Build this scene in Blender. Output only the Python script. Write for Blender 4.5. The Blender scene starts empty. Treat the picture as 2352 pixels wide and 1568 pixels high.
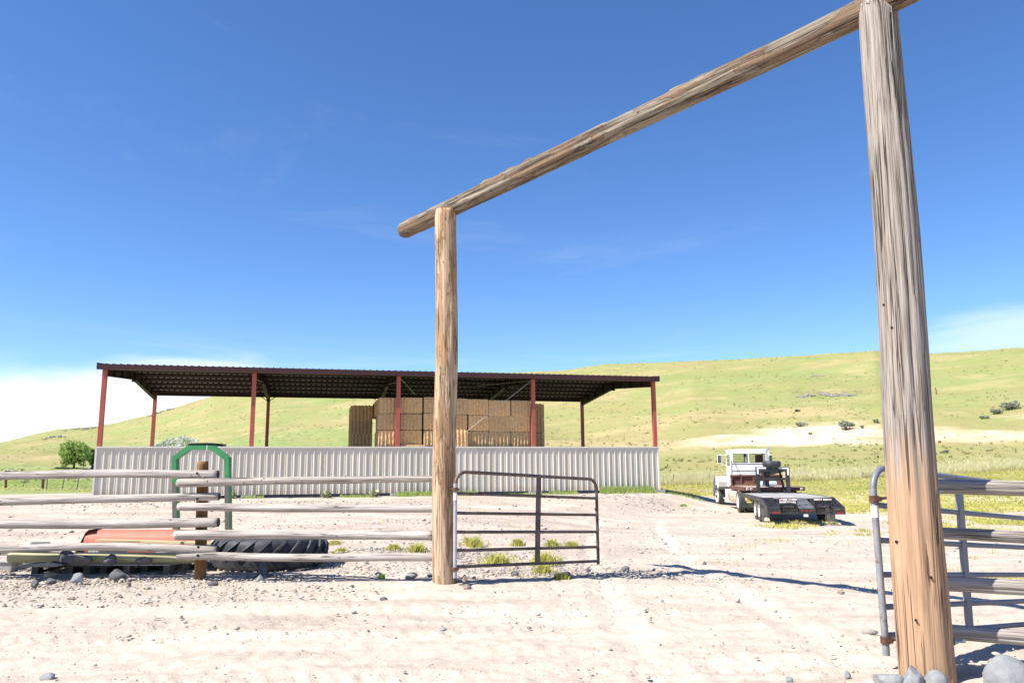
import bpy, math, random
import numpy as np
from mathutils import Vector, Matrix, Quaternion

random.seed(7)
RS = np.random.RandomState(11)
SC = bpy.context.scene
COL = SC.collection

# ------------------------------------------------------------------ survey camera
# photograph measured on a 2352 x 1568 grid; F, horizon, roll and eye height solved from the shed, gate and truck
F, HOR, ROLL, EYE = 1801.0, 1080.0, math.radians(-0.4), 1.5
PIT = math.atan((HOR - 784) / F)


def ray(px, py):
    qx, qy = px - 1176.0, py - 784.0
    c, s = math.cos(ROLL), math.sin(ROLL)
    dx, dy = qx * c + qy * s, -(-qx * s + qy * c)
    c, s = math.cos(PIT), math.sin(PIT)
    return np.array([dx, F * c - dy * s, F * s + dy * c]) / F


EYEP = np.array([0.0, 0.0, EYE])


def on_z(px, py, z=0.0):
    r = ray(px, py)
    return EYEP + r * ((z - EYE) / r[2])


def at_y(px, py, y):
    r = ray(px, py)
    return EYEP + r * (y / r[1])


def on_plane(px, py, p0, n):
    r = ray(px, py)
    p0 = np.asarray(p0, float)
    n = np.asarray(n, float)
    return EYEP + r * (np.dot(p0 - EYEP, n) / np.dot(r, n))


cam = bpy.data.cameras.new('camera')
cam.sensor_width = 36.0
cam.lens = F / 2352 * 36
cam.clip_start = 0.05
cam.clip_end = 6000
cam_ob = bpy.data.objects.new('camera', cam)
COL.objects.link(cam_ob)
_r = Vector(ray(1177, 784) - ray(1176, 784)).normalized()
_f = Vector(ray(1176, 784)).normalized()
_u = _r.cross(_f)
cam_ob.matrix_world = Matrix(((_r.x, _u.x, -_f.x, 0), (_r.y, _u.y, -_f.y, 0), (_r.z, _u.z, -_f.z, EYE), (0, 0, 0, 1)))
SC.camera = cam_ob

# ------------------------------------------------------------------ sky, sun, exposure
SUN_EL, SUN_AZ = math.radians(50), math.radians(63)      # SUN_AZ: way the shadows fall, from +Y towards +X
SUN_STRENGTH, SKY_STRENGTH, EXPOSURE = 4.9, 0.096, 0.98
SC.view_settings.view_transform = 'Standard'
SC.view_settings.look = 'None'
SC.view_settings.exposure = EXPOSURE
SC.view_settings.gamma = 1.0

W = bpy.data.worlds.new('World')
SC.world = W
W.use_nodes = True


class NT:
    """small helper for node trees"""

    def __init__(self, tree):
        self.t = tree
        self.n = tree.nodes
        self.l = tree.links

    def add(self, kind, ins=None, **kw):
        nd = self.n.new(kind)
        for k, v in kw.items():
            setattr(nd, k, v)
        if ins:
            for k, v in ins.items():
                self.put(nd.inputs[k], v)
        return nd

    def put(self, sock, v):
        if isinstance(v, bpy.types.NodeSocket):
            self.l.new(v, sock)
        elif isinstance(v, (tuple, list)) and len(v) == 3 and sock.type == 'RGBA':
            sock.default_value = (*v, 1)
        else:
            sock.default_value = v

    def math(self, op, a, b=0.0, c=None, clamp=False):
        nd = self.add('ShaderNodeMath', operation=op, use_clamp=clamp)
        self.put(nd.inputs[0], a)
        self.put(nd.inputs[1], b)
        if c is not None:
            self.put(nd.inputs[2], c)
        return nd.outputs[0]

    def mix(self, fac, a, b, blend='MIX'):
        nd = self.add('ShaderNodeMix', data_type='RGBA', blend_type=blend)
        self.put(nd.inputs[0], fac)
        self.put(nd.inputs[6], a)
        self.put(nd.inputs[7], b)
        return nd.outputs[2]

    def ramp(self, fac, stops, interp='LINEAR'):
        nd = self.add('ShaderNodeValToRGB')
        nd.color_ramp.interpolation = interp
        els = nd.color_ramp.elements
        while len(els) < len(stops):
            els.new(0.5)
        for el, (p, c) in zip(els, stops):
            el.position = p
            el.color = (*c, 1) if isinstance(c, (tuple, list)) else (c, c, c, 1)
        self.put(nd.inputs[0], fac)
        return nd.outputs[0]

    def step(self, v, a, b):
        nd = self.add('ShaderNodeMapRange', interpolation_type='SMOOTHSTEP')
        self.put(nd.inputs[0], v)
        nd.inputs[1].default_value = a
        nd.inputs[2].default_value = b
        return nd.outputs[0]

    def noise(self, vec, scale, detail=3.0, rough=0.55, dist=0.0):
        nd = self.add('ShaderNodeTexNoise', {'Scale': scale, 'Detail': detail, 'Roughness': rough, 'Distortion': dist})
        if vec is not None:
            self.put(nd.inputs['Vector'], vec)
        return nd.outputs['Fac']

    def stretch(self, vec, s, off=(0, 0, 0)):
        nd = self.add('ShaderNodeMapping')
        self.put(nd.inputs['Vector'], vec)
        nd.inputs['Scale'].default_value = s
        nd.inputs['Location'].default_value = off
        return nd.outputs[0]


nt = NT(W.node_tree)
nt.n.clear()
sky = nt.add('ShaderNodeTexSky')
sky.sky_type = 'NISHITA'
sky.sun_disc = False
sky.sun_elevation = SUN_EL
sky.sun_rotation = SUN_AZ + math.pi
sky.altitude = 1500
sky.air_density = 0.9
sky.dust_density = 0.1
sky.ozone_density = 2.8
tc = nt.add('ShaderNodeTexCoord')
dirv = tc.outputs['Generated']
sep = nt.add('ShaderNodeSeparateXYZ', {0: dirv})
hs = nt.add('ShaderNodeHueSaturation', {'Hue': 0.506, 'Saturation': 1.19, 'Value': 1.15, 'Color': sky.outputs[0]})
# cloud bank low in the west of the view, thin streaks elsewhere
up = sep.outputs[2]
side = nt.math('DIVIDE', sep.outputs[0], nt.math('MAXIMUM', sep.outputs[1], 0.05))
cv = nt.add('ShaderNodeCombineXYZ', {0: side, 1: nt.math('MULTIPLY', up, 3.2), 2: 0.3})
cn = nt.noise(cv.outputs[0], 3.2, 6, 0.55, 0.3)
cn2 = nt.noise(nt.stretch(cv.outputs[0], (1.2, 4.5, 1), (3, 1, 0)), 2.2, 7, 0.62, 0.6)
edge = nt.math('ADD', 0.118, nt.math('MULTIPLY', nt.math('SUBTRACT', cn, 0.5), 0.22))
edge = nt.math('SUBTRACT', edge, nt.math('MULTIPLY', nt.math('MAXIMUM', nt.math('ADD', side, 0.47), 0.0), 0.16))
bank = nt.step(nt.math('SUBTRACT', edge, up), -0.035, 0.06)
bank = nt.math('MULTIPLY', bank, nt.math('SUBTRACT', 1.0, nt.step(side, -0.33, 0.02)))
streak = nt.math('MULTIPLY', nt.step(cn2, 0.52, 0.78), nt.math('SUBTRACT', 1.0, nt.step(up, 0.05, 0.175)))
streak = nt.math('MULTIPLY', streak, 0.75)
cirrus = nt.math('MULTIPLY', nt.step(nt.noise(nt.stretch(cv.outputs[0], (1.0, 1.6, 1), (7, 2, 0)), 1.7, 8, 0.65, 1.2), 0.55, 0.85), 0.10)


def cloud_patch(a, b, c, d, amp):
    u = nt.math('DIVIDE', nt.math('SUBTRACT', side, a), b)
    v = nt.math('DIVIDE', nt.math('SUBTRACT', up, c), d)
    e = nt.math('ADD', nt.math('MULTIPLY', u, u), nt.math('MULTIPLY', v, v))
    g = nt.math('SUBTRACT', 1.0, nt.step(nt.math('ADD', e, nt.math('MULTIPLY', nt.math('SUBTRACT', cn2, 0.5), 2.2)), 0.0, 1.25))
    return nt.math('MULTIPLY', g, amp)


wisps = nt.math('MAXIMUM', cloud_patch(-0.40, 0.13, 0.120, 0.016, 0.75), cloud_patch(0.66, 0.15, 0.145, 0.03, 0.40))
cloud = nt.math('MAXIMUM', nt.math('MAXIMUM', nt.math('MAXIMUM', bank, streak), cirrus), wisps)
cmix = nt.mix(cloud, hs.outputs[0], (6.6, 6.7, 6.9))
bg = nt.add('ShaderNodeBackground', {'Color': cmix, 'Strength': SKY_STRENGTH})
out = nt.add('ShaderNodeOutputWorld', {'Surface': bg.outputs[0]})

sd = bpy.data.lights.new('sun', 'SUN')
sd.energy = SUN_STRENGTH
sd.angle = math.radians(0.5)
sd.color = (1.0, 0.95, 0.86)
so = bpy.data.objects.new('sun', sd)
COL.objects.link(so)
SUNV = Vector((math.sin(SUN_AZ) * math.cos(SUN_EL), math.cos(SUN_AZ) * math.cos(SUN_EL), -math.sin(SUN_EL)))
so.rotation_mode = 'QUATERNION'
so.rotation_quaternion = SUNV.to_track_quat('-Z', 'Y')
so.location = (-20, -10, 40)


# ------------------------------------------------------------------ numbers
def smooth(a, b, v):
    t = np.clip((np.asarray(v, float) - a) / (b - a), 0, 1)
    return t * t * (3 - 2 * t)


def vnoise(x, y, seed=0):
    x = np.asarray(x, float)
    y = np.asarray(y, float)
    xi = np.floor(x).astype(np.int64)
    yi = np.floor(y).astype(np.int64)
    fx, fy = x - xi, y - yi
    fx = fx * fx * (3 - 2 * fx)
    fy = fy * fy * (3 - 2 * fy)

    def h(a, b):
        n = (a * 374761393 + b * 668265263 + seed * 1442695041) & 0x7fffffff
        n = ((n ^ (n >> 13)) * 1274126177) & 0x7fffffff
        n = (n ^ (n >> 16)) & 0xffff
        return n / 65535.0
    return (h(xi, yi) * (1 - fx) + h(xi + 1, yi) * fx) * (1 - fy) + (h(xi, yi + 1) * (1 - fx) + h(xi + 1, yi + 1) * fx) * fy


def fbm(x, y, octs=4, seed=0, gain=0.5):
    s, a, tot = 0.0, 1.0, 0.0
    for k in range(octs):
        s = s + a * vnoise(np.asarray(x) * 2 ** k + 17.3 * k, np.asarray(y) * 2 ** k - 9.1 * k, seed + k)
        tot += a
        a *= gain
    return s / tot


# ------------------------------------------------------------------ mesh helpers
def mesh_np(name, verts, faces, mats, smooth_=False, attrs=None, mat_idx=None):
    """faces: (n,3) or (n,4) array"""
    me = bpy.data.meshes.new(name)
    verts = np.asarray(verts, np.float32)
    faces = np.asarray(faces, np.int32)
    k = faces.shape[1]
    me.vertices.add(len(verts))
    me.vertices.foreach_set('co', verts.ravel())
    me.loops.add(faces.size)
    me.loops.foreach_set('vertex_index', faces.ravel())
    me.polygons.add(len(faces))
    me.polygons.foreach_set('loop_start', np.arange(len(faces), dtype=np.int32) * k)
    me.polygons.foreach_set('loop_total', np.full(len(faces), k, np.int32))
    if mat_idx is not None:
        me.polygons.foreach_set('material_index', np.asarray(mat_idx, np.int32))
    for m in mats:
        me.materials.append(m)
    me.update(calc_edges=True)
    me.validate()
    if smooth_:
        me.polygons.foreach_set('use_smooth', np.ones(len(me.polygons), bool))
    if attrs:
        for an, av in attrs.items():
            a = me.attributes.new(an, 'FLOAT', 'POINT')
            a.data.foreach_set('value', np.asarray(av, np.float32))
    return me


def link(name, me, parent=None, loc=None):
    o = bpy.data.objects.new(name, me)
    COL.objects.link(o)
    if parent is not None:
        o.parent = parent
    if loc is not None:
        o.location = loc
    return o


def tag(o, label, cat, group=None):
    o['label'] = label
    o['category'] = cat
    if group:
        o['group'] = group
    return o


def setting(o, kind='structure', label=None, cat=None):
    o['kind'] = kind
    if label:
        o['label'] = label
    if cat:
        o['category'] = cat
    return o


def empty(name, loc, label, cat, rz=0.0, group=None):
    o = bpy.data.objects.new(name, None)
    COL.objects.link(o)
    o.empty_display_size = 0.2
    o.location = loc
    o.rotation_euler = (0, 0, rz)
    return tag(o, label, cat, group)


class MB:
    """collects shapes in one mesh; off is subtracted from all vertices when built"""

    def __init__(self):
        self.v, self.f, self.m = [], [], []
        self.cur = 0

    def add(self, vs, fs, m=None):
        b = len(self.v)
        self.v += [tuple(map(float, p)) for p in vs]
        self.f += [tuple(i + b for i in f) for f in fs]
        self.m += [self.cur if m is None else m] * len(fs)
        return self

    def box(self, a, b, M=None, m=None, bev=0.0):
        x0, y0, z0 = a
        x1, y1, z1 = b
        if bev > 0:
            return self.bevbox(a, b, bev, M, m)
        vs = [(x0, y0, z0), (x1, y0, z0), (x1, y1, z0), (x0, y1, z0), (x0, y0, z1), (x1, y0, z1), (x1, y1, z1), (x0, y1, z1)]
        if M is not None:
            vs = [M @ Vector(p) for p in vs]
        return self.add(vs, [(0, 3, 2, 1), (4, 5, 6, 7), (0, 1, 5, 4), (1, 2, 6, 5), (2, 3, 7, 6), (3, 0, 4, 7)], m)

    def bevbox(self, a, b, r, M=None, m=None):
        import bmesh
        bm = bmesh.new()
        bmesh.ops.create_cube(bm, size=1)
        for v in bm.verts:
            v.co = Vector([(a[i] + b[i]) / 2 + v.co[i] * (b[i] - a[i]) for i in range(3)])
        bmesh.ops.bevel(bm, geom=bm.edges[:], offset=r, segments=2, affect='EDGES', profile=0.6)
        bm.verts.index_update()
        vs = [(M @ v.co) if M is not None else v.co for v in bm.verts]
        fs = [[v.index for v in f.verts] for f in bm.faces]
        bm.free()
        return self.add(vs, fs, m)

    def tube(self, pts, rad, n=10, caps=True, m=None):
        pts = [Vector(p) for p in pts]
        if not isinstance(rad, (list, tuple)):
            rad = [rad] * len(pts)
        vs, fs = [], []
        prev = None
        for i, p in enumerate(pts):
            if i == 0:
                t = pts[1] - p
            elif i == len(pts) - 1:
                t = p - pts[i - 1]
            else:
                t = (pts[i + 1] - p).normalized() + (p - pts[i - 1]).normalized()
            t.normalize()
            if prev is None:
                ref = Vector((0, 0, 1)) if abs(t.z) < 0.9 else Vector((1, 0, 0))
                x = t.cross(ref).normalized()
            else:
                x = (prev - t * prev.dot(t)).normalized()
            prev = x
            y = t.cross(x)
            for k in range(n):
                a = 2 * math.pi * k / n
                vs.append(p + (x * math.cos(a) + y * math.sin(a)) * rad[i])
        for i in range(len(pts) - 1):
            for k in range(n):
                k2 = (k + 1) % n
                fs.append((i * n + k, i * n + k2, (i + 1) * n + k2, (i + 1) * n + k))
        if caps:
            fs.append(tuple(range(n - 1, -1, -1)))
            fs.append(tuple((len(pts) - 1) * n + k for k in range(n)))
        return self.add(vs, fs, m)

    def prism(self, poly, h0, h1, axis=0, m=None, M=None):
        """poly in the two other axes (cyclic order), extruded along axis"""
        n = len(poly)
        vs = []
        for h in (h0, h1):
            for (a, b) in poly:
                p = [0, 0, 0]
                p[axis] = h
                p[(axis + 1) % 3] = a
                p[(axis + 2) % 3] = b
                vs.append(M @ Vector(p) if M is not None else p)
        fs = [tuple(range(n - 1, -1, -1)), tuple(range(n, 2 * n))]
        for k in range(n):
            k2 = (k + 1) % n
            fs.append((k, k2, n + k2, n + k))
        return self.add(vs, fs, m)

    def lathe(self, prof, c, axis=0, n=32, m=None, caps=True):
        """prof: list of (h, r) along axis, closed ring not needed"""
        vs, fs = [], []
        for (h, r) in prof:
            for k in range(n):
                a = 2 * math.pi * k / n
                p = [0, 0, 0]
                p[axis] = h
                p[(axis + 1) % 3] = r * math.cos(a)
                p[(axis + 2) % 3] = r * math.sin(a)
                vs.append([p[i] + c[i] for i in range(3)])
        for i in range(len(prof) - 1):
            for k in range(n):
                k2 = (k + 1) % n
                fs.append((i * n + k, i * n + k2, (i + 1) * n + k2, (i + 1) * n + k))
        if caps:
            fs.append(tuple(range(n - 1, -1, -1)))
            fs.append(tuple((len(prof) - 1) * n + k for k in range(n)))
        return self.add(vs, fs, m)

    def build(self, name, mats, parent=None, off=(0, 0, 0), loc=None, auto=None, fix=True):
        import bmesh
        if not isinstance(mats, (list, tuple)):
            mats = [mats]
        me = bpy.data.meshes.new(name)
        me.from_pydata([(p[0] - off[0], p[1] - off[1], p[2] - off[2]) for p in self.v], [], self.f)
        for m in mats:
            me.materials.append(m)
        for p, k in zip(me.polygons, self.m):
            p.material_index = k
        if fix:
            bm = bmesh.new()
            bm.from_mesh(me)
            bmesh.ops.recalc_face_normals(bm, faces=bm.faces)
            bm.to_mesh(me)
            bm.free()
        if auto is not None:
            for p in me.polygons:
                p.use_smooth = True
            me.set_sharp_from_angle(angle=math.radians(auto))
        return link(name, me, parent, loc)


def copy_thing(src, parent=None):
    c = src.copy()
    COL.objects.link(c)
    c.parent = parent
    for ch in [o for o in COL.objects if o.parent == src]:
        copy_thing(ch, c)
    return c


# ------------------------------------------------------------------ materials
def new_mat(name):
    m = bpy.data.materials.new(name)
    m.use_nodes = True
    t = NT(m.node_tree)
    t.n.clear()
    b = t.add('ShaderNodeBsdfPrincipled')
    t.add('ShaderNodeOutputMaterial', {'Surface': b.outputs[0]})
    return m, t, b


def simple(name, c, c2=None, rough=0.6, metal=0.0, scale=6.0, bump=0.0, bscale=40.0, rust=None, rust_amt=0.5, spec=0.3, lo=0.35, hi=0.65):
    m, t, b = new_mat(name)
    co = t.add('ShaderNodeTexCoord').outputs['Object']
    col = c
    if c2 is not None:
        col = t.mix(t.step(t.noise(co, scale, 5, 0.6), lo, hi), c, c2)
    if rust is not None:
        n = t.noise(co, scale * 1.7, 6, 0.65)
        col = t.mix(t.step(n, 1 - rust_amt - 0.08, 1 - rust_amt + 0.08), col, rust)
    t.put(b.inputs['Base Color'], col)
    b.inputs['Roughness'].default_value = rough
    b.inputs['Metallic'].default_value = metal
    b.inputs['Specular IOR Level'].default_value = spec
    if bump:
        bp = t.add('ShaderNodeBump', {'Strength': bump, 'Distance': 0.01, 'Height': t.noise(co, bscale, 4, 0.6)})
        t.put(b.inputs['Normal'], bp.outputs[0])
    return m


def wood(name, light, mid, dark, warm=None, warm_z=None, warm_amt=0.5, streak=9.0, crack=0.012, bump=0.5, patchy=False):
    """log wood, grain along the log's own Z; warm = tan bare wood where the grey skin is gone"""
    m, t, b = new_mat(name)
    co = t.add('ShaderNodeTexCoord').outputs['Object']
    fine = t.noise(t.stretch(co, (1, 1, 0.03)), 70, 4, 0.6)
    st = t.noise(t.stretch(co, (1, 1, 0.07)), streak, 4, 0.6, 0.3)
    blot = t.noise(t.stretch(co, (1, 1, 0.35)), 5, 5, 0.6)
    fine2 = t.noise(t.stretch(co, (1, 1, 0.012), (2, 5, 0)), 120, 3, 0.6)
    v = t.math('ADD', t.math('MULTIPLY', st, 0.36), t.math('ADD', t.math('MULTIPLY', fine, 0.30), t.math('MULTIPLY', fine2, 0.34)))
    grey = t.ramp(v, [(0.37, dark), (0.48, mid), (0.58, light)])
    hair = t.step(t.noise(t.stretch(co, (1, 1, 0.012)), 190, 2, 0.5), 0.57, 0.66)
    grey = t.mix(t.math('MULTIPLY', hair, 0.34), grey, dark)
    grey = t.mix(t.math('MULTIPLY', t.step(blot, 0.5, 0.75), 0.25), grey, tuple(0.6 * x for x in mid))
    col = grey
    if warm is not None:
        wn = t.noise(t.stretch(co, (1, 1, 0.16)), 7, 5, 0.62, 0.5)
        if warm_z is not None:
            s = t.add('ShaderNodeSeparateXYZ', {0: co})
            wn = t.math('ADD', wn, t.math('MULTIPLY', t.step(s.outputs[2], warm_z[1], warm_z[0]), 0.62))
            wn = t.math('ADD', wn, t.math('MULTIPLY', t.math('SUBTRACT', t.noise(t.stretch(co, (1, 1, 0.05)), 16, 4, 0.65), 0.5), 0.55))
            wm = t.math('MULTIPLY', t.step(wn, 0.58, 1.02), 0.95)
        else:
            wm = t.step(wn, 1 - warm_amt - 0.05, 1 - warm_amt + 0.1)
        wcol = t.ramp(v, [(0.28, tuple(0.45 * x for x in warm)), (0.46, warm), (0.68, tuple(min(1, 1.35 * x) for x in warm))])
        wcol = t.mix(t.math('MULTIPLY', hair, 0.30), wcol, tuple(0.4 * x for x in warm))
        col = t.mix(wm, grey, wcol)
    pe = None
    if patchy:
        # flakes of skin left on the peeled wood, each with a dark ragged rim
        pn = t.noise(t.stretch(co, (1, 1, 0.13), (5, 1, 0)), 9, 6, 0.6, 0.9)
        pm = t.step(pn, 0.525, 0.545)
        col = t.mix(t.math('MULTIPLY', pm, 0.72), col, t.ramp(v, [(0.3, tuple(0.35 * x for x in warm)), (0.5, tuple(0.85 * x for x in warm)), (0.7, tuple(1.25 * x for x in warm))]))
        rim = t.math('SUBTRACT', t.step(pn, 0.510, 0.530), t.step(pn, 0.535, 0.56))
        col = t.mix(t.math('MULTIPLY', rim, 0.55), col, tuple(0.30 * x for x in warm))
        pe = pm
    ck = t.noise(t.stretch(co, (1, 1, 0.009), (3, 3, 0)), 24, 2, 0.5, 0.0)
    ck = t.math('ABSOLUTE', t.math('SUBTRACT', ck, 0.5))
    ckm = t.math('MULTIPLY', t.step(ck, crack * 0.75, crack * 0.3), t.step(t.noise(t.stretch(co, (1, 1, 0.25)), 4, 2), 0.40, 0.50))
    col = t.mix(t.math('MULTIPLY', ckm, 0.85), col, (0.03, 0.025, 0.02))
    vo = t.add('ShaderNodeTexVoronoi', {'Vector': t.stretch(co, (1, 1, 0.55)), 'Scale': 5.5, 'Randomness': 1.0})
    knot = t.math('MULTIPLY', t.step(vo.outputs['Distance'], 0.085, 0.05), 0.8)
    col = t.mix(knot, col, tuple(0.35 * x for x in (warm or mid)))
    t.put(b.inputs['Base Color'], col)
    b.inputs['Roughness'].default_value = 0.85
    b.inputs['Specular IOR Level'].default_value = 0.15
    h = t.math('SUBTRACT', t.math('ADD', t.math('MULTIPLY', fine, 0.35), t.math('MULTIPLY', st, 0.5)), t.math('MULTIPLY', ckm, 0.6))
    if pe is not None:
        h = t.math('ADD', h, t.math('MULTIPLY', pe, 0.35))
    fin2 = t.noise(t.stretch(co, (1, 1, 0.012)), 190, 2, 0.5)
    h = t.math('ADD', h, t.math('MULTIPLY', fin2, 0.25))
    bp = t.add('ShaderNodeBump', {'Strength': bump, 'Distance': 0.012, 'Height': h})
    t.put(b.inputs['Normal'], bp.outputs[0])
    return m


M = {}
M['rail'] = wood('weathered rail wood', (0.52, 0.475, 0.44), (0.37, 0.33, 0.30), (0.15, 0.125, 0.11), crack=0.02)
M['rail_grey'] = wood('rough grey rail wood', (0.47, 0.425, 0.385), (0.33, 0.29, 0.26), (0.11, 0.095, 0.08), crack=0.022, bump=0.8)
M['rail_end'] = simple('end grain wood', (0.09, 0.07, 0.055), (0.04, 0.032, 0.028), 0.9, scale=25)
M['post_tan'] = wood('peeled tan post wood', (0.56, 0.43, 0.30), (0.45, 0.32, 0.205), (0.17, 0.10, 0.055), warm=(0.38, 0.21, 0.105), warm_amt=0.35, streak=14.0, crack=0.016, bump=0.9, patchy=True)
M['post_grey'] = wood('grey over orange post wood', (0.37, 0.325, 0.29), (0.25, 0.215, 0.185), (0.07, 0.056, 0.046), warm=(0.385, 0.245, 0.15), warm_z=(0.7, 2.9), streak=19.0, crack=0.034, bump=0.9)
M['beam'] = wood('dark weathered beam wood', (0.33, 0.285, 0.225), (0.185, 0.15, 0.115), (0.045, 0.035, 0.028), warm=(0.21, 0.13, 0.08), warm_amt=0.3, streak=16.0, crack=0.034, patchy=True, bump=0.9)
M['post_brown'] = wood('brown treated post wood', (0.30, 0.17, 0.075), (0.21, 0.11, 0.045), (0.08, 0.04, 0.02), crack=0.01)
M['pole_green'] = wood('pale treated pole wood', (0.50, 0.47, 0.30), (0.40, 0.37, 0.21), (0.20, 0.19, 0.10), crack=0.010, bump=0.3)
M['plank'] = wood('pale plank wood', (0.56, 0.46, 0.28), (0.47, 0.36, 0.21), (0.25, 0.18, 0.10), crack=0.006, bump=0.2)
M['pallet'] = wood('grey pallet wood', (0.52, 0.50, 0.47), (0.38, 0.36, 0.335), (0.16, 0.145, 0.13), crack=0.01, bump=0.3)
M['pallet_shaded'] = wood('shaded dark pallet wood', (0.17, 0.155, 0.14), (0.10, 0.09, 0.08), (0.04, 0.035, 0.03), crack=0.01, bump=0.3)  # darker pallet wood, the shade inside the pallets painted into its colour
M['hole'] = simple('dark hole', (0.012, 0.010, 0.009), None, 0.9)
M['steel_bolt'] = simple('galvanised bolt', (0.42, 0.42, 0.43), (0.30, 0.29, 0.28), 0.4, 0.8, 30)
M['pipe_rust'] = simple('grey pipe with rust', (0.115, 0.095, 0.092), (0.17, 0.115, 0.09), 0.55, 0.25, 5, rust=(0.085, 0.045, 0.032), rust_amt=0.42, bump=0.2)
M['pipe_grey'] = simple('blue grey painted pipe', (0.155, 0.17, 0.21), (0.20, 0.205, 0.225), 0.5, 0.2, 4, rust=(0.15, 0.075, 0.045), rust_amt=0.27)
M['pipe_light'] = simple('worn galvanised pipe', (0.36, 0.365, 0.40), (0.47, 0.46, 0.46), 0.45, 0.3, 6, rust=(0.19, 0.10, 0.06), rust_amt=0.30)
M['pipe_mid'] = simple('scuffed grey pipe', (0.22, 0.23, 0.26), (0.30, 0.30, 0.32), 0.5, 0.25, 6, rust=(0.15, 0.075, 0.045), rust_amt=0.40)
M['rust'] = simple('rusty iron', (0.13, 0.062, 0.042), (0.07, 0.04, 0.03), 0.85, 0.1, 14, bump=0.4)
M['red_paint'] = simple('brick red painted steel', (0.42, 0.10, 0.075), (0.37, 0.085, 0.065), 0.5, 0.0, 2)
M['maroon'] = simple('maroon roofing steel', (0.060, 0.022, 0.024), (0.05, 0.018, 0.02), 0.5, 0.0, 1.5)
M['maroon_shaded'] = simple('shaded maroon roof underside', (0.024, 0.010, 0.010), (0.018, 0.008, 0.008), 0.6, 0.0, 1.5)  # darker copy of the maroon, shade under the roof put into the colour
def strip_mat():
    """light in the gap at each roof rib painted as a pale dash, dark between"""
    m, t, b = new_mat('painted light gap strip')
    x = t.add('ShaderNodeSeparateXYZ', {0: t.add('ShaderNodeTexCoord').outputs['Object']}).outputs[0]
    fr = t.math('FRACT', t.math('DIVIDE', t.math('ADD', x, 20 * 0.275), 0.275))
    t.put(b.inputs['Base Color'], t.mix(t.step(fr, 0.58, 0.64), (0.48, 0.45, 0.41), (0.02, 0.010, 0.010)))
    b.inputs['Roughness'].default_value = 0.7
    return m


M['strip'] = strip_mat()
M['brace'] = simple('galvanised rod', (0.50, 0.49, 0.47), None, 0.4, 0.6)
def wall_mat():
    """ribbed wall sheets: each sheet a little different, mud splashed along the foot"""
    m, t, b = new_mat('light stone wall steel')
    co = t.add('ShaderNodeTexCoord').outputs['Object']
    p = t.add('ShaderNodeSeparateXYZ', {0: co})
    sheet = t.math('FLOOR', t.math('DIVIDE', t.math('ADD', p.outputs[0], 0.05), 0.825))
    wn = t.add('ShaderNodeTexWhiteNoise', noise_dimensions='1D')
    t.put(wn.inputs['W'], sheet)
    col = t.mix(wn.outputs['Value'], (0.62, 0.57, 0.485), (0.55, 0.505, 0.425))
    lap = t.math('FRACT', t.math('DIVIDE', t.math('ADD', p.outputs[0], 0.05), 0.825))
    col = t.mix(t.math('MULTIPLY', t.step(lap, 0.022, 0.008), 0.5), col, (0.20, 0.18, 0.16))
    n = t.noise(t.stretch(co, (1, 1, 0.4)), 3.0, 6, 0.7)
    mud = t.math('MULTIPLY', t.step(t.math('ADD', p.outputs[2], t.math('MULTIPLY', n, -0.55)), 0.22, -0.12), 0.55)
    col = t.mix(mud, col, (0.40, 0.315, 0.245))
    run = t.math('MULTIPLY', t.step(t.noise(t.stretch(co, (1, 1, 0.04)), 7, 4, 0.6), 0.60, 0.75), 0.22)
    col = t.mix(run, col, (0.36, 0.30, 0.25))
    t.put(b.inputs['Base Color'], col)
    b.inputs['Roughness'].default_value = 0.5
    b.inputs['Specular IOR Level'].default_value = 0.4
    bp = t.add('ShaderNodeBump', {'Strength': 0.25, 'Distance': 0.02, 'Height': t.noise(co, 1.6, 3)})
    t.put(b.inputs['Normal'], bp.outputs[0])
    return m


M['wall_steel'] = wall_mat()
M['trim_white'] = simple('pale trim steel', (0.66, 0.64, 0.60), None, 0.45)
M['concrete'] = simple('concrete', (0.42, 0.40, 0.37), (0.33, 0.31, 0.29), 0.9, scale=8, bump=0.5)
M['truck_white'] = simple('white truck paint', (0.80, 0.80, 0.79), (0.74, 0.73, 0.71), 0.35, 0.0, 1.5, spec=0.5)
M['tank'] = simple('dusty cream tank', (0.58, 0.47, 0.34), (0.66, 0.58, 0.46), 0.35, 0.3, 2.5)
M['black'] = simple('black painted steel', (0.018, 0.018, 0.021), (0.035, 0.033, 0.036), 0.45, 0.0, 5, spec=0.5)
M['black_rust'] = simple('black steel rusting', (0.03, 0.03, 0.035), (0.06, 0.055, 0.06), 0.5, 0.0, 6, rust=(0.20, 0.10, 0.055), rust_amt=0.36)
M['under'] = simple('dark underbody', (0.012, 0.012, 0.012), (0.03, 0.028, 0.026), 0.8, 0.0, 5)
M['bed_brown'] = simple('rust brown bed steel', (0.16, 0.065, 0.045), (0.10, 0.05, 0.04), 0.7, 0.0, 4, rust=(0.30, 0.13, 0.06), rust_amt=0.34)
M['bed_wood'] = simple('dusty bed boards', (0.42, 0.33, 0.27), (0.30, 0.22, 0.17), 0.85, 0.0, 3)
M['deck'] = simple('grey deck boards', (0.40, 0.385, 0.38), (0.28, 0.265, 0.26), 0.8, 0.0, 3, bump=0.4)
M['plate'] = simple('scuffed dark plate', (0.15, 0.145, 0.15), (0.09, 0.085, 0.09), 0.5, 0.2, 4, rust=(0.16, 0.09, 0.06), rust_amt=0.28)
M['rubber'] = simple('dusty tyre rubber', (0.04, 0.04, 0.042), (0.10, 0.095, 0.09), 0.8, 0.0, 4)
M['rubber_blue'] = simple('black tractor rubber', (0.028, 0.031, 0.038), (0.065, 0.068, 0.078), 0.6, 0.0, 4, bump=0.2)
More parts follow.
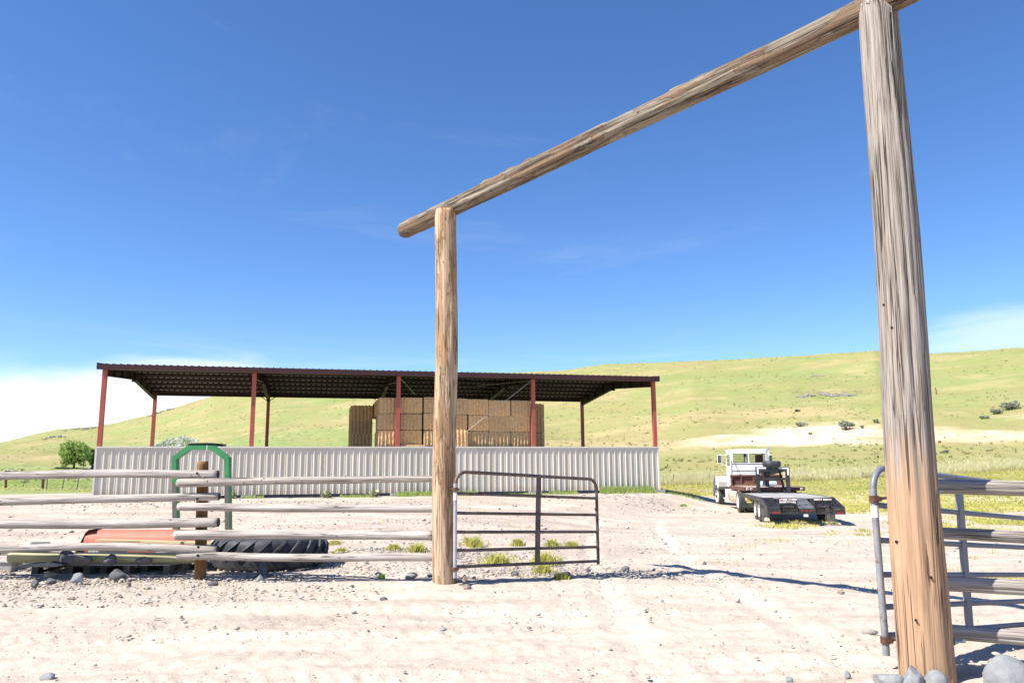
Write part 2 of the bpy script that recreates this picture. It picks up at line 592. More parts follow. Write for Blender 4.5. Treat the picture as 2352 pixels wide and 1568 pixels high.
M['rim_white'] = simple('white wheel rim', (0.72, 0.71, 0.69), (0.60, 0.57, 0.53), 0.5, 0.0, 6)
M['chrome'] = simple('polished metal', (0.62, 0.62, 0.62), None, 0.25, 0.85)
M['glass_dark'] = simple('dark mirror glass', (0.03, 0.04, 0.055), None, 0.08, 0.0, spec=0.8)
M['amber'] = simple('amber lens', (0.75, 0.22, 0.05), None, 0.3)
M['red_lens'] = simple('red lens', (0.26, 0.022, 0.022), None, 0.3)
M['tape_white'] = simple('white reflective tape', (0.82, 0.82, 0.82), None, 0.4)
M['tape_red'] = simple('faded red reflective tape', (0.62, 0.42, 0.42), None, 0.4)
M['yellow'] = simple('yellow print', (0.72, 0.62, 0.20), None, 0.6)
M['cream'] = simple('cream print', (0.66, 0.60, 0.44), None, 0.6)
M['blue_wrap'] = simple('blue and white wrapper', (0.25, 0.50, 0.72), (0.62, 0.70, 0.78), 0.4, 0.0, 14)
M['chain'] = simple('rusty chain', (0.24, 0.12, 0.06), (0.12, 0.07, 0.04), 0.9, 0.1, 20)
M['seat'] = simple('brown vinyl', (0.10, 0.045, 0.035), (0.16, 0.09, 0.075), 0.5, 0, 4)
M['green'] = simple('green machine paint', (0.055, 0.27, 0.095), (0.045, 0.21, 0.075), 0.4, 0.0, 3, rust=(0.10, 0.085, 0.075), rust_amt=0.30, spec=0.4)
M['green_worn'] = simple('green paint worn to grey', (0.10, 0.095, 0.088), (0.15, 0.135, 0.12), 0.6, 0.0, 5, rust=(0.05, 0.17, 0.07), rust_amt=0.38)
M['green_dark'] = simple('dark green machine paint', (0.02, 0.075, 0.03), None, 0.4)
M['red_trough'] = simple('faded red steel', (0.48, 0.15, 0.10), (0.42, 0.125, 0.085), 0.6, 0.0, 3, rust=(0.34, 0.16, 0.12), rust_amt=0.38)
M['tarp'] = simple('black plastic sheet', (0.015, 0.017, 0.020), (0.035, 0.038, 0.044), 0.65, scale=8, spec=0.15)
M['rock_dark'] = simple('dark basalt', (0.085, 0.085, 0.09), (0.14, 0.135, 0.135), 0.85, 0, 9, bump=0.7)
M['rock_grey'] = simple('grey river stone', (0.19, 0.20, 0.21), (0.27, 0.275, 0.28), 0.8, 0, 7, bump=0.6)
M['rock_cream'] = simple('cream river stone', (0.55, 0.48, 0.37), (0.46, 0.38, 0.28), 0.8, 0, 7, bump=0.4)
M['rock_brown'] = simple('brown stone', (0.20, 0.155, 0.13), (0.27, 0.20, 0.16), 0.85, 0, 9, bump=0.6)
M['rock_orange'] = simple('orange stone', (0.45, 0.23, 0.12), None, 0.85, 0, 9)
M['white_plastic'] = simple('white plastic', (0.80, 0.80, 0.80), (0.70, 0.70, 0.71), 0.5, scale=9)
M['wire'] = simple('dull wire', (0.20, 0.21, 0.22), (0.13, 0.13, 0.14), 0.5, 0.5, 12)
M['wire_thin'] = simple('old fence wire', (0.22, 0.21, 0.20), None, 0.6, 0.5)
M['fencepost'] = simple('thin grey fence post', (0.26, 0.23, 0.21), (0.17, 0.15, 0.14), 0.9, scale=6)
M['trunk'] = simple('bark', (0.12, 0.09, 0.065), (0.07, 0.055, 0.045), 0.95, scale=8)
M['roof_dark'] = simple('dark shed roofing', (0.03, 0.028, 0.03), None, 0.7)
M['roof_grey'] = simple('blue grey roofing', (0.22, 0.25, 0.32), None, 0.6)
M['house_white'] = simple('white siding', (0.75, 0.75, 0.73), None, 0.6)


def vary_mat(name, stops, rough=0.7, trans=0.0):
    """colour from the per-blade / per-stone attribute cv"""
    m, t, b = new_mat(name)
    a = t.add('ShaderNodeAttribute', attribute_name='cv')
    t.put(b.inputs['Base Color'], t.ramp(a.outputs['Fac'], stops))
    b.inputs['Roughness'].default_value = rough
    b.inputs['Specular IOR Level'].default_value = 0.2
    if trans:
        tr = t.add('ShaderNodeBsdfTranslucent', {'Color': t.ramp(a.outputs['Fac'], stops)})
        mx = t.add('ShaderNodeMixShader', {0: trans, 1: b.outputs[0], 2: tr.outputs[0]})
        o = [n for n in t.n if n.type == 'OUTPUT_MATERIAL'][0]
        t.l.new(mx.outputs[0], o.inputs[0])
    return m


M['grass_yellow'] = vary_mat('yellow green ground weeds', [(0.0, (0.34, 0.37, 0.09)), (0.45, (0.54, 0.53, 0.14)), (0.8, (0.66, 0.60, 0.19)), (1.0, (0.70, 0.62, 0.32))], trans=0.5)
M['grass_green'] = vary_mat('fresh green grass', [(0.0, (0.24, 0.37, 0.10)), (0.6, (0.40, 0.50, 0.16)), (1.0, (0.60, 0.58, 0.26))], trans=0.5)
M['grass_straw'] = vary_mat('pale dry grass', [(0.0, (0.55, 0.54, 0.25)), (0.5, (0.72, 0.67, 0.40)), (1.0, (0.78, 0.72, 0.52))], trans=0.45)
M['grass_hill'] = vary_mat('hill bunchgrass', [(0.0, (0.17, 0.165, 0.075)), (0.5, (0.28, 0.27, 0.105)), (1.0, (0.38, 0.34, 0.15))])
M['mullein'] = vary_mat('pale felted leaves', [(0.0, (0.26, 0.29, 0.16)), (1.0, (0.48, 0.46, 0.30))])
M['leaf'] = vary_mat('tree leaves', [(0.0, (0.15, 0.23, 0.055)), (0.5, (0.28, 0.40, 0.10)), (1.0, (0.42, 0.52, 0.17))], trans=0.5)
M['leaf_dark'] = vary_mat('dark evergreen leaves', [(0.0, (0.016, 0.032, 0.014)), (1.0, (0.05, 0.085, 0.035))])
M['leaf_silver'] = vary_mat('silvery leaves', [(0.0, (0.42, 0.48, 0.38)), (1.0, (0.74, 0.76, 0.66))], trans=0.35)
M['sage'] = vary_mat('sagebrush leaves', [(0.0, (0.14, 0.165, 0.12)), (1.0, (0.34, 0.36, 0.27))])
M['gravel'] = vary_mat('river gravel', [(0.0, (0.09, 0.088, 0.09)), (0.25, (0.24, 0.22, 0.21)), (0.6, (0.43, 0.37, 0.31)), (0.85, (0.56, 0.49, 0.39)), (1.0, (0.50, 0.33, 0.19))], 0.85)
M['clod'] = vary_mat('grey clods and stones', [(0.0, (0.16, 0.145, 0.14)), (0.5, (0.34, 0.305, 0.28)), (1.0, (0.47, 0.41, 0.36))], 0.9)


def hay_mat():
    m, t, b = new_mat('baled hay')
    co = t.add('ShaderNodeTexCoord').outputs['Object']
    fl = t.noise(t.stretch(co, (1, 1, 0.25), (0, 0, 0)), 60, 4, 0.7)
    fl2 = t.noise(co, 13, 5, 0.65)
    v = t.math('ADD', t.math('MULTIPLY', fl, 0.5), t.math('MULTIPLY', fl2, 0.5))
    col = t.ramp(v, [(0.30, (0.20, 0.095, 0.04)), (0.42, (0.58, 0.33, 0.145)), (0.52, (0.76, 0.50, 0.245)), (0.64, (0.84, 0.64, 0.38))])
    rnd = t.add('ShaderNodeObjectInfo').outputs['Random']
    col = t.mix(t.math('MULTIPLY', rnd, 0.45), col, (0.30, 0.23, 0.14))
    t.put(b.inputs['Base Color'], col)
    b.inputs['Roughness'].default_value = 0.95
    b.inputs['Specular IOR Level'].default_value = 0.05
    bp = t.add('ShaderNodeBump', {'Strength': 1.0, 'Distance': 0.03, 'Height': v})
    t.put(b.inputs['Normal'], bp.outputs[0])
    return m


M['hay'] = hay_mat()


def ground_mat():
    m, t, b = new_mat('pale dry dirt')
    co = t.add('ShaderNodeTexCoord').outputs['Object']
    big = t.noise(t.stretch(co, (0.45, 1.0, 1)), 0.55, 5, 0.6, 0.4)
    trk = t.noise(t.stretch(co, (0.22, 1.6, 1)), 1.3, 6, 0.65, 0.3)
    med = t.noise(co, 6, 6, 0.7)
    fine = t.noise(co, 45, 4, 0.7)
    v = t.math('ADD', t.math('MULTIPLY', trk, 0.55), t.math('MULTIPLY', med, 0.45))
    col = t.ramp(v, [(0.32, (0.32, 0.262, 0.215)), (0.48, (0.47, 0.395, 0.325)), (0.62, (0.58, 0.50, 0.415))])
    col = t.mix(t.math('MULTIPLY', t.step(big, 0.48, 0.68), 0.5), col, (0.61, 0.54, 0.45))
    far = t.add('ShaderNodeAttribute', attribute_name='far').outputs['Fac']
    dark = t.math('MULTIPLY', far, t.step(t.noise(t.stretch(co, (0.4, 1, 1)), 0.9, 6, 0.65), 0.38, 0.62))
    col = t.mix(t.math('MULTIPLY', dark, 0.6), col, (0.34, 0.275, 0.235))
    grv = t.add('ShaderNodeAttribute', attribute_name='gravel').outputs['Fac']
    col = t.mix(t.math('MULTIPLY', grv, 0.5), col, t.ramp(t.noise(co, 22, 4, 0.7), [(0.35, (0.20, 0.18, 0.16)), (0.6, (0.48, 0.42, 0.35))]))
    speck = t.math('MULTIPLY', t.math('MAXIMUM', t.step(t.noise(co, 38, 3, 0.75), 0.62, 0.67), t.math('MULTIPLY', t.step(t.noise(co, 95, 2, 0.6), 0.60, 0.66), 0.8)), 0.6)
    speck = t.math('MULTIPLY', speck, t.step(t.noise(t.stretch(co, (0.35, 1, 1)), 1.6, 6, 0.75), 0.42, 0.62))
    col = t.mix(speck, col, (0.15, 0.125, 0.115))
    tk = t.add('ShaderNodeAttribute', attribute_name='track').outputs['Fac']
    col = t.mix(t.math('MULTIPLY', tk, 0.45), col, (0.60, 0.525, 0.44))
    grn = t.add('ShaderNodeAttribute', attribute_name='green').outputs['Fac']
    gcol = t.ramp(t.noise(co, 1.4, 6, 0.7), [(0.35, (0.26, 0.29, 0.075)), (0.52, (0.38, 0.37, 0.11)), (0.68, (0.48, 0.42, 0.19))])
    gm = t.math('MULTIPLY', grn, t.step(t.noise(co, 9, 4, 0.7), 0.62, 0.40))
    col = t.mix(t.math('MULTIPLY', gm, 0.85), col, gcol)
    t.put(b.inputs['Base Color'], col)
    b.inputs['Roughness'].default_value = 0.95
    b.inputs['Specular IOR Level'].default_value = 0.08
    h = t.math('ADD', t.math('MULTIPLY', med, 0.6), t.math('MULTIPLY', fine, 0.4))
    h = t.math('ADD', h, t.math('MULTIPLY', trk, 0.8))
    h = t.math('ADD', h, t.math('MULTIPLY', t.noise(co, 130, 3, 0.65), 0.22))
    bp = t.add('ShaderNodeBump', {'Strength': 0.75, 'Distance': 0.035, 'Height': h})
    t.put(b.inputs['Normal'], bp.outputs[0])
    return m


M['ground'] = ground_mat()


def hill_mat():
    m, t, b = new_mat('grassy hill')
    co = t.add('ShaderNodeTexCoord').outputs['Object']
    big = t.noise(t.stretch(co, (1, 0.8, 1.6)), 0.022, 6, 0.62, 0.6)
    med = t.noise(co, 0.16, 6, 0.68, 0.4)
    fine = t.noise(co, 1.6, 5, 0.75)
    col = t.ramp(t.math('ADD', t.math('MULTIPLY', big, 0.6), t.math('MULTIPLY', med, 0.4)),
                 [(0.33, (0.315, 0.245, 0.13)), (0.44, (0.292, 0.262, 0.115)), (0.53, (0.262, 0.265, 0.104)), (0.64, (0.222, 0.258, 0.092))])
    gr = t.add('ShaderNodeAttribute', attribute_name='green').outputs['Fac']
    col = t.mix(t.math('MULTIPLY', gr, 0.5), col, (0.225, 0.30, 0.115))
    tan = t.add('ShaderNodeAttribute', attribute_name='tan').outputs['Fac']
    col = t.mix(t.math('MULTIPLY', tan, 0.5), col, (0.46, 0.345, 0.20))
    col = t.mix(t.math('MULTIPLY', t.step(fine, 0.55, 0.75), 0.30), col, (0.17, 0.17, 0.075))
    col = t.mix(t.math('MULTIPLY', t.step(fine, 0.45, 0.28), 0.3), col, (0.44, 0.38, 0.17))
    bare = t.add('ShaderNodeAttribute', attribute_name='bare').outputs['Fac']
    bn = t.math('MULTIPLY', bare, t.step(t.noise(co, 0.8, 5, 0.75), 0.30, 0.50))
    col = t.mix(bn, col, t.ramp(med, [(0.35, (0.52, 0.42, 0.29)), (0.6, (0.63, 0.55, 0.42))]))
    rk = t.add('ShaderNodeAttribute', attribute_name='rocky').outputs['Fac']
    rn = t.math('MULTIPLY', rk, t.step(t.noise(t.stretch(co, (0.5, 0.5, 2)), 0.5, 5, 0.75), 0.5, 0.6))
    col = t.mix(rn, col, (0.13, 0.11, 0.105))
    t.put(b.inputs['Base Color'], col)
    b.inputs['Roughness'].default_value = 0.95
    b.inputs['Specular IOR Level'].default_value = 0.05
    h = t.math('ADD', t.math('MULTIPLY', med, 1.0), t.math('MULTIPLY', fine, 0.30))
    bp = t.add('ShaderNodeBump', {'Strength': 0.6, 'Distance': 0.7, 'Height': h})
    t.put(b.inputs['Normal'], bp.outputs[0])
    return m


M['hill'] = hill_mat()

# ------------------------------------------------------------------ terrain
SHED = np.array([-16.82, 32.161])
SYAW = 0.244
SE = np.array([math.cos(SYAW), math.sin(SYAW)])
SN = np.array([-SE[1], SE[0]])


def base_z(x, y):
    x = np.asarray(x, float)
    y = np.asarray(y, float)
    dx, dy = x - SHED[0], y - SHED[1]
    t = dx * SE[0] + dy * SE[1]
    d = dx * SN[0] + dy * SN[1]
    shed = smooth(-17, -1, d) * (1 - smooth(24.4, 28.6, t - 0.95 * np.minimum(d, 0)))
    dip = -0.25 * smooth(5, 19, y) * smooth(-3, 5, x)
    z = 0.42 * shed + dip * (1 - shed)
    for (mx, my, r, h) in MOUNDS:
        z = z + h * np.exp(-((x - mx) ** 2 + (y - my) ** 2) / r ** 2)
    return z


_m = on_z(2235, 1552)
MOUNDS = [(_m[0], _m[1], 0.28, 0.05), (2.9, 5.75, 0.55, 0.05), (-0.95, 10.95, 0.5, 0.05), (-2.4, 14.6, 0.8, 0.10), (-1.2, 15.2, 0.6, 0.08)]

PROFILE = {
    -1500: [(60, 1125), (100, 1100), (150, 1085), (260, 1065), (430, 1052), (650, 1040)],
    0: [(60, 1113), (100, 1094), (150, 1079), (260, 1045), (430, 1030), (650, 1015)],
    120: [(60, 1112), (100, 1093), (150, 1079), (260, 1042), (430, 1014), (680, 987)],
    225: [(60, 1112), (100, 1092), (150, 1078), (260, 1040), (430, 1008), (700, 978)],
    330: [(60, 1110), (100, 1088), (150, 1070), (260, 1030), (430, 990), (660, 955)],
    480: [(60, 1108), (95, 1085), (140, 1062), (230, 1015), (380, 960), (600, 909)],
    610: [(60, 1106), (90, 1083), (130, 1056), (210, 1005), (350, 940), (560, 878)],
    900: [(60, 1105), (85, 1080), (120, 1045), (190, 985), (310, 915), (500, 857)],
    1176: [(58, 1104), (80, 1078), (110, 1040), (170, 975), (280, 905), (450, 856)],
    1290: [(57, 1103), (78, 1073), (105, 1036), (150, 988), (250, 902), (410, 852)],
    1390: [(56, 1102), (75, 1068), (100, 1034), (130, 1000), (230, 900), (390, 838)],
    1600: [(56, 1100), (72, 1062), (92, 1030), (120, 985), (200, 895), (350, 830)],
    1900: [(56, 1098), (70, 1058), (90, 1028), (118, 975), (190, 890), (330, 815)],
    2030: [(56, 1097), (70, 1058), (90, 1028), (118, 965), (185, 880), (320, 805)],
    2110: [(56, 1096), (70, 1058), (90, 1028), (118, 965), (185, 885), (330, 819)],
    2200: [(56, 1095), (70, 1057), (90, 1027), (118, 960), (185, 880), (340, 812)],
    2352: [(56, 1094), (70, 1055), (90, 1026), (118, 955), (185, 870), (345, 800)],
    3600: [(56, 1088), (70, 1045), (90, 1015), (118, 930), (185, 840), (350, 770)]}
_th, _R, _Z = [], [], []
for px in sorted(PROFILE):
    rr, zz = [], []
    for (r, py) in PROFILE[px]:
        q = ray(px, py)
        zz.append(EYE + q[2] / math.hypot(q[0], q[1]) * r)
        rr.append(r)
    q = ray(px, 1080)
    _th.append(math.atan2(q[0], q[1]))
    zl, rl = zz[-1], rr[-1]
    _R.append([44] + rr + [rl * 1.25, rl * 2.2])
    _Z.append([0] + zz + [zl * 1.01, zl * 0.6])
_th, _R, _Z = np.array(_th), np.array(_R, float), np.array(_Z, float)


def terrain_z(th, r):
    """th, r arrays of the same shape"""
    x, y = r * np.sin(th), r * np.cos(th)
    zb = base_z(x, y)
    tt = np.clip(th, _th[0], _th[-1])
    Rk = np.stack([np.interp(tt, _th, _R[:, k]) for k in range(_R.shape[1])])
    Zk = np.stack([np.interp(tt, _th, _Z[:, k]) for k in range(_Z.shape[1])])
    Zk[0] = zb
    z = np.array(zb)
    for k in range(len(Rk) - 1):
        u = (r - Rk[k]) / (Rk[k + 1] - Rk[k])
        inside = (u >= 0) & (u <= 1) if k < len(Rk) - 2 else (u >= 0)
        uu = np.clip(u, 0, 1)
        # slopes for a smooth curve through the control points
        m0 = (Zk[k + 1] - Zk[k - 1]) / (Rk[k + 1] - Rk[k - 1]) if k > 0 else (Zk[1] - Zk[0]) / (Rk[1] - Rk[0])
        m1 = (Zk[k + 2] - Zk[k]) / (Rk[k + 2] - Rk[k]) if k < len(Rk) - 2 else (Zk[k + 1] - Zk[k]) / (Rk[k + 1] - Rk[k])
        hgt = Rk[k + 1] - Rk[k]
        h00 = 2 * uu ** 3 - 3 * uu ** 2 + 1
        h10 = uu ** 3 - 2 * uu ** 2 + uu
        h01 = -2 * uu ** 3 + 3 * uu ** 2
        h11 = uu ** 3 - uu ** 2
        zz = h00 * Zk[k] + h10 * hgt * m0 + h01 * Zk[k + 1] + h11 * hgt * m1
        z = np.where(inside, zz, z)
    behind = smooth(math.radians(70), math.radians(95), np.abs(th))
    z = z * (1 - behind) + zb * behind
    # gullies and lumps that grow with the slope
    w = smooth(60, 130, r)
    rid = (fbm(x * 0.02 + 5, y * 0.02, 4, 3) - 0.5) * 5.0 * smooth(90, 220, r) * (1 - 0.75 * smooth(0.72, 1.0, r / Rk[6]))
    z = z + w * ((fbm(x * 0.09, y * 0.09, 4, 8) - 0.5) * 1.3) + rid
    z = z + smooth(60, 80, r) * (fbm(x * 0.6, y * 0.6, 3, 21) - 0.5) * 0.35
    return z


def gz(x, y):
    """height of the bare ground under a point"""
    x = float(x)
    y = float(y)
    return float(terrain_z(np.array([math.atan2(x, y)]), np.array([math.hypot(x, y)]))[0])


def on_ground(px, py):
    p = on_z(px, py, 0.0)
    for _ in range(12):
        p = on_z(px, py, gz(p[0], p[1]))
    return p


def green_mask(x, y):
    """where weeds cover the yard"""
    n = fbm(x * 0.22 + 3, y * 0.22, 4, 31)
    n2 = fbm(x * 0.9, y * 0.9, 3, 37)
    v = 0.6 * n + 0.4 * n2
    # right-hand field: dense band far back, broken patches nearer, the lane left bare
    q = x / np.maximum(y, 1.0)
    band = smooth(0.37 - 0.20 * smooth(42, 47, y), 0.43 - 0.20 * smooth(42, 47, y), q + 0.05 * (n - 0.5)) * smooth(30, 33, y + 6 * (n2 - 0.5))
    p1 = smooth(0.25, 0.33, q) * smooth(18.5, 21, y) * (1 - smooth(25, 27.5, y)) * smooth(0.50, 0.60, v)
    p2 = smooth(0.48, 0.60, q) * smooth(9, 12, y) * (1 - smooth(28, 30, y)) * smooth(0.46, 0.56, v)
    lane = np.exp(-(((x - 10.1 - 0.16 * (y - 30)) / 2.2) ** 2)) * smooth(26, 28, y) * (1 - smooth(40, 43, y))
    mR = np.clip(band * smooth(0.24, 0.40, v) + p1 + p2, 0, 1) * (1 - 0.95 * lane)
    # field at the left behind the wire fence
    dx, dy = x - SHED[0], y - SHED[1]
    t = dx * SE[0] + dy * SE[1]
    mL = smooth(-0.5, -2.5, t) * smooth(42.3, 44.0, y + 0.12 * (x + 25))
    mB = smooth(43.5, 46.0, y - 0.02 * x) * smooth(25, 30, t)
    return np.clip(mR + mL + mB, 0, 1)


thf = np.radians(np.arange(-54, 54.001, 0.18))
thc = np.radians(np.arange(58, 302, 5.0))
TH = np.concatenate([thf, thc])


def polar_sheet(name, radii, mat, fine, closed_center):
    T, R = np.meshgrid(TH, radii)
    Tn = np.where(T > math.pi, T - 2 * math.pi, T)
    Z = terrain_z(Tn, R)
    X, Y = R * np.sin(T), R * np.cos(T)
    nr, nt_ = R.shape
    at = {}
    if fine:
        ruts = (fbm(X * 0.22 + 0.25 * Y, Y * 1.5 - 0.18 * X, 4, 51) - 0.5) * 0.10 * smooth(2, 5, R) * (1 - smooth(28, 40, R))
        trk = 0.0 * X
        for (c0, c1, c2) in ((3.6, 0.05, 0.006), (5.15, 0.04, 0.007), (6.2, 0.10, 0.004), (7.75, 0.09, 0.005), (8.9, -0.02, 0.010), (4.5, -0.10, 0.010)):
            yc = c0 + c1 * X + c2 * X * X + 0.12 * (vnoise(X * 0.35, X * 0 + c0, 5) - 0.5)
            d_ = (Y - yc)
            trk = trk + np.exp(-(d_ / 0.13) ** 2) * (0.45 + 0.55 * vnoise(X * 0.5, X * 0 + c0 * 3, 6))
            ruts = ruts + 0.012 * (np.exp(-((d_ - 0.24) / 0.09) ** 2) + np.exp(-((d_ + 0.24) / 0.09) ** 2)) * (0.3 + vnoise(X * 1.2, Y * 3, 9))
            ruts = ruts - np.exp(-(d_ / 0.14) ** 2) * (0.022 + 0.006 * np.sign(np.sin((X + np.abs(d_) * 0.8) * 2 * np.pi / 0.16)))
        for (a0, a1, a2) in ((1.1, 0.02, 0.004), (2.75, 0.035, 0.004)):
            xc = a0 + a1 * (Y - 8) + a2 * (Y - 8) ** 2
            d_ = X - xc
            w_ = smooth(5, 8, Y) * (1 - smooth(24, 30, Y))
            ruts = ruts - w_ * np.exp(-(d_ / 0.16) ** 2) * 0.022 + w_ * 0.012 * (np.exp(-((d_ - 0.28) / 0.1) ** 2) + np.exp(-((d_ + 0.28) / 0.1) ** 2))
            trk = trk + w_ * np.exp(-(d_ / 0.16) ** 2)
        at['track'] = np.clip(trk, 0, 1).ravel()
        lump = (fbm(X * 1.7, Y * 1.7, 4, 61) - 0.5) * 0.055
        grit = (fbm(X * 11, Y * 11, 3, 71) - 0.5) * 0.028 * (1 - smooth(16, 30, R))
        Z = Z + (ruts + lump + grit) * (1 - smooth(38, 46, R))
        at['green'] = green_mask(X, Y).ravel()
        gl = smooth(-1.2, -3.5, X) * smooth(8.2, 10.2, Y) * (1 - smooth(12.5, 14, Y))
        gp = np.exp(-(((X + 2.0) / 2.0) ** 2 + ((Y - 14.6) / 1.3) ** 2)) + np.exp(-(((X - 1.0) / 1.8) ** 2 + ((Y - 12.6) / 1.0) ** 2))
        at['gravel'] = np.clip(gl + 0.9 * gp, 0, 1).ravel()
        at['far'] = (smooth(11, 17, Y) * (1 - 0.55 * smooth(2, 6, X))).ravel()
    else:
        xx, yy = X, Y
        n1 = fbm(xx * 0.03, yy * 0.03, 5, 81)
        n2 = fbm(xx * 0.12, yy * 0.12, 4, 91)
        deg = np.degrees(Tn)
        bare = smooth(10, 15, deg) * smooth(92, 98, R) * (1 - smooth(112, 122, R))
        bare = bare * smooth(0.40, 0.56, 0.5 * n1 + 0.5 * n2 + 0.12 * np.exp(-((deg - 22) / 6.0) ** 2) + 0.0 * deg) * (1 - 0.25 * smooth(26.5, 28.5, deg))
        bare2 = smooth(25, 28, deg) * smooth(70, 76, R) * (1 - smooth(84, 89, R)) * smooth(0.48, 0.62, n2)
        at['bare'] = np.clip(bare + 0.7 * bare2, 0, 1).ravel()
        tan = smooth(4, 9, deg) * smooth(96, 104, R) * (1 - smooth(135, 160, R)) * smooth(0.38, 0.58, n1)
        tan = tan + 1.2 * np.exp(-((deg - 11.5) / 3.0) ** 2) * smooth(92, 98, R) * (1 - smooth(104, 114, R)) * smooth(0.36, 0.5, n2)
        tan = tan + smooth(0.55, 0.70, n2) * 0.6 * smooth(66, 80, R)
        road = np.exp(-((R - 232 - 1.3 * (deg + 33)) / 9.0) ** 2) * smooth(-10, -22, deg)
        at['tan'] = np.clip(tan + 1.1 * road, 0, 1).ravel()
        gf = smooth(-8, -14, deg) * (1 - smooth(190, 222, R)) * smooth(0.30, 0.5, n1 + 0.08)
        gf2 = 0.45 * smooth(8, 11, deg) * np.exp(-((R - 89) / 3.0) ** 2)
        gf3 = smooth(0.52, 0.66, fbm(xx * 0.022 + 9, yy * 0.05, 4, 99)) * 0.5 * smooth(90, 120, R)
        at['green'] = np.clip(gf + gf2 + gf3, 0, 1).ravel()
        crest = smooth(0.72, 0.95, R / np.interp(Tn, _th, _R[:, 6])) * smooth(-14, -20, deg) * smooth(0.45, 0.6, n2)
        outc = np.exp(-((deg - 22.4) / 2.8) ** 2) * np.exp(-((R - 179) / 5) ** 2)
        at['rocky'] = np.clip(crest * 1.0 + 0.6 * outc, 0, 1).ravel()
    V = np.stack([X, Y, Z], -1).reshape(-1, 3)
    i = np.arange(nr - 1)[:, None] * nt_
    j = np.arange(nt_)[None, :]
    j2 = (j + 1) % nt_
    Fq = np.stack([i + j, i + nt_ + j, i + nt_ + j2, i + j2], -1).reshape(-1, 4)
    me = mesh_np(name, V, Fq[:, ::-1], [mat], True, at)
    return link(name, me)


R0, R1 = 0.3, 47.0
ground = polar_sheet('ground', np.geomspace(R0, R1, 560), M['ground'], True, True)
setting(ground)
hills = polar_sheet('hills', np.geomspace(R1, 1500.0, 520), M['hill'], False, False)
setting(hills)
# look which way the sheets face; they must face up
for ob in (ground, hills):
    if ob.data.polygons[10].normal.z < 0:
        ob.data.flip_normals()


